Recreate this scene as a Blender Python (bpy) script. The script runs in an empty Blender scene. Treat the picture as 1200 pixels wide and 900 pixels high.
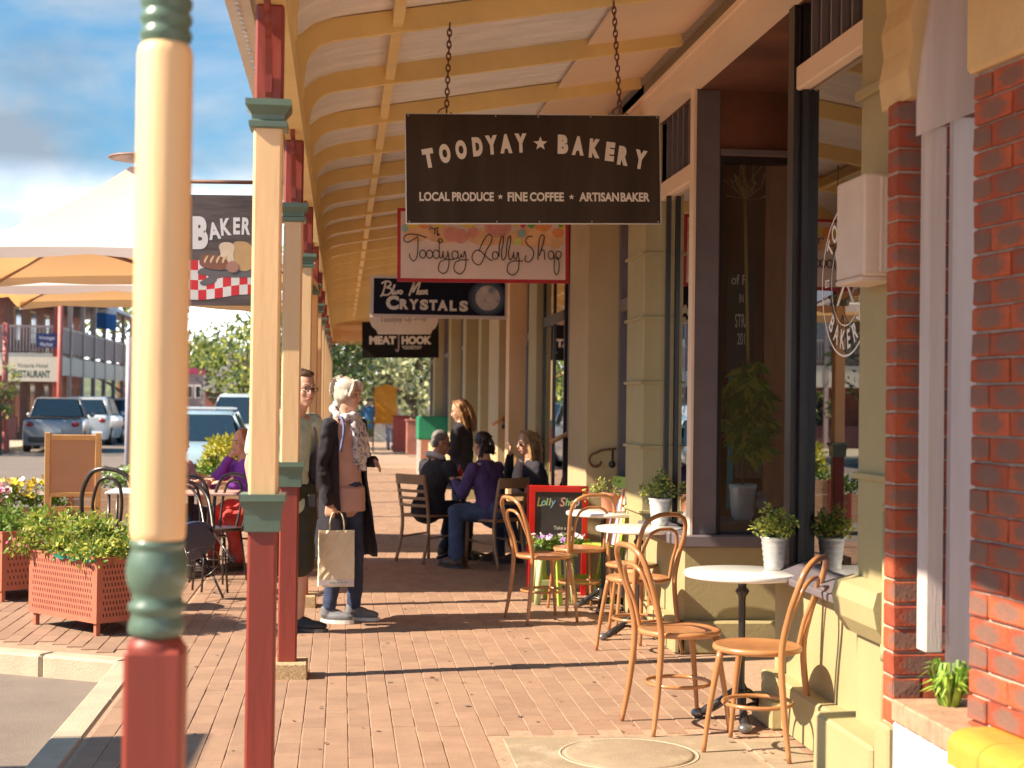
import bpy, bmesh, math, random
from mathutils import Vector, Matrix, Euler
random.seed(7)
PI = math.pi
S = bpy.context.scene
COL = S.collection
# ------------------------------------------------------------------ camera
F = 1800.0 / 1200.0
cam_d = bpy.data.cameras.new('camera')
cam = bpy.data.objects.new('camera', cam_d)
COL.objects.link(cam)
cam_d.sensor_width = 36
cam_d.lens = 36 * F
cam_d.clip_start = 0.05
cam_d.clip_end = 3000
cam.location = (0, 0, 1.55)
cam.rotation_mode = 'QUATERNION'
cam.rotation_quaternion = (Matrix.Rotation(-math.atan(200 / 1800), 3, 'Z') @ Matrix.Rotation(PI / 2 + 22.6 / 1800, 3, 'X') @ Matrix.Rotation(.013, 3, 'Z')).to_quaternion()
cam_d.dof.use_dof = True
cam_d.dof.focus_distance = 8.6
cam_d.dof.aperture_fstop = 3.6
S.camera = cam
S.cycles.max_bounces = 14
S.cycles.diffuse_bounces = 9
S.cycles.transparent_max_bounces = 16
# ------------------------------------------------------------------ light
SUN_EL = 39.5
SX, SY = -0.981, -0.192
w = bpy.data.worlds.new('World')
S.world = w
w.use_nodes = True
nt = w.node_tree
nt.nodes.clear()
out = nt.nodes.new('ShaderNodeOutputWorld')
bg = nt.nodes.new('ShaderNodeBackground')
bg.inputs['Strength'].default_value = 0.15
sky = nt.nodes.new('ShaderNodeTexSky')
sky.sky_type = 'NISHITA'
sky.sun_disc = False
sky.sun_elevation = math.radians(SUN_EL)
sky.sun_rotation = math.atan2(SX, SY)
sky.air_density = 1.0
sky.dust_density = 1.2
tc = nt.nodes.new('ShaderNodeTexCoord')
mp = nt.nodes.new('ShaderNodeMapping')
mp.inputs['Scale'].default_value = (1, 1, 2.2)
mp.inputs['Location'].default_value = (0.31, 0.2, 0.05)
n1 = nt.nodes.new('ShaderNodeTexNoise')
n1.inputs['Scale'].default_value = 3.4
n1.inputs['Detail'].default_value = 9
n1.inputs['Roughness'].default_value = 0.52
n1.inputs['Distortion'].default_value = 0.5
cr = nt.nodes.new('ShaderNodeValToRGB')
cr.color_ramp.elements[0].position = 0.40
cr.color_ramp.elements[1].position = 0.60
n2 = nt.nodes.new('ShaderNodeTexNoise')
n2.inputs['Scale'].default_value = 6.0
n2.inputs['Detail'].default_value = 6
cr2 = nt.nodes.new('ShaderNodeValToRGB')
cr2.color_ramp.elements[0].color = (.48, .60, .74, 1)
cr2.color_ramp.elements[1].color = (1.02, 1.05, 1.08, 1)
cr2.color_ramp.elements[0].position = .36
cr2.color_ramp.elements[1].position = .62
sep = nt.nodes.new('ShaderNodeSeparateXYZ')
hr = nt.nodes.new('ShaderNodeMapRange')      # more cloud low in the sky
hr.inputs['From Min'].default_value = 0.0
hr.inputs['From Max'].default_value = 0.27
hr.inputs['To Min'].default_value = 0.22
hr.inputs['To Max'].default_value = -0.17
add = nt.nodes.new('ShaderNodeMath')
add.operation = 'ADD'
mx = nt.nodes.new('ShaderNodeMixRGB')
L = nt.links.new
L(tc.outputs['Generated'], mp.inputs['Vector'])
L(mp.outputs[0], n1.inputs['Vector'])
L(mp.outputs[0], n2.inputs['Vector'])
L(tc.outputs['Generated'], sep.inputs[0])
L(sep.outputs['Z'], hr.inputs['Value'])
L(n1.outputs['Fac'], add.inputs[0])
L(hr.outputs[0], add.inputs[1])
L(add.outputs[0], cr.inputs[0])
L(n2.outputs['Fac'], cr2.inputs[0])
L(cr.outputs[0], mx.inputs[0])
sc_ = nt.nodes.new('ShaderNodeVectorMath')
sc_.operation = 'MULTIPLY'
sc_.inputs[1].default_value = (.035, .16, .22)
L(sky.outputs[0], sc_.inputs[0])
L(sc_.outputs[0], mx.inputs[1])
el = nt.nodes.new('ShaderNodeMapRange')      # clouds are brighter towards the horizon
el.inputs['From Min'].default_value = 0.0
el.inputs['From Max'].default_value = 0.15
el.inputs['To Min'].default_value = 8.0
el.inputs['To Max'].default_value = 1.0
L(sep.outputs['Z'], el.inputs['Value'])
vm = nt.nodes.new('ShaderNodeVectorMath')
vm.operation = 'SCALE'
L(cr2.outputs[0], vm.inputs[0])
L(el.outputs[0], vm.inputs['Scale'])
L(vm.outputs[0], mx.inputs[2])
L(mx.outputs[0], bg.inputs['Color'])
L(bg.outputs[0], out.inputs['Surface'])
sd = bpy.data.lights.new('sun', 'SUN')
sd.energy = 2.05
sd.angle = math.radians(0.6)
sd.color = (1.0, 0.86, 0.66)
so = bpy.data.objects.new('sun', sd)
COL.objects.link(so)
so.location = (-30, -6, 25)
ce = math.cos(math.radians(SUN_EL))
dirv = Vector((-SX * ce, -SY * ce, -math.sin(math.radians(SUN_EL))))
so.rotation_mode = 'QUATERNION'
so.rotation_quaternion = dirv.to_track_quat('-Z', 'Y')
S.view_settings.view_transform = 'Standard'
S.view_settings.look = 'None'
S.view_settings.exposure = 2.45
S.view_settings.gamma = 1

# ------------------------------------------------------------------ helpers
def ray(px, py):
    v = Vector(((px - 600) / 1800, -(py - 450) / 1800, -1))
    return cam.rotation_quaternion @ v
CAMP = Vector((0, 0, 1.55))
def G(px, py, z=0.0):
    d = ray(px, py)
    return CAMP + d * ((z - 1.55) / d.z)
def AY(px, py, Y):
    d = ray(px, py)
    return CAMP + d * (Y / d.y)
def AX(px, py, X):
    d = ray(px, py)
    return CAMP + d * (X / d.x)

MATS = {}
def mat(name, col, rough=.6, var=.12, scale=8.0, bump=.0, bscale=60., metal=0., spec=.5, stretch=(1, 1, 1), col2=None, dirt=None, rnd=0., trans=0., coat=0., tcol=None, world=False):
    """painted / natural surface: colour varied by two noises, optional dirt, fine bump, per-object variation"""
    if name in MATS:
        return MATS[name]
    m = bpy.data.materials.new(name)
    m.use_nodes = True
    t = m.node_tree
    b = t.nodes['Principled BSDF']
    N = t.nodes.new
    k = t.links.new
    c = N('ShaderNodeTexCoord')
    mpp = N('ShaderNodeMapping')
    mpp.inputs['Scale'].default_value = stretch
    k(N('ShaderNodeNewGeometry').outputs['Position'] if world else c.outputs['Object'], mpp.inputs[0])
    a = N('ShaderNodeTexNoise')
    a.inputs['Scale'].default_value = scale
    a.inputs['Detail'].default_value = 6
    a.inputs['Roughness'].default_value = .6
    k(mpp.outputs[0], a.inputs['Vector'])
    r = N('ShaderNodeValToRGB')
    r.color_ramp.elements[0].position = .3
    r.color_ramp.elements[1].position = .7
    c2 = col2 if col2 else tuple(min(1, x * (1 + var)) for x in col)
    c1 = tuple(x * (1 - var) for x in col)
    r.color_ramp.elements[0].color = (*c1, 1)
    r.color_ramp.elements[1].color = (*c2, 1)
    k(a.outputs['Fac'], r.inputs[0])
    last = r.outputs[0]
    if dirt:
        d = N('ShaderNodeTexNoise')
        d.inputs['Scale'].default_value = dirt[1]
        d.inputs['Detail'].default_value = 10
        d.inputs['Roughness'].default_value = .75
        k(mpp.outputs[0], d.inputs['Vector'])
        dr = N('ShaderNodeValToRGB')
        dr.color_ramp.elements[0].position = dirt[2]
        dr.color_ramp.elements[1].position = dirt[2] + .1
        k(d.outputs['Fac'], dr.inputs[0])
        mm = N('ShaderNodeMixRGB')
        k(dr.outputs[0], mm.inputs[0])
        k(last, mm.inputs[1])
        mm.inputs[2].default_value = (*dirt[0], 1)
        last = mm.outputs[0]
    if rnd:
        oi = N('ShaderNodeObjectInfo')
        ge = N('ShaderNodeNewGeometry')
        ad = N('ShaderNodeMath')
        ad.operation = 'ADD'
        k(oi.outputs['Random'], ad.inputs[0])
        k(ge.outputs['Random Per Island'], ad.inputs[1])
        fr = N('ShaderNodeMath')
        fr.operation = 'FRACT'
        k(ad.outputs[0], fr.inputs[0])
        hv = N('ShaderNodeHueSaturation')
        mr = N('ShaderNodeMapRange')
        mr.inputs['To Min'].default_value = 1 - rnd
        mr.inputs['To Max'].default_value = 1 + rnd
        k(fr.outputs[0], mr.inputs['Value'])
        k(mr.outputs[0], hv.inputs['Value'])
        m2 = N('ShaderNodeMapRange')
        m2.inputs['To Min'].default_value = .5 + rnd * .05
        m2.inputs['To Max'].default_value = .5 - rnd * .05
        fr2 = N('ShaderNodeMath')
        fr2.operation = 'PINGPONG'
        fr2.inputs[1].default_value = .37
        k(ad.outputs[0], fr2.inputs[0])
        k(fr2.outputs[0], m2.inputs['Value'])
        k(m2.outputs[0], hv.inputs['Hue'])
        k(last, hv.inputs['Color'])
        last = hv.outputs[0]
    k(last, b.inputs['Base Color'])
    b.inputs['Roughness'].default_value = rough
    b.inputs['Metallic'].default_value = metal
    b.inputs['Specular IOR Level'].default_value = spec
    if coat:
        b.inputs['Coat Weight'].default_value = coat
        b.inputs['Coat Roughness'].default_value = .15
    if bump:
        n = N('ShaderNodeTexNoise')
        n.inputs['Scale'].default_value = bscale
        n.inputs['Detail'].default_value = 5
        k(mpp.outputs[0], n.inputs['Vector'])
        bb = N('ShaderNodeBump')
        bb.inputs['Strength'].default_value = bump
        bb.inputs['Distance'].default_value = .01
        k(n.outputs['Fac'], bb.inputs['Height'])
        k(bb.outputs[0], b.inputs['Normal'])
    if trans:
        tr = N('ShaderNodeBsdfTranslucent')
        k(last, tr.inputs['Color'])
        if tcol:
            t.links.remove(tr.inputs['Color'].links[0])
            tr.inputs['Color'].default_value = (*tcol, 1)
        ms = N('ShaderNodeMixShader')
        ms.inputs[0].default_value = trans
        k(b.outputs[0], ms.inputs[1])
        k(tr.outputs[0], ms.inputs[2])
        k(ms.outputs[0], t.nodes['Material Output'].inputs['Surface'])
    MATS[name] = m
    return m

def glass_mat(name, tint=(1, 1, 1), boost=2.2, add=.03):
    if name in MATS:
        return MATS[name]
    m = bpy.data.materials.new(name)
    m.use_nodes = True
    t = m.node_tree
    t.nodes.remove(t.nodes['Principled BSDF'])
    N = t.nodes.new
    k = t.links.new
    fr = N('ShaderNodeFresnel')
    fr.inputs[0].default_value = 1.52
    mm = N('ShaderNodeMath')
    mm.operation = 'MULTIPLY_ADD'
    mm.inputs[1].default_value = boost
    mm.inputs[2].default_value = add
    mm.use_clamp = True
    k(fr.outputs[0], mm.inputs[0])
    tr = N('ShaderNodeBsdfTransparent')
    tr.inputs[0].default_value = (*tint, 1)
    gl = N('ShaderNodeBsdfGlossy')
    gl.inputs['Roughness'].default_value = .0
    ms = N('ShaderNodeMixShader')
    k(mm.outputs[0], ms.inputs[0])
    k(tr.outputs[0], ms.inputs[1])
    k(gl.outputs[0], ms.inputs[2])
    k(ms.outputs[0], t.nodes['Material Output'].inputs['Surface'])
    MATS[name] = m
    return m

class MB:
    """collects shapes, then links them as ONE mesh object"""
    def __init__(s):
        s.v = []
        s.f = []
        s.sm = []
        s.mi = []
        s.cur = 0
    def add(s, vs, fs, smooth=False, M=None):
        o = len(s.v)
        for p in vs:
            p = Vector(p)
            s.v.append(M @ p if M else p)
        for f in fs:
            s.f.append([i + o for i in f])
            s.sm.append(smooth)
            s.mi.append(s.cur)
        return s
    def box(s, x0, x1, y0, y1, z0, z1, M=None, ch=0.0):
        if ch > 0:
            c = ch
            vs = []
            for z, k in ((z0, c), (z0 + c, 0), (z1 - c, 0), (z1, c)):
                xa, xb, ya, yb = x0 + k, x1 - k, y0 + k, y1 - k
                if k == 0:
                    vs += [(xa + c, ya, z), (xb - c, ya, z), (xb, ya + c, z), (xb, yb - c, z), (xb - c, yb, z), (xa + c, yb, z), (xa, yb - c, z), (xa, ya + c, z)]
                else:
                    vs += [(xa, ya, z), (xb, ya, z), (xb, ya, z), (xb, yb, z), (xb, yb, z), (xa, yb, z), (xa, yb, z), (xa, ya, z)]
            fs = [[7, 6, 5, 4, 3, 2, 1, 0], [24, 25, 26, 27, 28, 29, 30, 31]]
            for r in range(3):
                for i in range(8):
                    j = (i + 1) % 8
                    fs.append([r * 8 + i, r * 8 + j, r * 8 + 8 + j, r * 8 + 8 + i])
            return s.add(vs, fs, False, M)
        vs = [(x0, y0, z0), (x1, y0, z0), (x1, y1, z0), (x0, y1, z0), (x0, y0, z1), (x1, y0, z1), (x1, y1, z1), (x0, y1, z1)]
        fs = [[3, 2, 1, 0], [4, 5, 6, 7], [0, 1, 5, 4], [1, 2, 6, 5], [2, 3, 7, 6], [3, 0, 4, 7]]
        return s.add(vs, fs, False, M)
    def tube(s, pts, r, n=8, cap=True, M=None, closed=False):
        pts = [Vector(p) for p in pts]
        m = len(pts)
        rs = r if isinstance(r, (list, tuple)) else [r] * m
        vs = []
        T0 = None
        for i in range(m):
            if closed:
                t = (pts[(i + 1) % m] - pts[i - 1])
            else:
                t = pts[min(i + 1, m - 1)] - pts[max(i - 1, 0)]
            if t.length < 1e-9:
                t = Vector((0, 0, 1))
            t.normalize()
            if T0 is None:
                ref = Vector((0, 0, 1)) if abs(t.z) < .9 else Vector((1, 0, 0))
                a = t.cross(ref).normalized()
            else:
                q = T0.rotation_difference(t)
                a = q @ a
                a = (a - t * a.dot(t)).normalized()
            T0 = t
            b = t.cross(a)
            for j in range(n):
                an = 2 * PI * j / n
                vs.append(pts[i] + (a * math.cos(an) + b * math.sin(an)) * rs[i])
        fs = []
        rng = m if closed else m - 1
        for i in range(rng):
            i2 = (i + 1) % m
            for j in range(n):
                k = (j + 1) % n
                fs.append([i * n + j, i * n + k, i2 * n + k, i2 * n + j])
        s.add(vs, fs, True, M)
        if cap and not closed:
            o = len(s.v)
            s.f.append([o - m * n + j for j in range(n)][::-1])
            s.sm.append(False)
            s.mi.append(s.cur)
            s.f.append([o - n + j for j in range(n)])
            s.sm.append(False)
            s.mi.append(s.cur)
        return s
    def lathe(s, prof, c=(0, 0, 0), n=20, smooth=True, sx=1, sy=1, M=None, cap=True):
        vs = []
        for r, z in prof:
            for j in range(n):
                a = 2 * PI * j / n
                vs.append((c[0] + r * sx * math.cos(a), c[1] + r * sy * math.sin(a), c[2] + z))
        fs = []
        for i in range(len(prof) - 1):
            for j in range(n):
                k = (j + 1) % n
                fs.append([i * n + j, i * n + k, (i + 1) * n + k, (i + 1) * n + j])
        s.add(vs, fs, smooth, M)
        if cap:
            m = len(prof)
            s.add(vs[:n], [list(range(n))[::-1]], False, M)
            s.add(vs[(m - 1) * n:], [list(range(n))], False, M)
        return s
    def sphere(s, c, r, n=12, m=8, M=None):
        rx, ry, rz = r if isinstance(r, (list, tuple)) else (r, r, r)
        prof = []
        vs = [(c[0], c[1], c[2] - rz)]
        for i in range(1, m):
            a = -PI / 2 + PI * i / m
            for j in range(n):
                b = 2 * PI * j / n
                vs.append((c[0] + rx * math.cos(a) * math.cos(b), c[1] + ry * math.cos(a) * math.sin(b), c[2] + rz * math.sin(a)))
        vs.append((c[0], c[1], c[2] + rz))
        fs = [[0, 1 + (j + 1) % n, 1 + j] for j in range(n)]
        for i in range(m - 2):
            for j in range(n):
                k = (j + 1) % n
                fs.append([1 + i * n + j, 1 + i * n + k, 1 + (i + 1) * n + k, 1 + (i + 1) * n + j])
        e = len(vs) - 1
        fs += [[1 + (m - 2) * n + j, 1 + (m - 2) * n + (j + 1) % n, e] for j in range(n)]
        return s.add(vs, fs, True, M)
    def prism(s, poly, axis, a0, a1, M=None, smooth=False):
        """poly: 2D outline (CCW) extruded along axis x/y/z from a0 to a1"""
        n = len(poly)
        def P(u, v, a):
            return (a, u, v) if axis == 'x' else (u, a, v) if axis == 'y' else (u, v, a)
        vs = [P(u, v, a0) for u, v in poly] + [P(u, v, a1) for u, v in poly]
        fs = [list(range(n))[::-1], [n + i for i in range(n)]]
        fs2 = [[i, (i + 1) % n, n + (i + 1) % n, n + i] for i in range(n)]
        s.add(vs, fs, False, M)
        return s.add(vs, fs2, smooth, M)
    def mesh(s, name):
        me = bpy.data.meshes.new(name)
        me.from_pydata([tuple(v) for v in s.v], [], s.f)
        me.polygons.foreach_set('use_smooth', s.sm)
        if any(s.mi):
            me.polygons.foreach_set('material_index', s.mi)
        me.update()
        return me
    def build(s, name, m=None, parent=None, loc=None, fix=True, **kw):
        me = s.mesh(name)
        if fix:
            bm = bmesh.new()
            bm.from_mesh(me)
            bmesh.ops.recalc_face_normals(bm, faces=bm.faces)
            bm.to_mesh(me)
            bm.free()
        for mm in (m if isinstance(m, (list, tuple)) else [m]):
            if mm:
                me.materials.append(mm)
        return link(name, me, parent, loc, **kw)

def link(name, me, parent=None, loc=None, rot=None, label=None, kind=None, cat=None, group=None, M=None):
    o = bpy.data.objects.new(name, me)
    COL.objects.link(o)
    if parent:
        o.parent = parent
    if M is not None:
        o.matrix_local = M
    if loc is not None:
        o.location = loc
    if rot is not None:
        o.rotation_euler = rot
    tag(o, label, cat, group, kind)
    return o
def tag(o, label=None, cat=None, group=None, kind=None):
    if label:
        o['label'] = label
    if cat:
        o['category'] = cat
    if group:
        o['group'] = group
    if kind:
        o['kind'] = kind
    return o
def thing(name, label, cat, loc=(0, 0, 0), rz=0., group=None, kind=None):
    o = link(name, None, None, loc, (0, 0, rz), label, kind, cat, group)
    o.empty_display_size = .1
    return o
def dup(root, loc=None, rz=None, label=None, group=None):
    r = root.copy()
    COL.objects.link(r)
    if loc is not None:
        r.location = loc
    if rz is not None:
        r.rotation_euler = (root.rotation_euler.x, root.rotation_euler.y, rz)
    if label:
        r['label'] = label
    if group:
        r['group'] = group
    for ch in list(root.children):
        c = ch.copy()
        COL.objects.link(c)
        c.parent = r
        for g2 in list(ch.children):
            d = g2.copy()
            COL.objects.link(d)
            d.parent = c
    return r

_dg = None
def text_mesh(body, size, extr=.001, bold=0., align='CENTER', sx=1., shear=0., spacing=1.):
    cu = bpy.data.curves.new('lettering', 'FONT')
    cu.body = body
    cu.size = size
    cu.extrude = extr
    cu.offset = bold
    cu.align_x = align
    cu.align_y = 'CENTER'
    cu.shear = shear
    cu.space_character = spacing
    cu.resolution_u = 4
    o = bpy.data.objects.new('tmp', cu)
    COL.objects.link(o)
    dg = bpy.context.evaluated_depsgraph_get()
    me = bpy.data.meshes.new_from_object(o.evaluated_get(dg))
    bpy.data.objects.remove(o)
    bpy.data.curves.remove(cu)
    if sx != 1:
        for v in me.vertices:
            v.co.x *= sx
    return me
def join_meshes(lst, name='lettering'):
    """lst of (mesh, matrix) -> MB"""
    b = MB()
    for me, M in lst:
        b.add([M @ v.co for v in me.vertices], [list(p.vertices) for p in me.polygons])
    return b
FACE = Matrix.Rotation(PI / 2, 4, 'X')     # text plane -> facing -Y
def put_text(items, m, parent, y, name='lettering'):
    """items: (body,size,x,z,rot,sx,bold) on a board facing -Y"""
    l = []
    for it in items:
        body, size, x, z = it[:4]
        rot = it[4] if len(it) > 4 else 0
        sx = it[5] if len(it) > 5 else 1
        bold = it[6] if len(it) > 6 else 0
        shear = it[7] if len(it) > 7 else 0
        spc = it[8] if len(it) > 8 else 1
        me = text_mesh(body, size, .0008, bold, 'CENTER', sx, shear, spc)
        M = Matrix.Translation((x, y, z)) @ FACE @ Matrix.Rotation(rot, 4, 'Z')
        l.append((me, M))
    return join_meshes(l).build(name, m, parent, fix=False)

def star(mb, x, z, r, y, t=.0008):
    pts = []
    for i in range(10):
        a = PI / 2 + i * PI / 5
        rr = r if i % 2 == 0 else r * .42
        pts.append((x + rr * math.cos(a), z + rr * math.sin(a)))
    mb.prism(pts, 'y', y - t, y + t)

def cr_spline(pts, n=6, closed=False):
    pts = [Vector(p) for p in pts]
    m = len(pts)
    o = []
    for i in range(m if closed else m - 1):
        if closed:
            p0, p1, p2, p3 = pts[i - 1], pts[i], pts[(i + 1) % m], pts[(i + 2) % m]
        else:
            p0, p1, p2, p3 = pts[max(i - 1, 0)], pts[i], pts[i + 1], pts[min(i + 2, m - 1)]
        for k in range(n):
            t = k / n
            o.append(.5 * ((2 * p1) + (p2 - p0) * t + (2 * p0 - 5 * p1 + 4 * p2 - p3) * t * t + (3 * p1 - p0 - 3 * p2 + p3) * t ** 3))
    if not closed:
        o.append(pts[-1])
    return o
# ------------------------------------------------------------------ materials
M_cream = mat('cream_paint', (.84, .54, .28), .5, .07, 4, bump=.14, bscale=30, stretch=(1.6, 1.6, .22), dirt=((.50, .31, .17), 16, .655))
M_red = mat('red_paint', (.27, .042, .026), .48, .14, 5, bump=.14, bscale=30, stretch=(1.6, 1.6, .25), dirt=((.42, .17, .12), 20, .665))
M_green = mat('green_paint', (.105, .16, .115), .35, .12, 6, bump=.08, dirt=((.3, .32, .26), 20, .66), coat=.2)
M_ochre = mat('ochre_paint', (.86, .65, .29), .5, .09, 2.5, bump=.06, dirt=((.45, .26, .10), 9, .66))
M_soffit = mat('peach_board', (.86, .66, .49), .6, .05, 1.5, dirt=((.6, .42, .28), 7, .66))
M_iron = mat('corrugated_iron', (.80, .77, .76), .55, .12, 3, stretch=(.6, 3, 1), bump=.1, dirt=((.5, .4, .34), 9, .62))
M_gutter = mat('gutter_paint', (.78, .68, .55), .4, .05)
M_wall = mat('stone_paint', (.40, .325, .165), .7, .06, 2.2, bump=.15, bscale=40, dirt=((.36, .28, .15), 6, .62))
M_wall2 = mat('beige_render', (.48, .36, .20), .75, .06, 2.0, bump=.15, bscale=50, dirt=((.36, .27, .16), 5, .62))
M_frame = mat('plum_grey_paint', (.16, .135, .15), .38, .1, 5, bump=.05)
M_black = mat('black_frame', (.018, .014, .014), .35, .2, 8)
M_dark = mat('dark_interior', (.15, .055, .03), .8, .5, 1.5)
M_paver = mat('clay_paver', (.335, .195, .132), .8, .10, 9, bump=.25, bscale=70, rnd=.10, dirt=((.26, .155, .11), 1.6, .58), world=True)
M_joint = mat('joint_sand', (.42, .27, .18), .9, .2, 30, bump=.3, bscale=120)
M_paver_far = None
M_conc = mat('concrete', (.33, .245, .165), .85, .14, 6, bump=.3, bscale=80, dirt=((.42, .34, .25), 3, .55))
M_kerb = mat('kerb_concrete', (.50, .40, .29), .85, .12, 5, bump=.4, bscale=90, dirt=((.28, .2, .14), 12, .62))
M_asph = mat('asphalt', (.22, .17, .14), .9, .12, 2.5, bump=.5, bscale=160, dirt=((.36, .31, .27), 60, .58))
M_plinth = mat('pebble_concrete', (.52, .36, .20), .85, .45, 90, bump=.6, bscale=120)
M_brick = None
M_white = mat('white_paint', (.78, .76, .74), .5, .05, 5, bump=.06)
M_board = mat('old_grey_board', (.58, .50, .48), .75, .12, 3, stretch=(6, 6, .35), bump=.25, bscale=40, dirt=((.22, .17, .15), 14, .70))
M_glass = glass_mat('window_glass', (.85, .85, .85), 2.7, -.03)

def brick_mat():
    m = mat('red_brick', (.37, .052, .026), .75, .2, 14, bump=.3, bscale=60, rnd=.2, col2=(.47, .085, .04))
    t = m.node_tree
    N = t.nodes.new
    k = t.links.new
    b = t.nodes['Principled BSDF']
    src = b.inputs['Base Color'].links[0].from_socket
    c = N('ShaderNodeTexCoord')
    mp_ = N('ShaderNodeMapping')
    mp_.inputs['Scale'].default_value = (12.5, 12.5, 31)
    k(c.outputs['Object'], mp_.inputs[0])
    ln = N('ShaderNodeVectorMath')
    ln.operation = 'LENGTH'
    k(mp_.outputs[0], ln.inputs[0])
    nz = N('ShaderNodeTexNoise')
    nz.inputs['Scale'].default_value = 60
    nz.inputs['Detail'].default_value = 4
    oi = N('ShaderNodeObjectInfo')
    va = N('ShaderNodeVectorMath')
    va.operation = 'ADD'
    k(c.outputs['Object'], va.inputs[0])
    cb = N('ShaderNodeCombineXYZ')
    k(oi.outputs['Random'], cb.inputs[0])
    k(cb.outputs[0], va.inputs[1])
    k(va.outputs[0], nz.inputs['Vector'])
    a = N('ShaderNodeMath')
    a.operation = 'MULTIPLY_ADD'
    a.inputs[1].default_value = 1.5
    k(nz.outputs['Fac'], a.inputs[0])
    k(ln.outputs['Value'], a.inputs[2])
    r = N('ShaderNodeValToRGB')
    r.color_ramp.elements[0].position = .75
    r.color_ramp.elements[0].color = (1, 1, 1, 1)
    r.color_ramp.elements[1].position = .95
    r.color_ramp.elements[1].color = (0, 0, 0, 1)
    hm = N('ShaderNodeMapRange')
    hm.inputs['From Max'].default_value = 2.0
    k(a.outputs[0], hm.inputs[0])
    k(hm.outputs[0], r.inputs[0])
    pw = N('ShaderNodeMath')
    pw.operation = 'MULTIPLY'
    pw.inputs[1].default_value = .75
    k(r.outputs[0], pw.inputs[0])
    mm = N('ShaderNodeMixRGB')
    k(pw.outputs[0], mm.inputs[0])
    k(src, mm.inputs[1])
    mm.inputs[2].default_value = (.15, .11, .09, 1)
    k(mm.outputs[0], b.inputs['Base Color'])
    return m
M_brick = brick_mat()
M_mortar = mat('lime_mortar', (.50, .38, .30), .9, .2, 20, bump=.4, bscale=80)

# ------------------------------------------------------------------ ground
def sheet(name, x0, x1, y0, y1, z, m, th=.0, **kw):
    b = MB()
    if th:
        b.box(x0, x1, y0, y1, z - th, z)
    else:
        b.add([(x0, y0, z), (x1, y0, z), (x1, y1, z), (x0, y1, z)], [[0, 1, 2, 3]])
    return b.build(name, m, kind='structure', **kw)
M_dirt = mat('dry_ground', (.30, .22, .14), .95, .2, .3)
sheet('ground', -900, 900, -200, 1500, -.30, M_dirt)
sheet('road', -14.5, -1.30, -30, 400, -.13, M_asph, .05)
fp = sheet('footpath', -1.14, 6, -3, 62, -.004, M_joint, .2)
# pavers
PW, PL = .1068, .214
def paver_mesh(wd, ln):
    b = MB()
    c = .003
    x, y = wd / 2 - .0014, ln / 2 - .0012
    vs = [(-x, -y, -.012), (x, -y, -.012), (x, y, -.012), (-x, y, -.012), (-x, -y, -c), (x, -y, -c), (x, y, -c), (-x, y, -c), (-x + c, -y + c, 0), (x - c, -y + c, 0), (x - c, y - c, 0), (-x + c, y - c, 0)]
    fs = [[8, 9, 10, 11]]
    for o in (0, 4):
        for i in range(4):
            j = (i + 1) % 4
            fs.append([o + i, o + j, o + 4 + j, o + 4 + i])
    return vs, fs
pv, pf = paver_mesh(PW, PL)
pm = bpy.data.meshes.new('paver')
pm.from_pydata(pv, [], pf)
pm.materials.append(M_paver)
SLAB = [(.765, 1.84, 5.75, 7.09), (1.86, 2.08, 5.75, 6.95)]
cells = []
ncol = 31
for r in range(int((36 - 3.3) / PL)):
    for ci in range(ncol):
        X = -1.12 + PW / 2 + ci * PW
        Y = 3.3 + r * PL + (PL / 2 if ci % 2 else 0)
        inslab = any(a - .03 < X < b_ + .03 and c_ - .1 < Y < d_ + .12 for a, b_, c_, d_ in SLAB)
        if inslab or X > 2.17 and not (7.7 < Y < 9.4):
            continue
        cells.append((X, Y))
vis = [c for c in cells if 6.3 < c[1] and 400 - 0 + 0 is not None]
vis.sort(key=lambda c: c[1])
solo = set(vis[:300])
rr = random.Random(3)
rest = MB()
for c in cells:
    z = rr.uniform(-.0018, .0018)
    if c in solo:
        o = link('paver', pm, fp, (c[0], c[1], z))
        o.rotation_euler = (rr.uniform(-.004, .004), rr.uniform(-.006, .006), rr.uniform(-.004, .004))
    elif c[1] > 2:
        rest.add([(c[0] + v[0], c[1] + v[1], v[2] + z) for v in pv], pf)
rest.build('paver_field', M_paver, fp, fix=False, kind='stuff')
# platform (kerb extension) with its kerb blocks
plat = MB()
outl = [(-1.14, 9.30), (-1.14, 17.2), (-4.6, 17.2), (-4.6, 11.3), (-2.2, 9.95), (-1.35, 9.45)]
plat.prism(outl[::-1], 'z', -.2, -.008)
pl = plat.build('pavement_platform', M_joint, kind='structure')
b = MB()
def inpoly(x, y, P):
    c = False
    for i in range(len(P)):
        x1, y1 = P[i]
        x2, y2 = P[i - 1]
        if (y1 > y) != (y2 > y) and x < (x2 - x1) * (y - y1) / (y2 - y1) + x1:
            c = not c
    return c
for r in range(39):
    for ci in range(34):
        X = -1.2 - ci * PW
        Y = 9.3 + r * PL + (PL / 2 if ci % 2 else 0)
        if inpoly(X, Y, outl) and inpoly(X, Y - .22, outl) and inpoly(X - .06, Y - .1, outl):
            z = rr.uniform(-.002, .002)
            b.add([(X + v[0], Y + v[1], v[2] + z) for v in pv], pf)
b.build('paver_field', M_paver, pl, fix=False, kind='stuff')
kb = thing('kerb', 'pale concrete kerb running beside the brick paving to the turned post', 'kerb', (0, 0, 0), kind='structure')
y = -2.0
while y < 9.2:
    b = MB()
    e = min(y + .92, 9.28)
    b.box(-1.30, -1.145, y, e - .008, -.22, .003, ch=.014)
    b.build('kerb_stone', M_kerb, kb)
    y += .92
pts = [(-1.22, 9.36), (-2.2, 9.86), (-3.3, 10.5), (-4.4, 11.15)]
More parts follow.
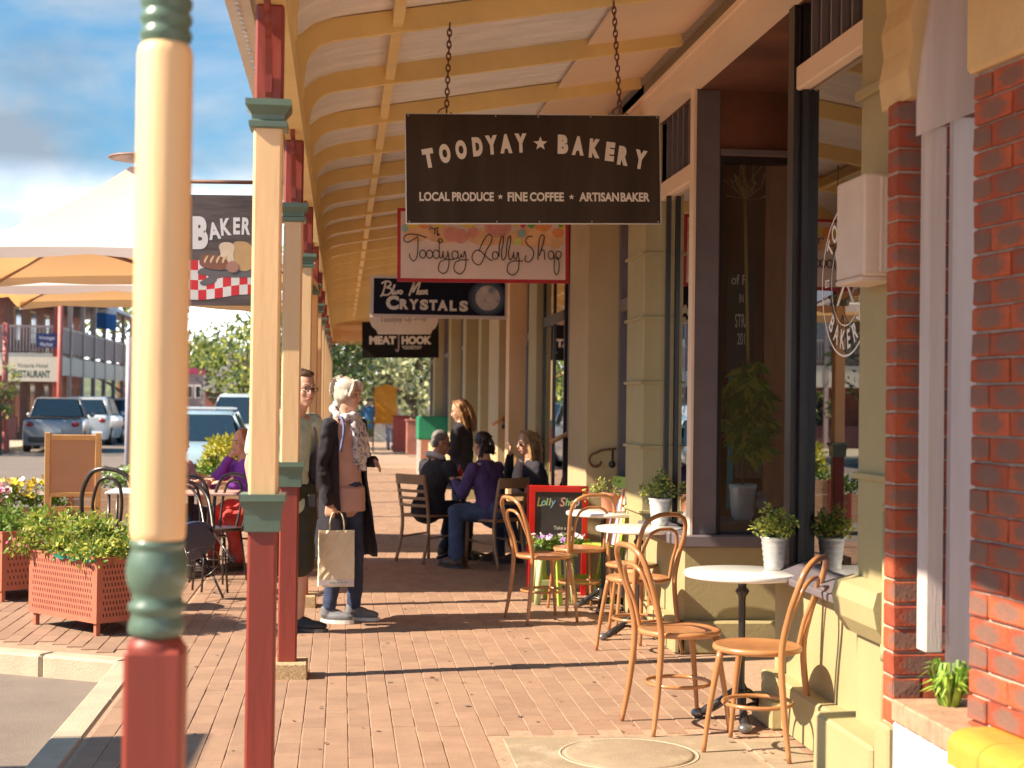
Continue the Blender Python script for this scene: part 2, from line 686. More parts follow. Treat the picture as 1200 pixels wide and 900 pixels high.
for i in range(len(pts) - 1):
    (xa, ya), (xb, yb) = pts[i], pts[i + 1]
    n = 2
    for j in range(n):
        p0 = Vector((xa + (xb - xa) * j / n, ya + (yb - ya) * j / n, 0))
        p1 = Vector((xa + (xb - xa) * (j + 1) / n, ya + (yb - ya) * (j + 1) / n, 0))
        d = p1 - p0
        Mx = Matrix.Translation(p0) @ Matrix.Rotation(math.atan2(d.y, d.x), 4, 'Z')
        b = MB()
        b.box(.004, d.length - .004, -.02, .13, -.22, .004, M=Mx, ch=.016)
        b.build('kerb_stone', M_kerb, kb)
# concrete service slab with round cover
sl = MB()
sl.box(.765, 1.84, 5.75, 7.09, -.05, .002, ch=.004)
slab = sl.build('concrete_slab', M_conc, kind='structure')
mc = G(737, 884)
b = MB()
b.lathe([(.290, -.01), (.290, .0035), (.275, .0085), (.0, .0095)], (mc.x, mc.y, 0), 40, cap=False)
b.build('manhole_cover', M_conc, slab)
b = MB()
b.lathe([(.312, -.01), (.312, .0045), (.302, .0045), (.298, -.01)], (mc.x, mc.y, 0), 40, cap=False)
b.build('cover_ring', M_kerb, slab)
b = MB()
b.box(1.865, 2.09, 5.75, 6.28, -.05, .0, ch=.003)
b.box(1.865, 2.09, 6.30, 6.95, -.05, .001, ch=.003)
b.build('slab_strip', M_conc, slab)
# parking line on the road
b = MB()
b.add([(-2.6, 7.95, -.126), (-2.08, 7.95, -.126), (-2.08, 8.05, -.126), (-2.6, 8.05, -.126)], [[0, 1, 2, 3]])
b.build('road_line', M_white, kind='structure')

# ------------------------------------------------------------------ verandah
ver = thing('verandah', 'long bullnose verandah roof with ochre rafters over the footpath', 'verandah')
path = [(-.275, 3.15), (-.275, 3.26), (-.262, 3.35), (-.225, 3.425), (-.165, 3.48), (-.08, 3.512), (.05, 3.535), (2.10, 3.88)]
def offset(path, d):
    o = []
    for i, p in enumerate(path):
        a = Vector(path[max(i - 1, 0)])
        c = Vector(path[min(i + 1, len(path) - 1)])
        t = (c - a).normalized()
        o.append((p[0] - t.y * d, p[1] + t.x * d))
    return o
up, lo = offset(path, .058), offset(path, -.058)
raf = MB()
raf.prism(lo + up[::-1], 'y', -.0225, .0225)
rme = raf.mesh('rafter')
bm = bmesh.new()
bm.from_mesh(rme)
bmesh.ops.recalc_face_normals(bm, faces=bm.faces)
bm.to_mesh(rme)
bm.free()
rme.materials.append(M_ochre)
y = 8.17 - 1.335 * 7
RY = []
while y < 38:
    RY.append(y)
    link('rafter', rme, ver, (0, y, 0))
    y += 1.335
# corrugated sheets (waves run along the slope)
shp = offset([(-.40, 3.03), (-.375, 3.13), (-.345, 3.25)] + [(-.31, 3.36), (-.255, 3.45), (-.17, 3.52), (-.06, 3.56), (.06, 3.585), (1.0, 3.745), (2.3, 3.965)], .012)
shp = [(p[0], p[1] + .008) for p in shp]
def sheet_iron(y0, y1, name='roof_sheet'):
    b = MB()
    n = int((y1 - y0) / .076 * 6)
    vs = []
    nn = offset(shp, 1)
    for i in range(n + 1):
        yy = y0 + (y1 - y0) * i / n
        a = .011 * math.sin(2 * PI * yy / .076)
        for k, p in enumerate(shp):
            nx, nz = nn[k][0] - p[0], nn[k][1] - p[1]
            vs.append((p[0] + nx * a, yy, p[1] + nz * a))
    m = len(shp)
    fs = [[i * m + k, i * m + k + 1, (i + 1) * m + k + 1, (i + 1) * m + k] for i in range(n) for k in range(m - 1)]
    b.add(vs, fs, True)
    return b.build(name, M_iron, ver, fix=False)
y = -1.2
while y < 38:
    sheet_iron(y, min(y + 4.58, 38))
    y += 4.572
# upper skin so that the roof is closed against the sky, with a small air gap
b = MB()
b.prism([(.06, 3.63), (2.35, 4.02), (2.35, 4.04), (.04, 3.65), (-.08, 3.62), (-.2, 3.57), (-.3, 3.48), (-.29, 3.46), (-.19, 3.55), (-.07, 3.6)], 'y', -1.2, 38)
b.build('roof_skin', M_iron, ver)
# purlin pieces between rafters
for i in range(len(RY) - 1):
    b = MB()
    xx = .27
    zz = 3.535 + (xx - .05) * .168
    b.box(xx - .028, xx + .028, RY[i] + .0225, RY[i + 1] - .0225, zz - .035, zz + .045)
    b.build('purlin', M_cream if 0 else M_ochre, ver)
# boxed soffit by the wall
for i in range(len(RY) - 1):
    b = MB()
    z0 = lambda x: 3.745 + (x - 1.0) * .169
    b.prism([(1.5, z0(1.5) - .035), (2.12, z0(2.12) - .035), (2.12, z0(2.12) - .022), (1.5, z0(1.5) - .022)], 'y', RY[i] + .0225, RY[i + 1] - .0225)
    b.build('soffit_board', M_soffit, ver)
b = MB()
b.box(2.10, 2.24, -1.2, 38, 3.56, 3.745)
b.box(2.085, 2.10, -1.2, 38, 3.70, 3.735)
b.build('wall_plate', M_soffit, ver)
b = MB()
b.prism([(-.46, 3.06), (-.36, 3.04), (-.36, 3.07), (-.435, 3.085), (-.44, 3.19), (-.46, 3.2), (-.475, 3.19)][::-1], 'y', -1.2, 38)
b.build('gutter', M_gutter, ver)
b = MB()
b.box(-.33, -.225, -1.2, 38, 3.01, 3.145)
b.build('post_beam', M_ochre, ver)
# end valance
b = MB()
n = 60
vs = []
for i in range(n + 1):
    x = -.5 + 2.75 * i / n
    yy = 38.02 + .012 * math.sin(i * 2.6)
    vs += [(x, yy, 3.02), (x, yy, 4.0)]
b.add(vs, [[2 * i, 2 * i + 1, 2 * i + 3, 2 * i + 2] for i in range(n)], True)
b.build('end_valance', M_ochre, ver)
b = MB()
b.box(-.5, 2.25, 37.9, 37.97, 3.28, 3.42)
for i in range(55):
    x = -.47 + i * .05
    b.box(x, x + .028, 37.92, 37.94, 2.94, 3.28)
b.build('end_fringe', M_cream, ver)

# verandah posts
def cap_moulding(b, z0, z1, w0, w1):
    h = z1 - z0
    prof = [(w0, 0), (w0 + .006, .02 * h), (w0 + .008, .45 * h), ((w0 + w1) / 2, .62 * h), (w1 - .006, .78 * h), (w1, .82 * h), (w1, h)]
    vs = []
    for w_, dz in prof:
        for sx, sy in ((-1, -1), (1, -1), (1, 1), (-1, 1)):
            vs.append((sx * w_, sy * w_, z0 + dz))
    fs = [[3, 2, 1, 0], [len(vs) - 4 + i for i in range(4)]]
    for i in range(len(prof) - 1):
        for j in range(4):
            k = (j + 1) % 4
            fs.append([i * 4 + j, i * 4 + k, i * 4 + 4 + k, i * 4 + 4 + j])
    b.add(vs, fs)
def square_post(loc, label, fancy=True):
    t = thing('verandah_post', label, 'post', loc, 0, 'posts carrying the verandah')
    hw = .053
    MB().box(-hw, hw, -hw, hw, .085, 1.075, ch=.009).build('lower_shaft', M_red, t)
    MB().box(-hw, hw, -hw, hw, 1.18, 2.56, ch=.009).build('upper_shaft', M_cream, t)
    MB().box(-hw + .001, hw - .001, -hw + .001, hw - .001, 2.63, 3.012, ch=.009).build('post_head', M_red, t)
    b = MB()
    cap_moulding(b, 1.065, 1.205, hw + .006, hw + .03)
    b.build('lower_cap', M_green, t)
    b = MB()
    hp = [(hw + .004, 2.55), (hw + .016, 2.555), (hw + .018, 2.575), (hw + .006, 2.582), (hw + .008, 2.60), (hw + .03, 2.632), (hw + .03, 2.655)]
    vs = []
    for w_, z in hp:
        for sx, sy in ((-1, -1), (1, -1), (1, 1), (-1, 1)):
            vs.append((sx * w_, sy * w_, z))
    fs = [[3, 2, 1, 0], [len(vs) - 4 + i for i in range(4)]]
    for i in range(len(hp) - 1):
        for j in range(4):
            k = (j + 1) % 4
            fs.append([i * 4 + j, i * 4 + k, i * 4 + 4 + k, i * 4 + 4 + j])
    b.add(vs, fs)
    b.build('upper_cap', M_green, t)
    MB().box(-.115, .115, -.115, .115, -.02, .09, ch=.008).build('plinth', M_plinth, t)
    for s in (-1, 1):
        b = MB()
        pts = [(0, s * (hw + .34 - .34 * math.cos(a)), 2.67 + .33 * math.sin(a)) for a in [PI / 2 * i / 8 for i in range(9)]]
        vs = []
        for (x, yy, z) in pts:
            for dx, dn in ((-.012, -.018), (.012, -.018), (.012, .018), (-.012, .018)):
                vs.append((x + dx, yy + dn * .7, z - dn * .7))
        fs = []
        for i in range(8):
            for j in range(4):
                k = (j + 1) % 4
                fs.append([i * 4 + j, i * 4 + k, i * 4 + 4 + k, i * 4 + 4 + j])
        fs += [[0, 1, 2, 3], [35, 34, 33, 32]]
        b.add(vs, fs)
        for q in range(3):
            b.lathe([(.001, -.01), (.035, -.008), (.035, .008), (.001, .01)], (0, 0, 0), 10, M=Matrix.Translation((0, s * (hw + .06 + q * .075), 2.90 + q * .03)) @ Matrix.Rotation(PI / 2, 4, 'Y'), smooth=False)
        b.build('bracket', M_red, t)
    return t
PX = -.281
p2 = square_post((PX, 5.76, 0), 'square cream and red post, second from the left, beside the hanging bread sign')
p3 = dup(p2, (PX, 8.73, 0), 0, 'square cream and red post in front of the man in glasses, on a pebble plinth')
for i, (yy, lab) in enumerate([(11.7, 'square cream and red post just behind the standing man and woman'), (14.67, 'third cream and red post beyond the standing couple'), (17.64, 'fourth cream and red post beyond the standing couple'), (20.61, None), (23.58, None), (26.55, None), (29.5, None), (32.5, None), (35.5, None), (37.8, None)]):
    q = dup(p2, (PX, yy, 0), 0, lab or ['', 'fifth', 'sixth', 'seventh', 'eighth', 'ninth', 'tenth', 'eleventh', 'last'][i - 3 if i >= 3 else 0] + ' cream and red post in the row beyond the standing couple')
# turned foreground post
t = thing('turned_post', 'thick turned timber post with green rings and red base in the left foreground', 'post', (0, 0, 0))
ty = 2.90
c = AY(185.5, 600, ty)
t.location = (c.x, ty, 0)
zz = lambda py: AY(185, py, ty).z
MB().box(-.053, .053, -.053, .053, .0, zz(757), ch=.008).build('square_base', M_red, t)
b = MB()
b.lathe([(.0525, zz(762)), (.0525, zz(757)), (.048, zz(750)), (.036, zz(742))], n=28)
b.build('base_shoulder', M_red, t)
b = MB()
b.lathe([(.040, zz(746)), (.050, zz(742)), (.052, zz(736)), (.050, zz(728)), (.046, zz(722)), (.0465, zz(717)), (.052, zz(714)), (.052, zz(707)), (.044, zz(703)), (.046, zz(694)), (.050, zz(690)), (.0555, zz(680)), (.0575, zz(668)), (.055, zz(656)), (.049, zz(646)), (.047, zz(642)), (.050, zz(640)), (.050, zz(634)), (.044, zz(631))], n=36)
b.build('lower_rings', M_green, t)
b = MB()
b.lathe([(.045, zz(634)), (.0495, zz(630)), (.051, zz(622)), (.0512, zz(400)), (.0508, zz(66)), (.048, zz(56)), (.043, zz(52))], n=36)
b.build('shaft', M_cream, t)
b = MB()
pr = [(.043, zz(56))]
for i in range(9):
    yb = 50 - i * 19
    pr += [(.0435, zz(yb)), (.0485, zz(yb - 5)), (.0485, zz(yb - 11)), (.0435, zz(yb - 16))]
b.lathe(pr, n=32)
b.build('upper_rings', M_green, t)
b = MB()
b.box(-.053, .053, -.053, .053, zz(-125), 3.0, ch=.008)
b.build('post_head', M_red, t)

# ------------------------------------------------------------------ bakery shopfront
GX = 2.27       # glass plane along the street
bk = thing('bakery_shop', 'olive rendered bakery shopfront with plum window frames and tall glass panes', 'shop building')
def part(name, m, boxes, parent=bk, ch=0., **kw):
    b = MB()
    for q in boxes:
        b.box(*q, ch=ch)
    return b.build(name, m, parent, **kw)
# near window bay  (Y 6.2 .. 7.62)
part('riser_wall', M_wall, [(2.20, 2.6, 6.05, 7.60, .0, .70)], ch=.004)
part('riser_plinth', M_wall, [(2.115, 2.21, 6.3, 7.55, .0, .235)], ch=.012)
part('plinth_block', M_wall, [(2.06, 2.30, 7.18, 7.52, .0, .13)], ch=.012)
part('plinth_block', M_wall, [(2.0, 2.30, 5.62, 6.32, .0, .27)], ch=.012)
part('window_sill', M_frame, [(2.125, 2.45, 6.2, 7.66, .70, .735)], ch=.006)
b = MB()
b.prism([(2.14, .734), (2.30, .790), (2.30, .734)], 'y', 6.2, 7.64)
b.build('sill_slope', M_frame, bk)
part('window_post', M_frame, [(GX - .02, GX + .10, 7.50, 7.60, .74, 3.56)])
part('window_post_trim', M_black, [(GX - .045, GX - .02, 7.45, 7.55, .76, 3.56), (GX - .01, GX + .02, 7.41, 7.45, .76, 3.56)])
part('window_glass', M_glass, [(GX + .02, GX + .026, 6.2, 7.46, .78, 3.12)])
part('transom_bar', M_soffit, [(GX - .035, GX + .05, 6.15, 7.45, 3.13, 3.25)], ch=.008)
part('transom_glass', M_glass, [(GX + .02, GX + .026, 6.2, 7.46, 3.25, 3.56)])
for k in range(9):
    part('transom_mullion', M_frame, [(GX - .01, GX + .045, 6.22 + k * .15, 6.24 + k * .15, 3.25, 3.56)])
# right hand pilaster of the bay
part('pilaster', M_wall, [(2.13, 2.45, 5.66, 6.17, .0, 3.56)], ch=.012)
part('pilaster_band', M_wall, [(2.105, 2.13, 5.65, 6.18, 2.82, 2.86)], ch=.004)
part('pilaster_band', M_wall, [(2.112, 2.13, 5.65, 6.18, 1.26, 1.285)], ch=.004)
b = MB()
b.prism([(2.125, .62), (2.125, .86), (2.05, .84), (2.035, .78), (2.05, .70), (2.10, .63)][::-1], 'y', 5.70, 6.20)
b.build('pilaster_corbel', M_wall, bk)
# recessed entry
part('entry_wall', M_wall2, [(3.5, 3.6, 7.6, 9.5, 0, 3.6), (2.6, 3.5, 7.56, 7.6, 0, 3.56)])
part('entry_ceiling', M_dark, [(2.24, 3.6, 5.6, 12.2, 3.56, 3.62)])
part('entry_door', M_black, [(3.44, 3.5, 8.05, 9.05, .02, 2.4)])
part('door_glass', M_glass, [(3.43, 3.436, 8.2, 8.9, .5, 2.3)])
# far window: return facing the camera at Y 9.5
RYf = 9.50
part('riser_wall', M_wall, [(2.16, 3.5, RYf, RYf + .2, .0, .66), (2.16, 2.4, RYf + .2, 10.72, .0, .66)], ch=.006)
part('riser_plinth', M_wall, [(2.10, 3.4, RYf - .08, RYf, .0, .20), (2.08, 2.16, RYf - .08, 10.7, .0, .20)], ch=.012)
part('window_sill', M_frame, [(2.12, 3.5, RYf - .05, RYf + .2, .66, .735), (2.10, 2.35, RYf + .2, 10.72, .66, .735)], ch=.008)
part('corner_post', M_frame, [(2.215, 2.375, RYf + .04, RYf + .13, .735, 3.56)], ch=.006)
part('corner_trim', M_soffit, [(2.20, 2.217, RYf + .03, RYf + .14, .735, 3.56)])
part('window_glass', M_glass, [(2.39, 3.4, RYf + .085, RYf + .091, .76, 3.10)])
part('window_frame', M_black, [(2.377, 2.40, RYf + .05, RYf + .12, .735, 3.14)])
part('window_frame', M_black, [(2.40, 3.4, RYf + .05, RYf + .12, 3.10, 3.14)])
part('window_frame', M_black, [(3.0, 3.03, RYf + .05, RYf + .12, .735, 3.10)])
part('head_panel', M_dark, [(2.376, 3.5, RYf + .05, RYf + .13, 3.14, 3.56)])
part('head_moulding', M_frame, [(2.376, 3.5, RYf + .02, RYf + .05, 3.145, 3.185)], ch=.004)
part('window_glass', M_glass, [(GX, GX + .006, RYf + .13, 10.7, .76, 3.0)])
part('transom_bar', M_soffit, [(GX - .05, GX + .04, RYf + .13, 10.72, 3.0, 3.12)], ch=.01)
for k in range(7):
    part('transom_mullion', M_frame, [(GX - .02, GX + .03, RYf + .22 + k * .17, RYf + .245 + k * .17, 3.12, 3.56)])
part('transom_glass', M_glass, [(GX + .03, GX + .036, RYf + .13, 10.7, 3.12, 3.56)])
part('frame_pipe', M_black, [(2.222, 2.252, 10.42, 10.46, .735, 3.0)])
# pilaster with grooved quoins
PY = 10.74
part('pilaster', M_wall, [(2.125, 2.36, PY, PY + .62, .0, 3.56)], ch=.01)
for z in (.78, 1.24, 1.70, 2.16, 2.62, 3.08):
    part('quoin_band', M_wall, [(2.108, 2.14, PY - .014, PY + .64, z, z + .022), (2.13, 2.34, PY - .014, PY + .01, z, z + .022)], ch=.003)
b = MB()
b.prism([(2.12, 3.2), (2.12, 3.46), (1.98, 3.46), (1.98, 3.42), (2.03, 3.38), (2.03, 3.33), (2.07, 3.29), (2.07, 3.25)], 'y', PY - .02, PY + .66)
b.build('pilaster_capital', M_wall, bk)
part('capital_block', M_soffit, [(1.97, 2.12, PY - .05, PY + .7, 3.46, 3.60)])
# rooms behind the glass
def room(parent, x0, x1, y0, y1, z0, z1, m=M_dark, front=True):
    b = MB()
    t_ = .04
    b.box(x1, x1 + t_, y0, y1, z0, z1)
    b.box(x0, x1, y1 - t_, y1, z0, z1)
    b.box(x0, x1, y0, y1, z0 - t_, z0)
    b.box(x0, x1, y0, y1, z1, z1 + t_)
    if front:
        b.box(x0, x1, y0, y0 + t_, z0, z1)
    return b.build('interior_wall', m, parent)
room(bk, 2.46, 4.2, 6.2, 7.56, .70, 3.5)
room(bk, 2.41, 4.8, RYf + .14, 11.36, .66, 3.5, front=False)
part('party_wall', M_wall2, [(2.36, 6.0, PY + .05, PY + .6, 3.6, 5.0), (2.45, 6, 5.66, 6.2, 0, 5.0)])
part('parapet', M_wall2, [(2.24, 2.6, 5.66, 12.3, 3.745, 5.2)])

# ------------------------------------------------------------------ neighbouring shops
def shop(label, y0, y1, x0, elems, wall=M_wall2, cat='shop building'):
    t = thing('shop_building', label, cat)
    for e in elems:
        k = e[0]
        if k == 'pier':
            _, ya, yb, xf, m = e
            part('pier', m, [(xf, 2.5, ya, yb, 0, 3.56)], t, .006)
        elif k == 'glass':
            _, ya, yb, xg = e
            part('riser_wall', wall, [(xg - .04, xg + .2, ya, yb, 0, .55)], t, .006)
            part('window_glass', M_glass, [(xg + .02, xg + .026, ya, yb, .6, 3.5)], t)
            part('window_frame', M_frame, [(xg - .02, xg + .06, ya, ya + .06, .55, 3.56), (xg - .02, xg + .06, yb - .06, yb, .55, 3.56), (xg - .03, xg + .07, ya + .06, yb - .06, .55, .6), (xg - .02, xg + .06, ya + .06, yb - .06, 2.5, 2.58), (xg - .02, xg + .06, (ya + yb) / 2 - .02, (ya + yb) / 2 + .02, .6, 2.5)], t)
        elif k == 'door':
            _, ya, yb, xd = e
            part('door', M_black, [(xd, xd + .06, ya, yb, 0.02, 2.3)], t)
            part('door_frame', M_frame, [(xd - .06, xd, ya - .05, ya + .03, 0, 3.56), (xd - .06, xd, yb - .03, yb + .05, 0, 3.56), (xd - .06, xd + .04, ya + .03, yb - .03, 2.3, 2.4)], t)
            part('fanlight', M_glass, [(xd, xd + .006, ya + .03, yb - .03, 2.4, 3.56)], t)
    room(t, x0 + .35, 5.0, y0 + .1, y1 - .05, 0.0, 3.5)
    part('parapet', wall, [(2.24, 2.6, y0, y1, 3.745, 5.0)], t)
    part('party_wall', wall, [(2.5, 5.0, y0, y0 + .1, 0, 3.6)], t)
    return t
s1 = shop('beige rendered shop with small iron handrail and glazed corner window by the lolly sign', 11.4, 16.6, 2.2,
          [('door', 11.45, 12.3, 2.30), ('pier', 12.35, 13.35, 1.985, M_wall2), ('pier', 15.95, 16.6, 2.02, M_wall)])
# its corner display window
cw = 14.35
b = MB()
part('riser_wall', M_wall2, [(2.10, 2.5, cw, 15.9, 0, .5)], s1, .006)
for (x0_, x1_, y0_, y1_) in ((2.085, 2.125, cw - .02, cw + .02), (2.085, 2.125, 15.86, 15.9), (2.30, 2.34, cw - .02, cw + .02), (2.085, 2.125, 15.1, 15.14)):
    part('window_frame', M_black, [(x0_, x1_, y0_, y1_, .5, 3.5)], s1)
part('window_frame', M_black, [(2.09, 2.42, cw - .03, cw + .03, 2.34, 2.44), (2.08, 2.13, cw + .02, 15.9, 2.34, 2.44)], s1)
part('window_frame', M_black, [(2.09, 2.42, cw - .025, cw + .025, 1.2, 1.23)], s1)
part('window_glass', M_glass, [(2.125, 2.42, cw - .003, cw + .003, .5, 3.5), (2.10, 2.106, cw + .02, 15.86, .5, 3.5)], s1)
part('display_curtain', mat('orange_curtain', (.55, .22, .08), .8, .3, 6), [(2.16, 2.26, cw + .3, cw + .34, .6, 2.3)], s1)
M_sgrey = mat('blue_grey_board', (.20, .18, .20), .5)
M_spink = mat('pale_poster', (.62, .50, .50), .5, .15, 5)
part('notice_board', M_sgrey, [(2.0, 2.14, 13.5, 13.53, 1.25, 2.62)], s1)
part('poster', M_spink, [(2.015, 2.09, 13.49, 13.5, 1.55, 2.25)], s1)
s2 = shop('beige shop with cream piers and dark door behind the blond seated woman', 16.6, 22.6, 2.2,
          [('door', 17.0, 18.4, 2.28), ('pier', 18.55, 18.9, 2.02, M_cream), ('pier', 19.6, 20.9, 2.00, M_wall2), ('glass', 21.0, 22.6, 2.25)])
part('notice_board', M_sgrey, [(2.03, 2.15, 16.9, 16.93, 1.2, 2.2)], s2)
s3 = shop('far olive shop with pink window poster near the verandah end', 22.6, 38, 2.2,
          [('pier', 22.7, 23.1, 2.05, M_wall), ('door', 23.3, 24.4, 2.25), ('pier', 24.6, 25.2, 1.98, M_wall), ('glass', 25.3, 28.2, 2.2), ('pier', 28.3, 28.8, 2.0, M_wall), ('glass', 28.9, 33, 2.2), ('pier', 33.1, 33.7, 2.0, M_wall), ('glass', 33.8, 38, 2.2)])
part('poster', mat('pink_poster', (.55, .28, .27), .5, .3, 3), [(2.19, 2.2, 25.6, 27.8, 2.0, 3.3)], s3)

# iron handrail with curl, fixed on the beige pier
M_rust = mat('rusty_iron', (.16, .07, .045), .6, .3, 20, metal=.3)
M_iron_b = mat('black_iron', (.02, .02, .022), .4, .2, 20)
def handrail(px0, px1, py0, py1, Y, label, wood=False):
    a, c2 = AY(px0, py0, Y), AY(px1, py1, Y)
    t = thing('handrail', label, 'handrail', (a.x, Y, a.z), 0, None)
    v = c2 - a
    b = MB()
    if wood:
        b.tube([(0, 0, 0), (v.x, .0, v.z)], .022, 8)
        b.build('grip', mat('orange_wood', (.55, .27, .10), .5), t)
    else:
        pts = [(v.x, 0, v.z), (v.x * .4, 0, v.z * .7), (.02, 0, 0)]
        pts += [(.02 - .05 * math.sin(q), 0, -.055 + .055 * math.cos(q)) for q in [i * .5 for i in range(1, 10)]]
        b.tube(cr_spline(pts, 4), .010, 6)
        b.build('grip', M_rust, t)
    b = MB()
    b.tube([(v.x * .85, 0, v.z * .8), (v.x * .85, .0, v.z * .8 - .12), (v.x * .85, .08, v.z * .8 - .12)], .009, 6)
    b.sphere((v.x * .85, .02, v.z * .8 - .12), .03, 10, 8)
    b.build('bracket', M_iron_b, t)
handrail(695, 722, 531, 526, 12.33, 'curled rusty iron handrail on the beige pier above the lime chair')
handrail(646, 676, 518, 503, 14.2, 'orange timber handrail by the glazed corner window', True)
handrail(577, 593, 498, 487, 19.5, 'small timber handrail on the pier behind the standing girl', True)
# downpipes
t = thing('downpipe', 'olive painted downpipe at the joint between the bakery and the brick pier', 'pipe', (0, 0, 0))
c = AX(1031, 700, 2.06)
c = Vector((2.055, 5.60, 0))
b = MB()
b.tube([(c.x, c.y, .12), (c.x, c.y, 1.18)], .021, 12)
b.build('pipe', M_wall, t)
b = MB()
b.tube([(c.x, c.y, .60), (c.x, c.y, .66)], .025, 12)
b.tube([(c.x, c.y, 1.16), (c.x, c.y, 1.19)], .025, 12)
b.build('collar', M_wall, t)
t = thing('downpipe', 'dark green downpipe above the brick pier beside the olive pilaster', 'pipe', (0, 0, 0))
b = MB()
b.tube([(2.14, 5.61, 2.6), (2.14, 5.61, 3.0), (2.14, 5.61, 3.5)], .030, 12)
b.build('pipe', mat('dark_olive_metal', (.06, .055, .025), .4), t)
b = MB()
b.tube([(2.14, 5.61, 3.0), (2.14, 5.61, 3.015)], .036, 12)
b.build('collar', MATS['dark_olive_metal'], t)
# meter box
t = thing('meter_box', 'beige electrical meter box fixed high on the olive pilaster', 'meter box', (0, 0, 0))
M_box = mat('beige_plastic', (.70, .56, .46), .5, .04)
part('case', M_box, [(1.99, 2.13, 5.72, 6.05, 2.06, 2.455)], t, .008)
part('cover', M_box, [(2.05, 2.128, 5.70, 5.72, 2.075, 2.445)], t, .004)
part('seam', M_box, [(2.067, 2.078, 5.693, 5.70, 2.08, 2.44)], t, .002)
part('hinge', M_box, [(1.985, 2.13, 5.74, 6.04, 2.04, 2.06)], t, .004)
# round window decal (printed on the near pane)
dc = AX(992, 328, GX)
R0 = .345
t = thing('window_decal', 'round white bakery emblem on the near shop window', 'window decal', (GX - .002, dc.y, dc.z))
MG = Matrix.Rotation(-PI / 2, 4, 'Z') @ FACE      # text facing -X
M_decal = mat('white_vinyl', (.82, .78, .72), .5, .02)
def ring(b, r, w_, n=56):
    vs = []
    for i in range(n):
        a = 2 * PI * i / n
        for q in (r - w_, r + w_):
            vs.append((0, q * math.cos(a), q * math.sin(a)))
    b.add(vs, [[2 * i, 2 * i + 1, (2 * i + 3) % (2 * n), (2 * i + 2) % (2 * n)] for i in range(n)])
b = MB()
ring(b, R0, .005)
b.build('outer_ring', M_decal, t, fix=False)
b = MB()
ring(b, R0 * .60, .003)
b.build('inner_ring', M_decal, t, fix=False)
l = []
for wd, sgn in (('TOODYAY', 1), ('BAKERY', -1)):
    n = len(wd)
    for i, chh in enumerate(wd):
        a = (i - (n - 1) / 2) * .32
        ang = (PI / 2 - a) if sgn > 0 else (-PI / 2 + a)
        me = text_mesh(chh, .12, .0, .003, 'CENTER', .8)
        rot = ang - PI / 2 if sgn > 0 else ang + PI / 2
        l.append((me, MG @ Matrix.Translation((R0 * .8 * math.cos(ang), R0 * .8 * math.sin(ang), .001)) @ Matrix.Rotation(rot, 4, 'Z')))
for wd, x in (('EST', -.27), ('2016', .27)):
    l.append((text_mesh(wd, .05, .0, .001, 'CENTER', .8), MG @ Matrix.Translation((x, .0, .001))))
join_meshes(l).build('lettering', M_decal, t, fix=False, kind='stuff')
b = MB()
for s in (-1, 1):     # crossed utensils
    b.tube([(-.001, -s * .11, -.11), (-.001, s * .11, .11)], .006, 4)
    b.sphere((-.001, s * .12, .12), (.003, .03, .03), 8, 6)
b.build('crossed_spoons', M_decal, t)

# ------------------------------------------------------------------ brick pier, gate and brick wall
def bricks(parent, org, u, v, nrow, z0, xs, course=.0862, bl=.235, depth=.11, hide=None, yaw=0):
    """running-bond courses; u: unit vector along the wall; v: outward normal"""
    H = course - .010
    meshes = {}
    def bmesh_for(L_, rk):
        key = (round(L_, 3), rk)
        if key in meshes:
            return meshes[key]
        q = random.Random(hash(key) & 255)
        b = MB()
        b.box(-L_ / 2 + .004, L_ / 2 - .004, -.0, depth, -H / 2, H / 2, ch=.005)
        me = b.mesh('brick')
        for vv in me.vertices:
            if vv.co.y < .02:
                vv.co += Vector((q.uniform(-.0022, .0022), q.uniform(-.002, .003), q.uniform(-.0018, .0018)))
        bm = bmesh.new()
        bm.from_mesh(me)
        bmesh.ops.recalc_face_normals(bm, faces=bm.faces)
        bm.to_mesh(me)
        bm.free()
        me.materials.append(M_brick)
        meshes[key] = me
        return me
    ang = math.atan2(u.y, u.x)
    for r in range(nrow):
        z = z0 + (r + .5) * course
        for (a, L_) in xs(r):
            if hide and hide(a, z):
                continue
            p = org + u * (a + L_ / 2)
            o = link('brick', bmesh_for(L_, random.randrange(4)), parent, (p.x + v.x * random.uniform(0, .004), p.y + v.y * random.uniform(0, .004), z + random.uniform(-.001, .001)))
            o.rotation_euler = (0, random.uniform(-.006, .006), ang + random.uniform(-.006, .006))
pier = thing('brick_pier', 'red brick pier with rough dark-centred bricks beside the bakery window', 'pier', (0, 0, 0))
pc = AX(1047, 500, 1.99)
PYr = 5.38
pcx = AY(1047, 500, PYr).x
PZ0, PZ1 = AY(1050, 850, PYr).z, AY(1050, 117, PYr).z
crs = (PZ1 - PZ0) / 26
MB().box(pcx + .012, pcx + .30, PYr + .012, PYr + .105, PZ0 - .3, PZ1 - .01).build('mortar_core', M_mortar, pier)
bricks(pier, Vector((pcx, PYr, 0)), Vector((1, 0, 0)), Vector((0, -1, 0)), 26, PZ0, lambda r: [(0, .115), (.115, .235)] if r % 2 else [(0, .235), (.235, .115)], crs, depth=.10)
# street face headers

MB().box(pcx - .02, pcx + .3, PYr - .02, PYr + .12, PZ0 - .35, PZ0 - .002, ch=.01).build('pier_base', M_wall, pier)
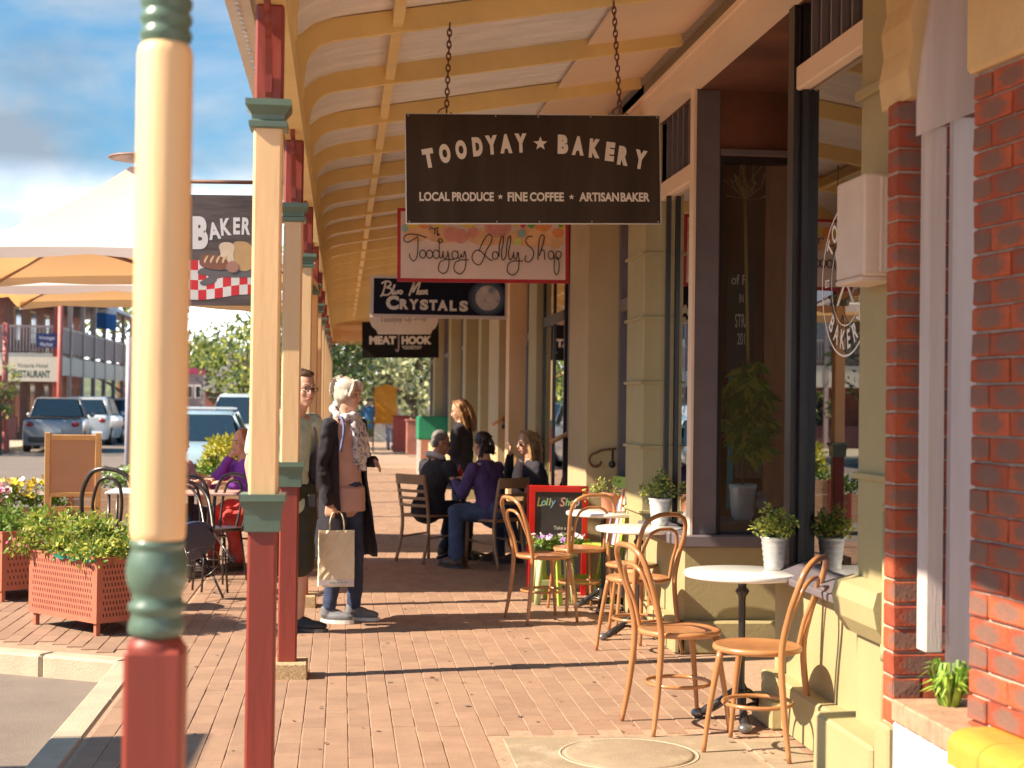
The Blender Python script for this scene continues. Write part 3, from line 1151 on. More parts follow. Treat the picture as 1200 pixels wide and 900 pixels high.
# stucco above the pier and wall
wall = thing('brick_wall', 'red brick wall with grey-centred bricks at the right edge of the picture', 'wall', (0, 0, 0))
WY = 4.72
wx = AY(1137, 500, WY).x
du = Vector((.099, -1, 0)).normalized()      # towards the camera
dn = Vector((-1, -.099, 0)).normalized()
wz0 = AY(1140, 842, WY).z
wz1 = AY(1138, 90, WY).z
nr = 28
crw = (wz1 - wz0) / (nr - 3)
M_w = Matrix.Translation((wx, WY, 0)) @ Matrix.Rotation(math.atan2(du.y, du.x), 4, 'Z')
MB().box(.01, 3.6, .012, .5, wz0 - .6, wz1 + 1.6, M=M_w).build('mortar_core', M_mortar, wall)
def wx_rows(r):
    o = []
    a = 0.0
    if r % 2:
        o.append((0, .115))
        a = .115
    while a < 1.0:
        o.append((a, .235))
        a += .235
    return o
bricks(wall, Vector((wx, WY, 0)), du, dn, nr + 14, wz0 - 3 * crw, wx_rows, crw, depth=.10, hide=lambda a, z: z > wz1 + (a * .0) + .01)
b = MB()
b.box(-.02, 3.5, -.018, .4, wz1 + .01, wz1 + 1.6, M=M_w, ch=.012)
b.build('stucco', mat('cream_stucco', (.68, .48, .24), .8, .1, 3, bump=.4, bscale=40, dirt=((.4, .25, .12), 5, .68)), wall)
MB().box(.02, 3.4, .1, 2.4, wz1 + 1.6, wz1 + 1.7, M=M_w).build('wall_top', M_mortar, wall)
# gate of old boards between pier and wall
gt = thing('board_gate', 'old grey and white painted board gate under a curved head board', 'gate', (0, 0, 0))
GY = 5.16
def bd(px0, px1, py0, py1, Y, m, name, th=.03, sub=gt, skew=0):
    a = AY(px0, py1, Y)
    c = AY(px1, py0, Y)
    b = MB()
    b.box(a.x, c.x, Y, Y + th, a.z, c.z, ch=.003)
    return b.build(name, m, sub)
bd(1085, 1110, 148, 765, 5.14, M_board, 'jamb_post', .09)
bd(1110.6, 1149, 138, 800, 5.20, M_white if 0 else mat('peeling_white', (.76, .70, .70), .6, .08, 3, stretch=(5, 5, .3), bump=.2, dirt=((.35, .28, .26), 12, .7)), 'gate_board')
bd(1150.8, 1190, 130, 800, 5.20, MATS['peeling_white'], 'gate_board')
hb = []
A = lambda x, y_: AY(x, y_, 5.10)
for (x, y_) in ((1078, 158), (1078, 120), (1084, 60), (1092, 10), (1100, -60), (1180, -60), (1180, 118), (1137, 133)):
    p = A(x, y_)
    hb.append((p.x, p.z))
b = MB()
b.prism(hb[::-1], 'y', 5.10, 5.135)
b.build('head_board', M_board, gt)
# stucco fragment over the pier
st = thing('stucco_fragment', 'broken cream stucco patch above the brick pier next to the curved board', 'wall patch', (0, 0, 0))
sp = []
for (x, y_) in ((1068, 113), (1064, 80), (1070, 50), (1067, 20), (1074, -5), (1070, -60), (1112, -60), (1100, 0), (1092, 40), (1086, 80), (1080, 113)):
    p = AY(x, y_, 5.30)
    sp.append((p.x, p.z))
b = MB()
b.prism(sp, 'y', 5.30, 5.6)
b.build('plaster', MATS['cream_stucco'], st)
b = MB()
a_ = AY(1062, 0, 5.45)
b.box(a_.x, a_.x + .5, 5.42, 5.65, PZ1, PZ1 + 1.2)
b.build('backing', M_mortar, st)
# entrance ledge with yellow bullnose tiles
lg = thing('brick_ledge', 'low brick ledge with yellow bullnose tiles over a white painted step', 'ledge', (0, 0, 0))
LX = 1.90
lz = AX(1057, 826, LX).z
LY = AX(1057, 826, LX).y
MB().box(LX + .012, 3.4, 2.2, LY + .12, 0, lz - .078, ch=.008).build('white_riser', M_white, lg)
M_ltile = mat('worn_brick_tile', (.46, .26, .17), .8, .2, 12, bump=.4, bscale=50, rnd=.12, dirt=((.6, .42, .3), 8, .6))
yy = LY + .11
k = 0
while yy > 2.6:
    for j in range(3):
        MB().box(LX + j * .232 + .002, LX + j * .232 + .23, yy - .112, yy - .002, lz - .075, lz + random.uniform(-.002, .001), ch=.006).build('ledge_brick', M_ltile, lg)
    yy -= .114
M_yel = mat('yellow_glazed_tile', (.62, .33, .05), .4, .15, 8, coat=.2, dirt=((.55, .3, .1), 20, .68))
ye = AX(1112, 868, LX - .02).y
yy = ye
while yy > 2.6:
    b = MB()
    prf = []
    for i in range(9):
        a = PI / 2 * i / 8
        prf.append((LX + .05 - .075 * math.sin(a), lz - .03 + .05 * math.cos(a)))
    prf += [(LX - .025, lz - .09), (LX + .012, lz - .09), (LX + .012, lz - .03), (LX + .16, lz - .0), (LX + .16, lz + .02)]
    b.prism(prf[::-1], 'y', yy - .226, yy, smooth=False)
    b.build('bullnose_tile', M_yel, lg)
    yy -= .23

# litter on the paving
q = random.Random(99)
b = MB()
for i in range(130):
    if q.random() < .5:
        x, y = q.uniform(1.75, 2.1), q.uniform(6.3, 12)
    else:
        x, y = q.uniform(-1.1, 1.9), q.uniform(6.4, 16)
    a, s_ = q.uniform(0, 6.3), q.uniform(.008, .022)
    d = Vector((math.cos(a), math.sin(a), 0)) * s_
    e = Vector((-d.y, d.x, 0)) * .45
    c = Vector((x, y, .004))
    b.add([c - d, c - e + Vector((0, 0, .004)), c + d, c + e + Vector((0, 0, .002))], [[0, 1, 2, 3]])
b.build('fallen_leaves', mat('dry_leaf', (.24, .13, .05), .8, .4, 20), fix=False, label='small dry leaves scattered over the brick paving', cat='leaves', kind='stuff')
b = MB()
for i in range(90):
    x, y, r_ = q.uniform(-1.1, 1.9), q.uniform(6.4, 14), q.uniform(.006, .017)
    b.add([(x + r_ * math.cos(k * .9) * q.uniform(.8, 1.1), y + r_ * math.sin(k * .9), .0032) for k in range(7)], [list(range(7))])
b.build('gum_spots', mat('trodden_gum', (.17, .12, .10), .9), fp, fix=False, kind='stuff')
# ------------------------------------------------------------------ signs
def zoomer(x0, y0, s):
    return lambda u, v: (x0 + u / s, y0 + v / s)
def fit_text(body, x0, x1, z0, z1, bold=0., shear=0., rot=0.):
    """mesh of a word scaled to fill the rectangle (board coordinates)"""
    me = text_mesh(body, .1, .0, bold, 'LEFT', 1, shear)
    xs = [v.co.x for v in me.vertices]
    ys = [v.co.y for v in me.vertices]
    a, b_, c_, d_ = min(xs), max(xs), min(ys), max(ys)
    for v in me.vertices:
        v.co.x = (v.co.x - (a + b_) / 2) / (b_ - a) * (x1 - x0)
        v.co.y = (v.co.y - (c_ + d_) / 2) / (d_ - c_) * (z1 - z0)
    return me, Matrix.Translation(((x0 + x1) / 2, -.0012, (z0 + z1) / 2)) @ FACE @ Matrix.Rotation(rot, 4, 'Z')
class Board:
    """a sign hanging at depth Y; maps photo pixels on its face to local metres"""
    def __init__(s, px0, py0, px1, py1, Y, name, label, cat='sign', th=.02, group=None, roll=0.):
        a, c = AY(px0, py1, Y), AY(px1, py0, Y)
        s.cx, s.cz = (a.x + c.x) / 2, (a.z + c.z) / 2
        s.W, s.H = c.x - a.x, c.z - a.z
        s.Y = Y
        s.px = (px0, py0, px1, py1)
        s.t = thing(name, label, cat, (s.cx, Y, s.cz), 0, group)
        s.t.rotation_euler.y = -roll
    def P(s, px, py):
        x0, y0, x1, y1 = s.px
        return ((px - x0) / (x1 - x0) - .5) * s.W, (.5 - (py - y0) / (y1 - y0)) * s.H
    def rect(s, name, m, px0, py0, px1, py1, y0=0., th=.012, ch=0.):
        a, c = s.P(px0, py1), s.P(px1, py0)
        return MB().box(a[0], c[0], y0, y0 + th, a[1], c[1], ch=ch).build(name, m, s.t)
    def words(s, items, m, name='lettering', y=0.):
        l = []
        for it in items:
            body, px0, py0, px1, py1 = it[:5]
            bold = it[5] if len(it) > 5 else .002
            rot = it[6] if len(it) > 6 else 0
            shear = it[7] if len(it) > 7 else 0
            a, c = s.P(px0, py1), s.P(px1, py0)
            me, M = fit_text(body, a[0], c[0], a[1], c[1], bold, shear, rot)
            l.append((me, Matrix.Translation((0, y, 0)) @ M))
        o = join_meshes(l).build(name, m, s.t, fix=False, kind='stuff')
        return o
    def strokes(s, paths, m, wd, name='script_lettering', y=0.):
        b = MB()
        for p in paths:
            q = [(*s.P(*u),) for u in p]
            q = cr_spline([(u[0], 0, u[1]) for u in q], 6)
            vs = []
            for i, u in enumerate(q):
                t_ = (q[min(i + 1, len(q) - 1)] - q[max(i - 1, 0)])
                t_.normalize()
                n = Vector((t_.z, 0, -t_.x)) * wd
                vs += [Vector((u.x, y - .0015 - i * 1e-6, u.z)) + n, Vector((u.x, y - .0015 - i * 1e-6, u.z)) - n]
            b.add(vs, [[2 * i, 2 * i + 1, 2 * i + 3, 2 * i + 2] for i in range(len(q) - 1)])
        return b.build(name, m, s.t, fix=False, kind='stuff')
    def disc(s, b, px, py, r, n=18, y=-.001, ry=None, rot=0):
        c = s.P(px, py)
        k = s.W / (s.px[2] - s.px[0])
        ry = ry or r
        pts = []
        for i in range(n):
            a = 2 * PI * i / n
            u, v = r * k * math.cos(a), ry * k * math.sin(a)
            pts.append((c[0] + u * math.cos(rot) - v * math.sin(rot), c[1] + u * math.sin(rot) + v * math.cos(rot)))
        b.add([(p[0], y, p[1]) for p in pts], [list(range(n))])
def chain(px, py0, py1, Y, label, pxe=None):
    """hanging chain of oval links"""
    a, c = AY(px, py0, Y), AY(pxe or px, py1, Y)
    t = thing('chain', label, 'chain', tuple(c), 0, 'chains holding the brown sign')
    v = a - c
    L_ = v.length
    n = int(L_ / .031)
    d = v.normalized()
    for i in range(n):
        big = i > n * .55
        hl = .0225 if big else .0205
        ww = .0105
        b = MB()
        pts = []
        for k in range(10):
            an = 2 * PI * k / 10
            pts.append((ww * math.cos(an) if i % 2 else 0, 0 if i % 2 else ww * math.cos(an), hl * math.sin(an)))
        b.tube(pts, .0042, 5, closed=True)
        b.build('link', M_rust, t, loc=d * (.035 + i * .031))
    b = MB()
    b.tube(cr_spline([(0, 0, .05), (-.035, 0, .03), (-.04, 0, .01), (.0, 0, -.015), (.035, 0, -.02), (.045, 0, .0), (.02, 0, .02)], 5), .0035, 6)
    b.tube(cr_spline([(.03, 0, -.01), (.02, 0, -.045), (.0, 0, -.05)], 5), .003, 6)
    b.build('hook', M_rust, t)
    MB().box(-.012, .012, -.004, .004, -.055, -.012).build('clip', M_gutter, t)
M_brown = mat('brown_sign_board', (.052, .033, .021), .6, .35, 2.2, stretch=(2, 1, .3), spec=.15)
M_cletter = mat('cream_lettering', (.74, .64, .53), .5, .03)
M_alu = mat('aluminium_edge', (.55, .48, .42), .35, .1, metal=.6)
B = Board(475, 139.5, 774, 258, 8.0, 'bakery_sign', 'wide brown bakery sign hung on two chains, white star between the words', roll=.025)
B.rect('panel', M_brown, 475, 139.5, 774, 258, 0, .012)
b = MB()
for (a0, b0, a1, b1) in ((474, 139, 475.2, 258.6), (773.8, 139, 775, 258.6), (475.2, 257.6, 773.8, 258.8), (475.2, 139, 773.8, 139.8)):
    p, q = B.P(a0, b1), B.P(a1, b0)
    MB().box(p[0], q[0], -.003, .014, p[1], q[1]).build('edge_trim', M_alu, B.t)
Z = zoomer(460, 120, 1200 / 340)
arc = [('T', 145, 238, .17), ('O', 212, 220, .14), ('O', 279, 205, .11), ('D', 347, 193, .09), ('Y', 405, 186, .07), ('A', 465, 181, .04), ('Y', 526, 178, .02), ('B', 702, 182, -.03), ('A', 765, 187, -.06), ('K', 835, 197, -.09), ('E', 899, 209, -.12), ('R', 955, 225, -.15), ('Y', 1026, 239, -.18)]
its = []
for chh, u, v, r in arc:
    wd = {'T': 46, 'O': 46, 'D': 42, 'Y': 50, 'A': 50, 'B': 44, 'K': 46, 'E': 38, 'R': 46}[chh]
    x, y = Z(u, v)
    its.append((chh, x - wd / 7.06, y - 37 / 3.53, x + wd / 7.06, y + 37 / 3.53, .0075, r))
for wd, u0, u1 in (('LOCAL', 106, 230), ('PRODUCE', 240, 412), ('FINE', 469, 552), ('COFFEE', 561, 703), ('ARTISAN', 767, 934), ('BAKER', 941, 1064)):
    x0, y0 = Z(u0, 367)
    x1, y1 = Z(u1, 402)
    its.append((wd, x0, y0, x1, y1, .0035))
B.words(its, M_cletter)
b = MB()
for u, v, r in ((608, 180, 30), (439, 385, 12), (735, 385, 12)):
    x, z = B.P(*Z(u, v))
    star(b, x, z, r / 3.53 * B.W / 299, -.0015)
b.build('star', M_cletter, B.t, kind='stuff')
for px in (478, 580, 630, 692, 771):
    for py in (141.5, 256):
        x, z = B.P(px, py)
        MB().lathe([(.004, 0), (.004, .003), (.001, .005)], n=8, M=Matrix.Translation((x, -.002, z)) @ Matrix.Rotation(PI / 2, 4, 'X')).build('rivet', M_alu, B.t)
chain(527, 32, 136, 8.02, 'left rusty chain of the brown bakery sign', 523)
chain(719, 2, 136, 8.02, 'right rusty chain of the brown bakery sign', 727)

M_bred = mat('red_sign_border', (.42, .012, .016), .45, .05)
M_pink = mat('pink_sign_face', (.72, .54, .47), .5, .12, 1.5)
M_ink = mat('black_ink', (.02, .012, .01), .5)
B = Board(465, 248, 667.5, 329, 12.2, 'lolly_sign', 'pale pink lolly shop sign with red border, painted sweets and thin black script', roll=.011)
B.rect('border', M_bred, 465, 248, 667.5, 329, 0, .02)
B.rect('face', M_pink, 469, 251.5, 663, 325, -.002, .004)
Z = zoomer(460, 240, 1200 / 220)
cols = {'orange': (.70, .26, .08), 'yellow': (.72, .52, .06), 'green': (.12, .35, .05), 'red': (.6, .03, .03), 'blue': (.04, .08, .35), 'pinkish': (.68, .27, .22), 'teal': (.25, .38, .36), 'peach': (.74, .42, .22), 'lime': (.5, .6, .12)}
for nm, lst in {'peach': [(330, 200, 130, 55, -.003), (600, 215, 130, 50, -.003), (900, 210, 170, 60, -.003), (1040, 220, 60, 60, -.003), (150, 190, 80, 60, -.003)],
                'orange': [(200, 130, 45, 40, -.0024), (960, 130, 60, 45, -.0024), (1060, 180, 40, 30, -.0024)],
                'yellow': [(120, 130, 50, 38, -.0028), (290, 120, 50, 40, -.0028), (480, 125, 48, 36, -.0028), (790, 120, 28, 26, -.0028), (1085, 130, 22, 30, -.0028)],
                'pinkish': [(370, 200, 50, 42, -.003), (430, 210, 46, 46, -.003), (510, 185, 36, 34, -.003), (670, 150, 86, 66, -.003)],
                'green': [(885, 125, 28, 30, -.0032), (1075, 128, 16, 20, -.0032)], 'red': [(832, 135, 18, 20, -.0032), (565, 110, 20, 16, -.0032)],
                'blue': [(370, 120, 18, 20, -.0032), (405, 108, 22, 14, -.0032)], 'teal': [(822, 188, 28, 26, -.0034), (75, 165, 22, 26, -.0034)], 'lime': [(455, 118, 20, 16, -.0036), (797, 238, 24, 22, -.0034)]}.items():
    b = MB()
    for (u, v, rx, ry, y_) in lst:
        x, y = Z(u, v)
        cx_, cz_ = B.P(x, y)
        # clip discs to the face rectangle
        k = B.W / 202.5
        top = B.P(0, 252)[1]
        lft, rgt = B.P(469.5, 0)[0], B.P(662.5, 0)[0]
        pts = []
        for i in range(22):
            a = 2 * PI * i / 22
            pts.append((min(max(cx_ + rx / 5.45 * k * math.cos(a), lft), rgt), min(cz_ + ry / 5.45 * k * math.sin(a), top)))
        kk = globals().get('kk', 0) + 1
        b.add([(p[0], -.003 - kk * .00035, p[1]) for p in pts], [list(range(22))])
    b.build('painted_sweets', mat('sweet_' + nm, cols[nm], .5, .25, 4), B.t, fix=False, kind='stuff')
b = MB()
x, y = Z(670, 150)
c = B.P(x, y)
k = B.W / 202.5 / 5.45
pts = [(c[0] + (8 + i * 1.1) * k * math.cos(i * .45), -.0045, c[1] + (8 + i * .95) * k * math.sin(i * .45)) for i in range(58)]
pts = [p for p in pts if p[2] < B.P(0, 252)[1]]
b.tube([(p[0], -.0145, p[2]) for p in pts], .003, 4)
b.build('painted_swirl', mat('swirl_rose', (.7, .42, .38), .5), B.t, kind='stuff')
def circ(u, v, rx, ry, a0=0., a1=6.6, n=10):
    return [(u + rx * math.cos(a0 + (a1 - a0) * i / n), v + ry * math.sin(a0 + (a1 - a0) * i / n)) for i in range(n + 1)]
st_ = [[(215, 222), (160, 205), (110, 201), (75, 212), (70, 240), (95, 249), (130, 232), (158, 214)], [(158, 222), (157, 290), (150, 340), (130, 362), (108, 342), (104, 318)],
       circ(188, 320, 19, 24, -1), circ(232, 320, 20, 24, -1), circ(274, 320, 20, 25, -1), [(293, 238), (293, 290), (297, 335), (308, 342), (316, 318), (318, 300), (320, 335), (334, 344), (346, 326), (348, 300), (356, 360), (346, 415), (318, 434), (290, 415), (296, 372), (330, 352), (385, 350)],
       circ(394, 322, 20, 24, -1), [(412, 300), (414, 335), (424, 342), (434, 318), (436, 332), (448, 330), (456, 298), (464, 350), (456, 408), (425, 436), (390, 414), (394, 372), (430, 352), (482, 352)],
       [(548, 300), (562, 262), (585, 220), (608, 198), (630, 208), (624, 246), (596, 290), (578, 340), (552, 379), (520, 370), (503, 338), (516, 303), (548, 292), (580, 318), (616, 348), (640, 350)],
       circ(652, 322, 19, 23, -1), [(676, 330), (678, 270), (690, 215), (703, 206), (704, 240), (692, 300), (694, 340), (706, 348), (722, 320), (726, 262), (736, 215), (750, 206), (750, 242), (738, 300), (742, 340), (754, 346), (768, 318), (770, 300), (774, 338), (788, 338), (798, 300), (805, 350), (798, 412), (764, 440), (730, 418), (738, 372), (776, 354), (832, 356)],
       [(894, 206), (864, 206), (848, 232), (862, 258), (886, 276), (900, 304), (890, 340), (862, 360), (842, 345), (852, 318)],
       [(928, 346), (930, 280), (938, 215), (955, 195), (968, 210), (956, 262), (936, 320), (950, 288), (968, 294), (970, 346)], circ(1012, 316, 18, 25, -1),
       [(1028, 300), (1034, 340), (1032, 405), (1046, 434), (1062, 412), (1064, 360), (1052, 330), (1040, 322), (1052, 294), (1074, 298), (1076, 322), (1058, 340), (1040, 332)],
       [(232, 176), (240, 160), (262, 168), (292, 160)], [(264, 168), (266, 190), (258, 198)], [(282, 172), (282, 208), (288, 196), (296, 208)], circ(300, 238, 14, 12, 0)]
B.strokes([[Z(*p) for p in s_] for s_ in st_], M_ink, .0042, y=-.019)
a = AY(490, 300, 12.2)
b = MB()
for u in (-.55, .55):
    b.tube([(u, 0, B.H / 2), (u, 0, B.H / 2 + .45)], .004, 5)
b.build('hanging_wire', M_rust, B.t, kind='stuff')

M_wframe = mat('pale_sign_frame', (.66, .55, .47), .5, .04)
M_night = mat('night_blue_print', (.006, .005, .012), .6, .3, 1, spec=.15, col2=(.014, .014, .035))
B = Board(433.5, 326, 595, 371.5, 15.6, 'crystals_sign', 'dark crystals shop sign with a moon at its right end, white frame')
B.rect('frame', M_wframe, 433.5, 326, 595, 371.5, 0, .03)
B.rect('face', M_night, 437.5, 329, 592, 367.8, -.002, .004)
Z = zoomer(430, 320, 1200 / 170)
for i, (r, cc) in enumerate([(150, (.02, .03, .06)), (135, (.035, .055, .09)), (122, (.07, .10, .14))]):
    b = MB()
    x, y = Z(1000, 200)
    q = B.P(x, y)
    k = B.W / 161.5 / 7.06
    pts = []
    for j in range(28):
        an = 2 * PI * j / 28
        pts.append((min(q[0] + r * 1.1 * k * math.cos(an), B.P(591.5, 0)[0]), max(min(q[1] + r * k * math.sin(an), B.P(0, 329.5)[1]), B.P(0, 367.5)[1])))
    b.add([(p[0], -.0026 - i * .0004, p[1]) for p in pts], [list(range(28))])
    b.build('moon_glow_print', mat('moonhalo%d' % i if 0 else ('halo_print_' + 'abc'[i]), cc, .5, .1), B.t, fix=False)
b = MB()
x, y = Z(1000, 200)
B.disc(b, x, y, 104 / 7.06, 28, -.0042)
b.build('moon', mat('moon_print', (.60, .52, .50), .5, .3, 7, col2=(.72, .60, .52), dirt=((.22, .24, .30), 6, .52)), B.t, fix=False)
its = []
for wd, u0, v0, u1, v1 in (('C', 155, 195, 262, 305), ('R', 268, 220, 342, 300), ('Y', 345, 220, 425, 300), ('S', 435, 220, 505, 303), ('T', 512, 222, 580, 303), ('A', 582, 222, 668, 305), ('L', 682, 224, 742, 306), ('S', 762, 224, 836, 308)):
    its.append((wd, *Z(u0, v0), *Z(u1, v1), .006))
B.words(its, M_cletter, y=-.003)
st_ = [[(150, 95), (140, 140), (125, 185), (110, 205)], [(115, 105), (150, 88), (185, 92), (190, 115), (160, 135), (190, 140), (198, 165), (170, 190), (130, 192)], [(225, 110), (212, 150), (208, 185), (222, 175)], [(232, 158), (228, 180), (245, 178), (252, 155), (250, 180)], circ(276, 168, 12, 12),
       [(385, 88), (365, 140), (345, 195)], [(385, 88), (380, 140), (378, 165), (410, 110), (432, 90), (420, 140), (408, 185)], circ(432, 168, 11, 12), circ(458, 165, 11, 12), [(470, 180), (478, 155), (492, 152), (490, 178), (500, 172)]]
B.strokes([[Z(*p) for p in s_] for s_ in st_], M_cletter, .009, y=-.003)

M_op = mat('cream_op_board', (.76, .62, .50), .5, .04)
B = Board(432, 360, 513.5, 391.5, 20.0, 'op_shop_sign', 'small cream op shop sign with notched lower corners above the black sign')
pts = [B.P(*q) for q in ((432, 360), (513.5, 360), (513.5, 377), (511, 383), (507, 386), (505, 390.5), (443, 391.5), (441, 387), (436, 383), (433, 377))]
MB().prism(pts[::-1], 'y', 0, .03).build('board', M_op, B.t)
B.words([('Toodyay', 445, 371.5, 471, 379.5, .0005, .05), ('Op', 474, 370.5, 482, 378, .0005), ('Shop', 485, 369.5, 500, 377, .0005, -.03)], mat('grey_ink', (.22, .17, .16), .5), y=-.001)
M_blk = mat('black_sign_board', (.012, .008, .007), .6, .2, spec=.15)
B = Board(424, 378, 514.5, 418.5, 24.0, 'butcher_sign', 'black butcher sign with white serif words and a meat hook between them', roll=.018)
B.rect('board', M_blk, 424, 378, 514.5, 418.5, 0, .04)
B.words([('MEAT', 432.5, 394, 464, 403.5, .006), ('HOOK', 470.5, 394, 506, 403.5, .006), ('TOODYAY', 471, 405, 494.5, 409, .002)], M_cletter)
B.strokes([[(467, 391), (467, 405), (466, 411), (463, 409)]], mat('hook_grey', (.3, .24, .22), .5), .012)

# small hanging bread sign
M_dkwood = mat('dark_plank_print', (.075, .045, .038), .5, .4, 3, stretch=(1, 1, 9), col2=(.14, .10, .09))
B = Board(214, 230, 317, 357, 8.62, 'bread_sign', 'hanging dark plank sign with white bakery word, loaf and red checked cloth', roll=.015)
B.rect('board', M_dkwood, 214, 230, 317, 357, 0, .018)
Z = zoomer(210, 200, 900 / 170)
M_wl = mat('white_lettering', (.70, .64, .64), .5, .03)
B.words([('B', *Z(78, 290), *Z(176, 490), .006), ('A', *Z(176, 325), *Z(252, 430), .004, .15), ('K', *Z(255, 300), *Z(320, 405), .004, .08), ('E', *Z(335, 295), *Z(378, 398), .004), ('R', *Z(390, 295), *Z(445, 400), .004, -.05), ('Y', *Z(455, 305), *Z(515, 415), .004, -.12)], M_wl)
M_chw = mat('check_white', (.70, .66, .64), .5)
M_chr = mat('check_red', (.62, .02, .03), .5)
for col in (0, 1):
    b = MB()
    for i in range(11):
        for j in range(4):
            if (i + j) % 2 != col:
                continue
            def W(u, v):
                x = 10 + u * 52
                base = 540 + 60 * v
                return B.P(*Z(x, base + 18 * math.sin(u * .5 + .6)))
            q = [W(i, j), W(i + 1, j), W(i + 1, j + 1), W(i, j + 1)]
            q = [(min(max(p[0], -B.W / 2), B.W / 2), p[1]) for p in q]
            b.add([(p[0], -.0012, p[1]) for p in q], [[0, 1, 2, 3]])
    b.build('checked_cloth', M_chr if col else M_chw, B.t, fix=False, kind='stuff')
def shape(pts, m, name, y):
    b = MB()
    q = cr_spline([(*[w_ for w_ in B.P(*Z(*p))], 0) for p in pts], 4, closed=True)
    b.add([(p.x, y, p.y) for p in q], [list(range(len(q)))])
    b.build(name, m, B.t, fix=False)
shape([(120, 615), (170, 600), (300, 612), (440, 600), (540, 615), (540, 650), (400, 660), (250, 660), (220, 690), (150, 712), (125, 690), (180, 655), (115, 640)], mat('slate_board', (.13, .11, .115), .5), 'painted_tray', -.002)
shape([(335, 455), (370, 440), (430, 450), (470, 500), (470, 580), (420, 620), (350, 600), (330, 520)], mat('bread_crust', (.50, .30, .13), .5), 'painted_bread', -.003)
shape([(245, 470), (270, 448), (320, 450), (345, 475), (335, 520), (340, 560), (300, 585), (255, 560), (255, 510)], mat('bread_crumb', (.66, .50, .36), .5), 'painted_slice', -.0036)
shape([(122, 560), (140, 525), (190, 520), (260, 535), (300, 560), (300, 600), (250, 615), (170, 605), (130, 590)], mat('loaf_brown', (.23, .085, .05), .5), 'painted_loaf', -.0042)
shape([(290, 590), (325, 560), (355, 570), (370, 600), (350, 628), (310, 625)], mat('loaf_pink', (.40, .19, .14), .5), 'painted_roll', -.005)
for i in range(4):
    u = 150 + i * 38
    shape([(u, 560), (u + 14, 535), (u + 28, 528), (u + 20, 550), (u + 6, 575)], mat('bread_cut', (.66, .45, .25), .5), 'painted_cut', -.0048)
b = MB()
r0, r1 = B.P(214, 215), B.P(352, 218)
b.tube([(r0[0], 0, r0[1]), (PX - B.cx - .05, 0, r0[1])], .011, 8)
b.build('bracket_rod', M_rust, B.t)
for u in (-.2, .2):
    b = MB()
    b.tube([(u, 0, B.H / 2 - .02), (u, 0, r0[1])], .004, 6)
    b.build('hanger', M_alu, B.t)

# ------------------------------------------------------------------ foliage helper
def leaf_cloud(b, pts, size, rnd_, n_per, spread, up=.3, mats=1):
    """many small folded leaves round each point"""
    for p in pts:
        for i in range(n_per):
            d = Vector((rnd_.gauss(0, 1), rnd_.gauss(0, 1), rnd_.gauss(0, 1) + up)).normalized()
            c = Vector(p) + d * spread * rnd_.uniform(.3, 1.1)
            s_ = size * rnd_.uniform(.6, 1.35)
            d = (d + Vector((rnd_.gauss(0, .5), rnd_.gauss(0, .5), rnd_.gauss(0, .5)))).normalized()
            a = d.cross(Vector((rnd_.gauss(0, 1), rnd_.gauss(0, 1), rnd_.gauss(0, 1)))).normalized()
            n = d.cross(a)
            b.cur = rnd_.randrange(mats)
            b.add([c, c + d * s_ * .5 + a * s_ * .28 + n * s_ * .06, c + d * s_, c + d * s_ * .5 - a * s_ * .28 + n * s_ * .06], [[0, 1, 2], [0, 2, 3]])
    b.cur = 0
M_leafA = mat('leaf_mid_green', (.17, .23, .05), .5, .35, 30, trans=.3)
M_leafB = mat('leaf_yellow_green', (.50, .50, .09), .5, .3, 30, trans=.35)
M_leafC = mat('leaf_dark_green', (.045, .075, .022), .5, .3, 30, trans=.2)
M_leafG = mat('leaf_grey_green', (.16, .20, .09), .55, .3, 30, trans=.25)
M_leafL = mat('leaf_fresh_green', (.20, .34, .05), .5, .3, 30, trans=.35)
M_stem = mat('plant_stem', (.14, .10, .05), .7)
M_soil = mat('potting_soil', (.05, .032, .022), .95, .3, 30, bump=.5)

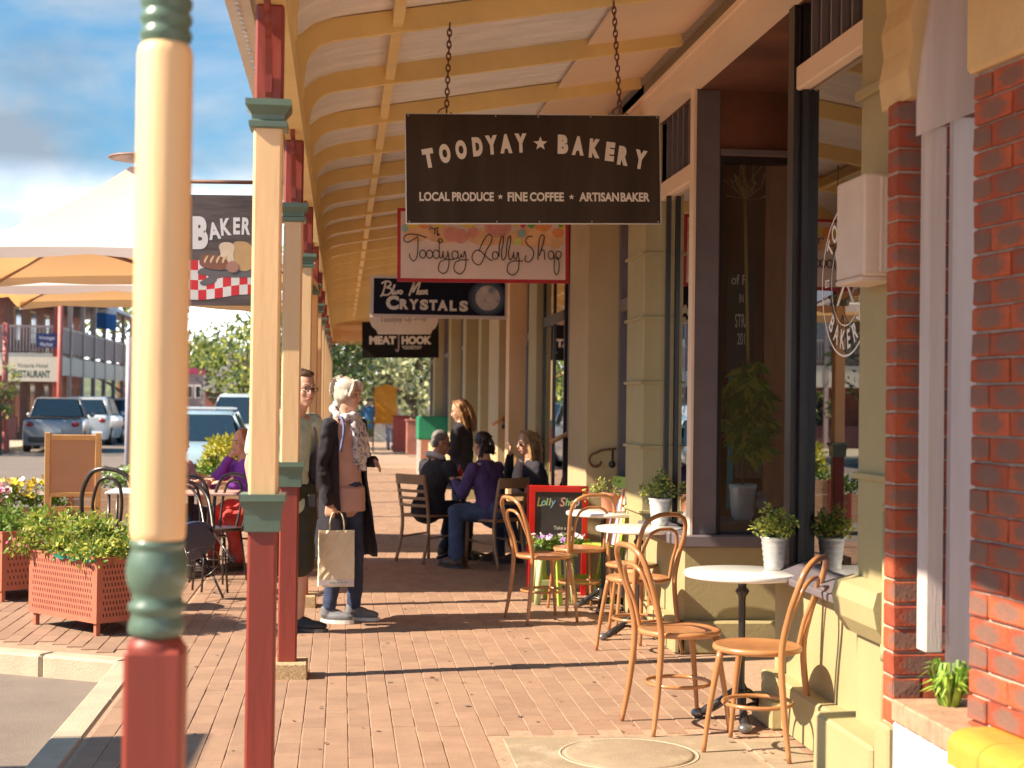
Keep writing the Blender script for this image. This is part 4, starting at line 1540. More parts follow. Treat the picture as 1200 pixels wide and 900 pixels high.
# ------------------------------------------------------------------ cafe furniture
M_bent = mat('bentwood_varnish', (.43, .185, .07), .28, .18, 12, stretch=(1, 1, .3), coat=.5)
M_bseat = mat('bentwood_seat', (.50, .215, .085), .3, .15, 9, coat=.5)
def bentwood(loc, rz, label, tilt=0):
    t = thing('bentwood_chair', label, 'chair', loc, rz, 'bentwood chairs at the bistro tables')
    b = MB()
    b.lathe([(.02, .447), (.185, .447), (.198, .452), (.202, .462), (.200, .472), (.192, .477), (.178, .474), (.150, .470), (.0, .468)], n=32, cap=False)
    b.build('seat', M_bseat, t)
    for s in (-1, 1):
        b = MB()
        q = cr_spline([(s * .135, .125, .45), (s * .150, .145, .33), (s * .168, .168, .16), (s * .178, .185, .0)], 3)
        b.tube(q, [.0165 - .006 * i / (len(q) - 1) for i in range(len(q))], 10)
        b.build('leg', M_bent, t)
    # back legs and outer hoop: one bent piece
    half = [(-.190, -.215, .0), (-.172, -.185, .20), (-.160, -.165, .45), (-.168, -.195, .62), (-.176, -.235, .74), (-.155, -.265, .83), (-.085, -.285, .875)]
    q = cr_spline(half + [(0, -.29, .882)] + [(-p[0], p[1], p[2]) for p in half[::-1]], 4)
    rs = [.0105 + .005 * min(1, p.z / .2) * (1 if p.z < .6 else .8) for p in q]
    b = MB()
    b.tube(q, rs, 10)
    b.build('back_hoop', M_bent, t)
    half = [(-.128, -.150, .455), (-.128, -.178, .58), (-.128, -.218, .68), (-.105, -.245, .755), (-.055, -.258, .785)]
    q = cr_spline(half + [(0, -.262, .79)] + [(-p[0], p[1], p[2]) for p in half[::-1]], 4)
    b = MB()
    b.tube(q, .0105, 10)
    b.build('inner_hoop', M_bent, t)
    b = MB()
    b.tube([(.158 * math.cos(a), .155 * math.sin(a) - .005, .215) for a in [2 * PI * i / 28 for i in range(28)]], .0095, 8, closed=True)
    b.build('foot_ring', M_bent, t)
    return t
C1 = bentwood((1.885, 6.79, 0), math.radians(56), 'bentwood chair nearest the camera, hoop back to the right of the front white table')
def place(loc, ang, label):
    return dup(C1, (loc[0], loc[1], 0), math.radians(ang), label)
place((1.64, 7.30), -78, 'bentwood chair left of the front white table, seen side on with hoop leaning left')
place((1.865, 9.50), 28, 'bentwood chair in front of the middle white table, hoop facing the camera')
place((1.46, 10.93), -72, 'leftmost bentwood chair, standing out in the walkway before the red chalkboard')
place((1.80, 11.44), 14, 'bentwood chair beside the far white table in front of the chalkboard')
t = thing('bentwood_stool', 'low round bentwood stool tucked behind the middle bentwood chair', 'stool', (1.98, 10.32, 0))
MB().lathe([(.02, .447), (.165, .447), (.176, .455), (.176, .468), (.165, .474), (.0, .470)], n=28, cap=False).build('seat', M_bseat, t)
for k in range(4):
    a = PI / 4 + k * PI / 2
    b = MB()
    b.tube(cr_spline([(.12 * math.cos(a), .12 * math.sin(a), .45), (.15 * math.cos(a), .15 * math.sin(a), .2), (.18 * math.cos(a), .18 * math.sin(a), 0)], 3), .0125, 8)
    b.build('leg', M_bent, t)
b = MB()
b.tube([(.13 * math.cos(a), .13 * math.sin(a), .36 + .02 * math.cos(4 * a)) for a in [2 * PI * i / 32 for i in range(32)]], .009, 6, closed=True)
b.build('brace_ring', M_bent, t)

M_ttop = mat('white_marble_top', (.82, .80, .78), .25, .03, 4, coat=.3)
M_cast = mat('black_cast_iron', (.022, .018, .020), .32, .3, 20, coat=.3)
M_toe = mat('worn_iron_toe', (.22, .21, .22), .28, .3, 20, metal=.6)
def bistro(loc, label, r=.285, rz=0.):
    t = thing('bistro_table', label, 'table', loc, rz, 'white bistro tables along the wall')
    MB().lathe([(.0, .712), (r - .02, .712), (r - .003, .716), (r, .722), (r, .738), (r - .004, .743), (.0, .745)], n=44, cap=False).build('table_top', M_ttop, t)
    b = MB()
    b.lathe([(.06, .712), (.05, .70), (.022, .69), (.020, .665), (.030, .655), (.034, .645), (.030, .635), (.020, .622), (.0175, .60), (.0165, .20), (.022, .19), (.030, .175), (.030, .15), (.020, .14), (.018, .07)], n=18)
    b.build('column', M_cast, t)
    for k in range(3):
        a = 2 * PI * k / 3 + .35
        c_, s_ = math.cos(a), math.sin(a)
        b = MB()
        q = cr_spline([(.015, 0, .155), (.06, 0, .135), (.13, 0, .085), (.19, 0, .040), (.225, 0, .028)], 4)
        q = [Vector((p.x * c_, p.x * s_, p.z)) for p in q]
        b.tube(q, [.020 + .004 * math.sin(i * .7) for i in range(len(q))], 8)
        q2 = cr_spline([(.02, 0, .08), (.08, 0, .09), (.13, 0, .06), (.18, 0, .03)], 4)
        b.tube([Vector((p.x * c_, p.x * s_, p.z)) for p in q2], .009, 6)
        b.build('leg', M_cast, t)
        b = MB()
        b.sphere((.235 * c_, .235 * s_, .024), (.036, .032, .024), 12, 8)
        b.build('toe', M_toe, t)
    return t
T1 = bistro((1.965, 7.36, 0), 'nearest white round bistro table by the bakery window with a zinc pot of herbs')
T2 = dup(T1, (1.97, 10.02, 0), .8, 'middle white round bistro table with a zinc pot of herbs')
T3 = dup(T1, (1.98, 11.44, 0), 2.0, 'farthest white round bistro table with a tilted terracotta pot')

M_zinc = mat('galvanised_zinc', (.55, .54, .53), .38, .12, 8, metal=.5)
M_pale = mat('pale_zinc', (.68, .67, .66), .4, .08, 8, metal=.2)
def herb_pot(loc, label, s=1., m=M_zinc, leaf=(M_leafA, M_leafB), seed=1):
    t = thing('herb_pot', label, 'potted plant', loc, 0)
    pr = [(.042, 0), (.044, .004)]
    for i in range(5):
        z = .012 + i * .024
        r = .044 + .014 * z / .13
        pr += [(r, z), (r + .0025, z + .008), (r + .0005, z + .016)]
    pr += [(.060, .135), (.064, .139), (.064, .144), (.058, .146), (.055, .12)]
    pr = [(a * s, z * s) for a, z in pr]
    b = MB()
    b.lathe(pr, n=24)
    b.build('bucket', m, t)
    b = MB()
    b.lathe([(.054 * s, .12 * s), (.02 * s, .128 * s), (0, .13 * s)], n=14, cap=False)
    b.build('soil', M_soil, t)
    q = random.Random(seed)
    b = MB()
    bs = MB()
    pts = []
    for i in range(46):
        a = q.uniform(0, 2 * PI)
        rr_ = .088 * s * math.sqrt(q.random())
        h = (.145 + q.uniform(.03, .135) * (1.1 - rr_ / (.13 * s))) * s
        p = Vector((rr_ * math.cos(a), rr_ * math.sin(a), h))
        pts.append(p)
        bs.tube([(p.x * .3, p.y * .3, .12 * s), p], .0014, 4)
    leaf_cloud(b, pts, .022 * s, q, 16, .024 * s, .5, len(leaf))
    b.build('leaves', list(leaf), t, fix=False, kind='stuff')
    bs.build('stems', M_stem, t, fix=False, kind='stuff')
    return t
q1 = G(911, 666, .745)
herb_pot((2.145, 7.43, .745), 'ribbed zinc pot of leafy herbs on the nearest white table', 1.12, seed=4)
herb_pot((2.14, 10.16, .745), 'pale zinc pot of bushy herbs on the middle white table', 1.25, M_pale, (M_leafA, M_leafG, M_leafB), 9)
t = thing('terracotta_pot', 'tilted terracotta pot with a straggly pale plant on the farthest white table', 'potted plant', (2.0, 11.36, .752))
M_terra = mat('terracotta', (.50, .20, .11), .75, .15, 12, bump=.2)
b = MB()
Mt = Matrix.Rotation(.12, 4, 'Y')
b.lathe([(.050, .0), (.068, .10), (.078, .102), (.080, .135), (.070, .137), (.064, .11)], n=24, M=Mt)
b.build('pot', M_terra, t)
q = random.Random(5)
pts = [Vector((-.06 + q.gauss(0, .05), q.gauss(0, .04), .16 + q.gauss(0, .03))) for i in range(26)]
b = MB()
leaf_cloud(b, pts, .028, q, 10, .02, .3, 2)
b.build('leaves', [M_leafB, M_leafG], t, fix=False, kind='stuff')
b = MB()
for p in pts:
    b.tube([(0, 0, .1), p], .0015, 4)
b.build('stems', M_stem, t, fix=False, kind='stuff')

# red framed chalkboard
a, c = G(616, 690), G(684, 699)
t = thing('chalkboard_sign', 'red framed pavement chalkboard with coloured chalk lolly shop lettering', 'sign', (1.76, 12.35, 0), math.radians(-4))
M_rf = mat('bright_red_gloss', (.62, .012, .008), .3, .06, coat=.3)
M_chalk = mat('chalk_black', (.055, .045, .045), .8, .3, 4)
BW, BH = .47, .90
tl = Matrix.Rotation(.13, 4, 'X')
def bx(name, m, x0, x1, z0, z1, y0=-.012, y1=.012, M=tl, ch=.002):
    return MB().box(x0, x1, y0, y1, z0, z1, M=M, ch=ch).build(name, m, t)
bx('slate', M_chalk, -BW / 2 + .03, BW / 2 - .03, .16, BH - .04, -.004, .006)
bx('frame_rail', M_rf, -BW / 2, BW / 2, BH - .05, BH)
bx('frame_rail', M_rf, -BW / 2 + .045, BW / 2 - .045, .11, .16)
bx('frame_stile', M_rf, -BW / 2, -BW / 2 + .045, 0, BH - .05)
bx('frame_stile', M_rf, BW / 2 - .045, BW / 2, 0, BH - .05)
M2 = Matrix.Translation((0, .245, 0)) @ Matrix.Rotation(-.14, 4, 'X')
for (x0, x1) in ((-BW / 2, -BW / 2 + .04), (BW / 2 - .04, BW / 2)):
    MB().box(x0, x1, -.01, .01, 0, BH - .02, M=M2).build('rear_leg', M_rf, t)
chc = [(.70, .55, .2), (.25, .6, .55), (.6, .62, .25), (.55, .65, .2), (.25, .45, .62), (.7, .35, .3), (.35, .62, .25), (.65, .58, .25), (.65, .62, .55)]
word = 'Lolly Shop'
xs = [-.165, -.13, -.105, -.082, -.055, 0, .02, .062, .10, .14]
k = 0
for i, chh in enumerate(word):
    if chh == ' ':
        continue
    me = text_mesh(chh, .085 if chh not in 'LS' else .105, .0, .0015, 'CENTER', .85, .2)
    bb = join_meshes([(me, tl @ Matrix.Translation((xs[i] + .005, -.0055, .765)) @ FACE)])
    bb.build('chalk_letter', mat('chalk_' + ['amber', 'teal', 'lemon', 'lime', 'blue', 'rose', 'green', 'gold', 'white'][k], chc[k], .8), t, fix=False)
    k += 1
for i, (wd, x, z) in enumerate((('Take a trip', .045, .555), ('down ..', .07, .51))):
    me = text_mesh(wd, .042, .0, .0008, 'CENTER', .9)
    join_meshes([(me, tl @ Matrix.Translation((x, -.0055, z)) @ FACE)]).build('chalk_writing', MATS['chalk_white'] if 'chalk_white' in MATS else M_cletter, t, fix=False, kind='stuff')
# pale green flower stool
M_pgreen = mat('pale_green_paint', (.52, .58, .30), .5, .12, 8)
M_lime = mat('lime_green_paint', (.36, .50, .07), .4, .08, 8)
t = thing('flower_stool', 'pale green stool carrying a box of pansies before the chalkboard', 'stool', (1.66, 11.85, 0), .1)
MB().box(-.17, .17, -.10, .10, .37, .40, ch=.004).build('seat', M_pgreen, t)
for sx in (-1, 1):
    for sy in (-1, 1):
        b = MB()
        b.tube([(sx * .12, sy * .07, .37), (sx * .15, sy * .09, 0)], .026, 4)
        b.build('leg', M_pgreen, t)
MB().box(-.13, .13, -.012, .012, .14, .18).build('stretcher', M_pgreen, t)
t = thing('pansy_box', 'low box of white and violet pansies on the pale green stool', 'flower box', (1.66, 11.85, .40), .1)
MB().box(-.17, .17, -.08, .08, .0, .05, ch=.004).build('tray', M_leafC, t)
q = random.Random(8)
pts = [Vector((q.uniform(-.17, .22), q.uniform(-.08, .08), .055 + q.uniform(0, .035))) for i in range(44)]
b = MB()
leaf_cloud(b, pts, .035, q, 9, .03, .4, 2)
b.build('leaves', [M_leafL, M_leafA], t, fix=False, kind='stuff')
def blossoms(parent, pts, q, size, mats_, name='flowers'):
    b = MB()
    for p in pts:
        b.cur = q.randrange(len(mats_))
        nrm = Vector((q.gauss(0, .5), -.6 + q.gauss(0, .4), .7)).normalized()
        a = nrm.cross(Vector((0, 0, 1))).normalized()
        c = nrm.cross(a)
        for k in range(5):
            an = 2 * PI * k / 5
            d = a * math.cos(an) + c * math.sin(an)
            e = nrm.cross(d)
            s_ = size * q.uniform(.8, 1.2)
            P0 = Vector(p) + nrm * .01
            b.add([P0, P0 + d * s_ * .7 + e * s_ * .4 + nrm * .003, P0 + d * s_ + nrm * .006, P0 + d * s_ * .7 - e * s_ * .4 + nrm * .003], [[0, 1, 2, 3]])
    b.cur = 0
    b.build(name, mats_, parent, fix=False, kind='stuff')
M_fw = mat('petal_white', (.72, .66, .68), .6)
M_fv = mat('petal_violet', (.30, .14, .42), .6, .3)
M_fy = mat('petal_yellow', (.76, .55, .04), .6, .2)
M_fp = mat('petal_magenta', (.50, .05, .17), .6, .3)
blossoms(t, [p + Vector((0, -.03, .04)) for p in pts if q.random() < .6], q, .026, [M_fw, M_fv, M_fw])
# lime chair with striped fabric
t = thing('lime_chair', 'lime green slatted chair with striped cloth back standing by the far white table', 'chair', (1.88, 11.95, 0), math.radians(-80))
for s in (-1, 1):
    b = MB()
    b.box(-.02, .02, -.016, .016, 0, .98, M=Matrix.Translation((s * .19, .20, 0)) @ Matrix.Rotation(-.17, 4, 'X'))
    b.build('back_post', M_lime, t)
    b = MB()
    b.box(-.02, .02, -.016, .016, 0, .46, M=Matrix.Translation((s * .19, -.22, 0)) @ Matrix.Rotation(.06, 4, 'X'))
    b.build('leg', M_lime, t)
    MB().box(s * .19 - .015, s * .19 + .015, -.2, .2, .16, .19).build('side_rail', M_lime, t)
for k in range(5):
    MB().box(-.2, .2, -.22 + k * .09, -.15 + k * .09, .43, .45, ch=.003).build('seat_slat', M_lime, t)
Mb = Matrix.Translation((0, .20, 0)) @ Matrix.Rotation(-.17, 4, 'X')
MB().box(-.21, .21, -.02, .02, .90, .99, M=Mb).build('top_rail', M_lime, t)
sc = [(.62, .10, .05), (.70, .60, .50), (.35, .12, .30), (.70, .35, .10), (.16, .15, .35), (.7, .6, .45)]
for k in range(8):
    MB().box(-.17 + k * .0425, -.17 + k * .0425 + .0425, -.024, -.012, .45, .90, M=Mb).build('fabric_stripe', mat('stripe_' + 'abcdef'[k % 6], sc[k % 6], .8), t)

# plant, broom and chalkboard behind the return pane
t = thing('window_plant', 'climbing houseplant with hand-shaped leaves in a white pot inside the shop window', 'potted plant', (0, 0, 0))
pc_ = AY(870, 620, 9.95)
t.location = (pc_.x, 9.95, .80)
MB().lathe([(.055, 0), (.075, .03), (.088, .20), (.092, .205), (.092, .235), (.080, .236), (.075, .2)], n=24).build('pot', M_pale, t)
q = random.Random(21)
b, bs = MB(), MB()
for s_ in range(4):
    top = Vector((q.uniform(-.02, .06), q.uniform(-.02, .02), 1.05 - s_ * .12))
    q_ = cr_spline([(0, 0, .2), (q.uniform(-.04, .05), 0, .5), (q.uniform(-.03, .06), 0, .8), top], 4)
    bs.tube(q_, .005, 5)
    for p in q_[4:]:
        for k in range(2):
            base = p + Vector((q.gauss(0, .06), q.gauss(0, .03), q.gauss(0, .04)))
            bs.tube([p, base], .0025, 4)
            for m_ in range(6):
                an = -PI / 2 + (m_ - 2.5) * .42 + q.gauss(0, .1)
                d = Vector((math.cos(an), q.gauss(0, .3), math.sin(an))).normalized()
                sd_ = d.cross(Vector((0, 1, 0))).normalized()
                Ls = q.uniform(.09, .16)
                b.cur = q.randrange(3)
                b.add([base, base + d * Ls * .5 + sd_ * Ls * .14, base + d * Ls, base + d * Ls * .5 - sd_ * Ls * .14], [[0, 1, 2, 3]])
b.cur = 0
b.build('leaves', [M_leafL, M_leafA, M_leafB], t, fix=False, kind='stuff')
bs.build('stems', M_stem, t, fix=False, kind='stuff')
MB().box(2.41, 3.4, RYf + .14, RYf + .8, .74, .80).build('display_shelf', M_frame, bk)
t = thing('wheat_pole', 'yellow pole with dried wheat heads leaning inside the shop window', 'decoration', (0, 0, 0))
p0, p1 = AY(877, 440, 10.1), AY(873, 235, 10.1)
b = MB()
b.tube([p0, p1], .011, 8)
b.build('pole', mat('yellow_cane', (.55, .33, .09), .5), t)
b = MB()
q = random.Random(2)
for i in range(26):
    e = p1 + Vector((q.gauss(0, .06), q.gauss(0, .02), q.uniform(.02, .26)))
    b.tube([p1, (p1 + e) / 2 + Vector((q.gauss(0, .02), 0, 0)), e], [.002, .002, .006], 4)
b.build('wheat_heads', mat('dry_straw', (.55, .38, .16), .8), t, kind='stuff')
B = Board(852, 318, 884, 440, 10.25, 'menu_blackboard', 'handwritten blackboard hanging inside the bakery window', 'blackboard')
B.rect('slate', M_chalk, 852, 318, 884, 440, 0, .02)
B.words([('of F', 856, 322, 874, 334, .001), ('IN', 866, 345, 871, 355, .001), ('STRA', 861, 368, 878, 384, .001), ('2016', 864, 390, 878, 404, .001)], M_cletter)
t = thing('bird_figurine', 'small grey bird figurine on the display shelf beside the white pot', 'figurine', tuple(AY(893, 590, 9.9)))
b = MB()
b.sphere((0, 0, 0), (.045, .035, .05), 12, 8)
b.sphere((-.01, 0, .06), (.026, .024, .024), 10, 8)
b.tube([(-.03, 0, .06), (-.055, 0, .055)], [.007, .001], 6)
b.tube([(.03, 0, -.01), (.09, 0, -.05)], [.02, .006], 6)
b.tube([(0, 0, -.04), (0, 0, -.09)], .006, 5)
b.build('body', mat('grey_glaze', (.35, .33, .35), .4), t)

for (x0_, x1_, y0_, y1_, Yp, nm, cc) in ((893, 926, 180, 626, 10.9, 'timber_panel', (.42, .15, .06)), (852, 860, 430, 626, 10.7, 'teal_panel', (.03, .22, .22)), (861, 893, 470, 560, 11.1, 'poster_panel', (.40, .30, .26))):
    pa, pb = AY(x0_, y1_, Yp), AY(x1_, y0_, Yp)
    MB().box(pa.x, pb.x, Yp, Yp + .03, max(pa.z, .82), pb.z).build(nm, mat(nm + '_paint', cc, .6, .25, 5, stretch=(4, 4, .6)), bk)
# ------------------------------------------------------------------ cafe umbrellas
M_canvas = mat('white_canvas', (.82, .79, .74), .8, .03, 3, bump=.05, trans=.38, tcol=(.82, .40, .13))  # orange translucency stands in for warm light bounced up from the paving
M_cpole = mat('brown_umbrella_pole', (.30, .16, .12), .45, .1)
def umbrella(loc, hx, hy, z0, z1, label):
    t = thing('cafe_umbrella', label, 'umbrella', loc, 0, 'white cafe umbrellas')
    b = MB()
    n, m = 7, 8
    # four concave panels and a small drop along the edge
    def P(u, k, v):
        cs = [(-hx, -hy), (hx, -hy), (hx, hy), (-hx, hy)]
        a, c = cs[k], cs[(k + 1) % 4]
        ex, ey = a[0] + (c[0] - a[0]) * v, a[1] + (c[1] - a[1]) * v
        sag = .06 * math.sin(PI * v)
        ex *= 1 - sag
        ey *= 1 - sag
        r = u
        z = z1 - (z1 - z0) * (1 - (1 - r) ** 1.55) - .05 * math.sin(PI * v) * math.sin(PI * r) + .05 * math.sin(PI * v) * r
        return (ex * r, ey * r, z)
    for k in range(4):
        vs = [P(.05 + .95 * i / m, k, j / n) for i in range(m + 1) for j in range(n + 1)]
        fs = [[i * (n + 1) + j, i * (n + 1) + j + 1, (i + 1) * (n + 1) + j + 1, (i + 1) * (n + 1) + j] for i in range(m) for j in range(n)]
        b.add(vs, fs, True)
        vs = []
        for j in range(n + 1):
            p = P(1, k, j / n)
            vs += [p, (p[0] * 1.004, p[1] * 1.004, p[2] - .075 + .02 * math.cos(j * 2.1))]
        b.add(vs, [[2 * j, 2 * j + 1, 2 * j + 3, 2 * j + 2] for j in range(n)], True)
    b.build('canopy', M_canvas, t, fix=False)
    b = MB()
    b.tube([(0, 0, 0), (0, 0, z1 - .02)], .032, 12)
    b.build('pole', M_cpole, t)
    for k in range(4):
        sx, sy = ((-1, -1), (1, -1), (1, 1), (-1, 1))[k]
        b = MB()
        b.tube([P(.06, k, 0)[:2] + (z1 - .16,), (P(.5, k, 0)[0], P(.5, k, 0)[1], P(.5, k, 0)[2] - .05), (P(1, k, 0)[0] * .99, P(1, k, 0)[1] * .99, z0 - .05)], .014, 6)
        b.tube([(sx * .03, sy * .03, z0 + .05), (P(.5, k, 0)[0], P(.5, k, 0)[1], P(.5, k, 0)[2] - .04)], .012, 6)
        b.build('rib', M_cpole, t)
    b = MB()
    b.lathe([(.0, z1 + .045), (.26, z1 + .02), (.275, z1 + .005), (.2, z1), (.03, z1 - .01)], n=20, cap=False)
    b.build('top_disc', M_cpole, t)
    MB().box(-.33, .33, -.33, .33, -.0, .06, ch=.01).build('foot', M_cast, t)
    return t
umbrella((-1.72, 13.3, 0), 1.5, 1.42, 2.65, 3.58, 'big white cafe umbrella behind the turned post, with a disc on its peak')
umbrella((-2.0, 16.35, 0), 1.55, 1.15, 2.6, 3.75, 'second white cafe umbrella half hidden behind the first one')
umbrella((-5.3, 5.0, -.13), 1.6, 1.65, 2.75, 3.7, 'added white umbrella, unseen off the left side, put there to shade the kerb')  # added out of view; stands in for the unknown thing shading the kerb

# ------------------------------------------------------------------ planters
M_pred = mat('red_perforated_steel', (.46, .14, .085), .5, .1, 5, dirt=((.6, .32, .25), 18, .70))
M_hole = mat('punched_slot', (.08, .02, .015), .9)
def perf_planter(p0, p1, depth, h, label, slots=(26, 9)):
    """p0,p1: front bottom corners on the ground"""
    d = Vector((p1[0] - p0[0], p1[1] - p0[1], 0))
    L_ = d.length
    t = thing('planter_box', label, 'planter', (p0[0], p0[1], 0), math.atan2(d.y, d.x))
    z0 = .085
    b = MB()
    b.box(0, L_, 0, .004, z0, h)
    b.build('front_panel', M_pred, t)
    MB().box(L_ - .004, L_, .004, depth, z0, h).build('side_panel', M_pred, t)
    MB().box(0, .004, .004, depth, z0, h).build('side_panel', M_pred, t)
    MB().box(0.004, L_ - .004, depth - .004, depth, z0, h).build('rear_panel', M_pred, t)
    MB().box(.004, L_ - .004, .004, depth - .004, h - .07, h - .045).build('soil', M_soil, t)
    MB().box(-.006, L_ + .006, -.006, .012, h, h + .012).build('rim', M_pred, t)
    MB().box(L_ - .012, L_ + .006, .012, depth, h, h + .012).build('rim', M_pred, t)
    for x in (.03, L_ - .06):
        for y_ in (.02, depth - .05):
            MB().box(x, x + .03, y_, y_ + .03, 0, z0).build('foot', M_pred, t)
    b = MB()
    nx, nz = slots
    for i in range(nx):
        for j in range(nz):
            x = .05 + (L_ - .1) * (i + .5 * (j % 2)) / nx
            z = z0 + .05 + (h - z0 - .10) * j / (nz - 1)
            b.add([(x, -.0012, z - .013), (x + .009, -.0012, z - .010), (x + .004, -.0012, z + .013), (x - .005, -.0012, z + .010)], [[0, 1, 2, 3]])
    for i in range(int(nx * depth / L_)):
        for j in range(nz):
            x = .05 + (depth - .1) * (i + .5 * (j % 2)) / int(nx * depth / L_)
            z = z0 + .05 + (h - z0 - .10) * j / (nz - 1)
            b.add([(L_ + .0012, x, z - .013), (L_ + .0012, x + .009, z - .010), (L_ + .0012, x + .004, z + .013), (L_ + .0012, x - .005, z + .010)], [[0, 1, 2, 3]])
    b.build('punched_slots', M_hole, t, fix=False, kind='stuff')
    return t, L_
t, L_ = perf_planter((-2.10, 10.80), (-1.555, 10.20), .50, .50, 'red perforated steel planter with bushy yellow-green plants beside the turned post')
q = random.Random(31)
pts = []
for i in range(230):
    x = q.uniform(-.10, L_ + .02)
    y_ = q.uniform(-.06, .55)
    hgt = .17 * math.exp(-((x - .22) / .35) ** 2) + .05 + .05 * math.sin(x * 17)
    pts.append(Vector((x, y_, .50 + q.uniform(.0, 1) * hgt)))
b = MB()
leaf_cloud(b, pts, .042, q, 22, .05, .5, 4)
b.build('leaves', [M_leafB, M_leafA, M_leafB, M_leafL], t, fix=False, kind='stuff')
b = MB()
for p in pts[::2]:
    b.tube([(p.x * .9 + .03, p.y, .46), p], .003, 4)
b.build('stems', M_stem, t, fix=False, kind='stuff')
blossoms(t, [p + Vector((-.02, -.03, .02)) for p in pts if p.x < .1 and q.random() < .5], q, .016, [M_fp, M_fp])
b = MB()
vs = []
for i in range(12):
    x = L_ * (.42 + .58 * i / 11)
    vs += [(x, -.010 - .01 * math.sin(i * 1.7), .515 + .015 * math.sin(i * 1.1)), (x, -.02 - .008 * math.cos(i), .495 - .02 * abs(math.sin(i * .9))), (x, .09, .52 + .01 * math.sin(i))]
b.add(vs, [[3 * i + a, 3 * i + a + 1, 3 * i + a + 4, 3 * i + a + 3] for i in range(11) for a in ()] + [[3 * i, 3 * i + 1, 3 * i + 4, 3 * i + 3] for i in range(11)] + [[3 * i, 3 * i + 2, 3 * i + 5, 3 * i + 3] for i in range(11)], True)
b.build('liner', mat('green_plastic_liner', (.02, .16, .11), .5, .2), t, fix=False)
t, L2 = perf_planter((-3.0, 12.45), (-2.52, 11.93), .6, .52, 'red perforated steel planter cut by the left edge of the picture', (18, 8))
pts = [Vector((q.uniform(0, L2), q.uniform(0, .5), .5 + q.uniform(.0, .14))) for i in range(60)]
b = MB()
leaf_cloud(b, pts, .05, q, 16, .05, .5, 2)
b.build('leaves', [M_leafA, M_leafL], t, fix=False, kind='stuff')
M_ptan = mat('weathered_planter_board', (.48, .29, .17), .7, .15, 6, stretch=(1, 1, 5))
def wood_planter(loc, rz, lx, ly, h, label, flow, seed):
    t = thing('planter_box', label, 'planter', loc, rz)
    for i in range(3):
        z = .04 + i * (h - .04) / 3
        MB().box(0, lx, -.02, 0, z, z + (h - .04) / 3 - .006, ch=.003).build('board', M_ptan, t)
        MB().box(lx, lx + .02, 0, ly, z, z + (h - .04) / 3 - .006, ch=.003).build('board', M_ptan, t)
    for x in (0, lx - .05):
        MB().box(x, x + .06, -.035, -.021, 0, h + .01).build('corner_post', M_red, t)
    MB().box(0, lx, 0, ly, h - .08, h - .05).build('soil', M_soil, t)
    q = random.Random(seed)
    pts = [Vector((q.uniform(0, lx), q.uniform(0, ly), h + q.uniform(.0, .17))) for i in range(90)]
    b = MB()
    leaf_cloud(b, pts, .055, q, 12, .05, .5, 2)
    b.build('leaves', [M_leafA, M_leafL], t, fix=False, kind='stuff')
    blossoms(t, [p + Vector((0, -.03, .05)) for p in pts if p.z > h + .05] + [p + Vector((.02, 0, .09)) for p in pts if p.z > h + .1], q, .042, flow)
    return t
wood_planter((-3.75, 14.6, 0), .0, .62, .5, .45, 'timber planter with magenta and white flowers at the far left edge', [M_fp, M_fw, M_fp], 41)
wood_planter((-3.42, 15.6, 0), .35, .75, .5, .46, 'timber planter with yellow and white flowers beside the blank easel', [M_fy, M_fy, M_fw], 42)
wood_planter((-3.35, 19.6, 0), .0, 1.3, .5, .42, 'low reddish planter behind the blank easel at the road edge', [M_leafL, M_fw], 43)
t = wood_planter((-1.75, 19.3, 0), .0, .9, .4, .62, 'planter with a yellow-green shrub in front of the pale blue car', [M_leafB, M_leafB], 44)
q = random.Random(45)
pts = [Vector((.35 + q.gauss(0, .13), .2 + q.gauss(0, .1), .8 + q.uniform(0, .22))) for i in range(60)]
b = MB()
leaf_cloud(b, pts, .07, q, 16, .06, .5, 2)
b.build('shrub', [M_leafB, mat('leaf_bright_yellow', (.55, .48, .05), .5, .2, 20, trans=.3)], t, fix=False, kind='stuff')

# blank easel board
M_tan = mat('orange_pine', (.60, .33, .12), .55, .1, 8, stretch=(1, 1, 4))
M_blank = mat('blank_tan_panel', (.50, .26, .13), .6, .05, 3)
Ye = 14.8
a0, a1 = AY(56, 640, Ye), AY(114, 507, Ye)
t = thing('easel_board', 'blank tan easel board with pine frame standing among the planters', 'sign', ((a0.x + a1.x) / 2, Ye, 0), .12)
w_ = (a1.x - a0.x) / 2 + .01
for s_ in (-1, 1):
    MB().box(s_ * w_ - .025, s_ * w_ + .025, -.02, .02, 0, a1.z, ch=.004, M=Matrix.Rotation(.05, 4, 'X')).build('stile', M_tan, t)
zt = a1.z
for (z0_, z1_) in ((zt - .07, zt - .02), (zt - .60, zt - .56), (zt - .73, zt - .69)):
    MB().box(-w_ + .026, w_ - .026, -.018, .018, z0_, z1_, ch=.003, M=Matrix.Rotation(.05, 4, 'X')).build('rail', M_tan, t)
MB().box(-w_ + .026, w_ - .026, -.006, .006, zt - .56, zt - .07, M=Matrix.Rotation(.05, 4, 'X')).build('blank_panel', M_blank, t)
for s_ in (-1, 1):
    MB().box(s_ * w_ - .02, s_ * w_ + .02, .2, .23, 0, zt - .05, M=Matrix.Rotation(-.12, 4, 'X')).build('rear_leg', M_tan, t)

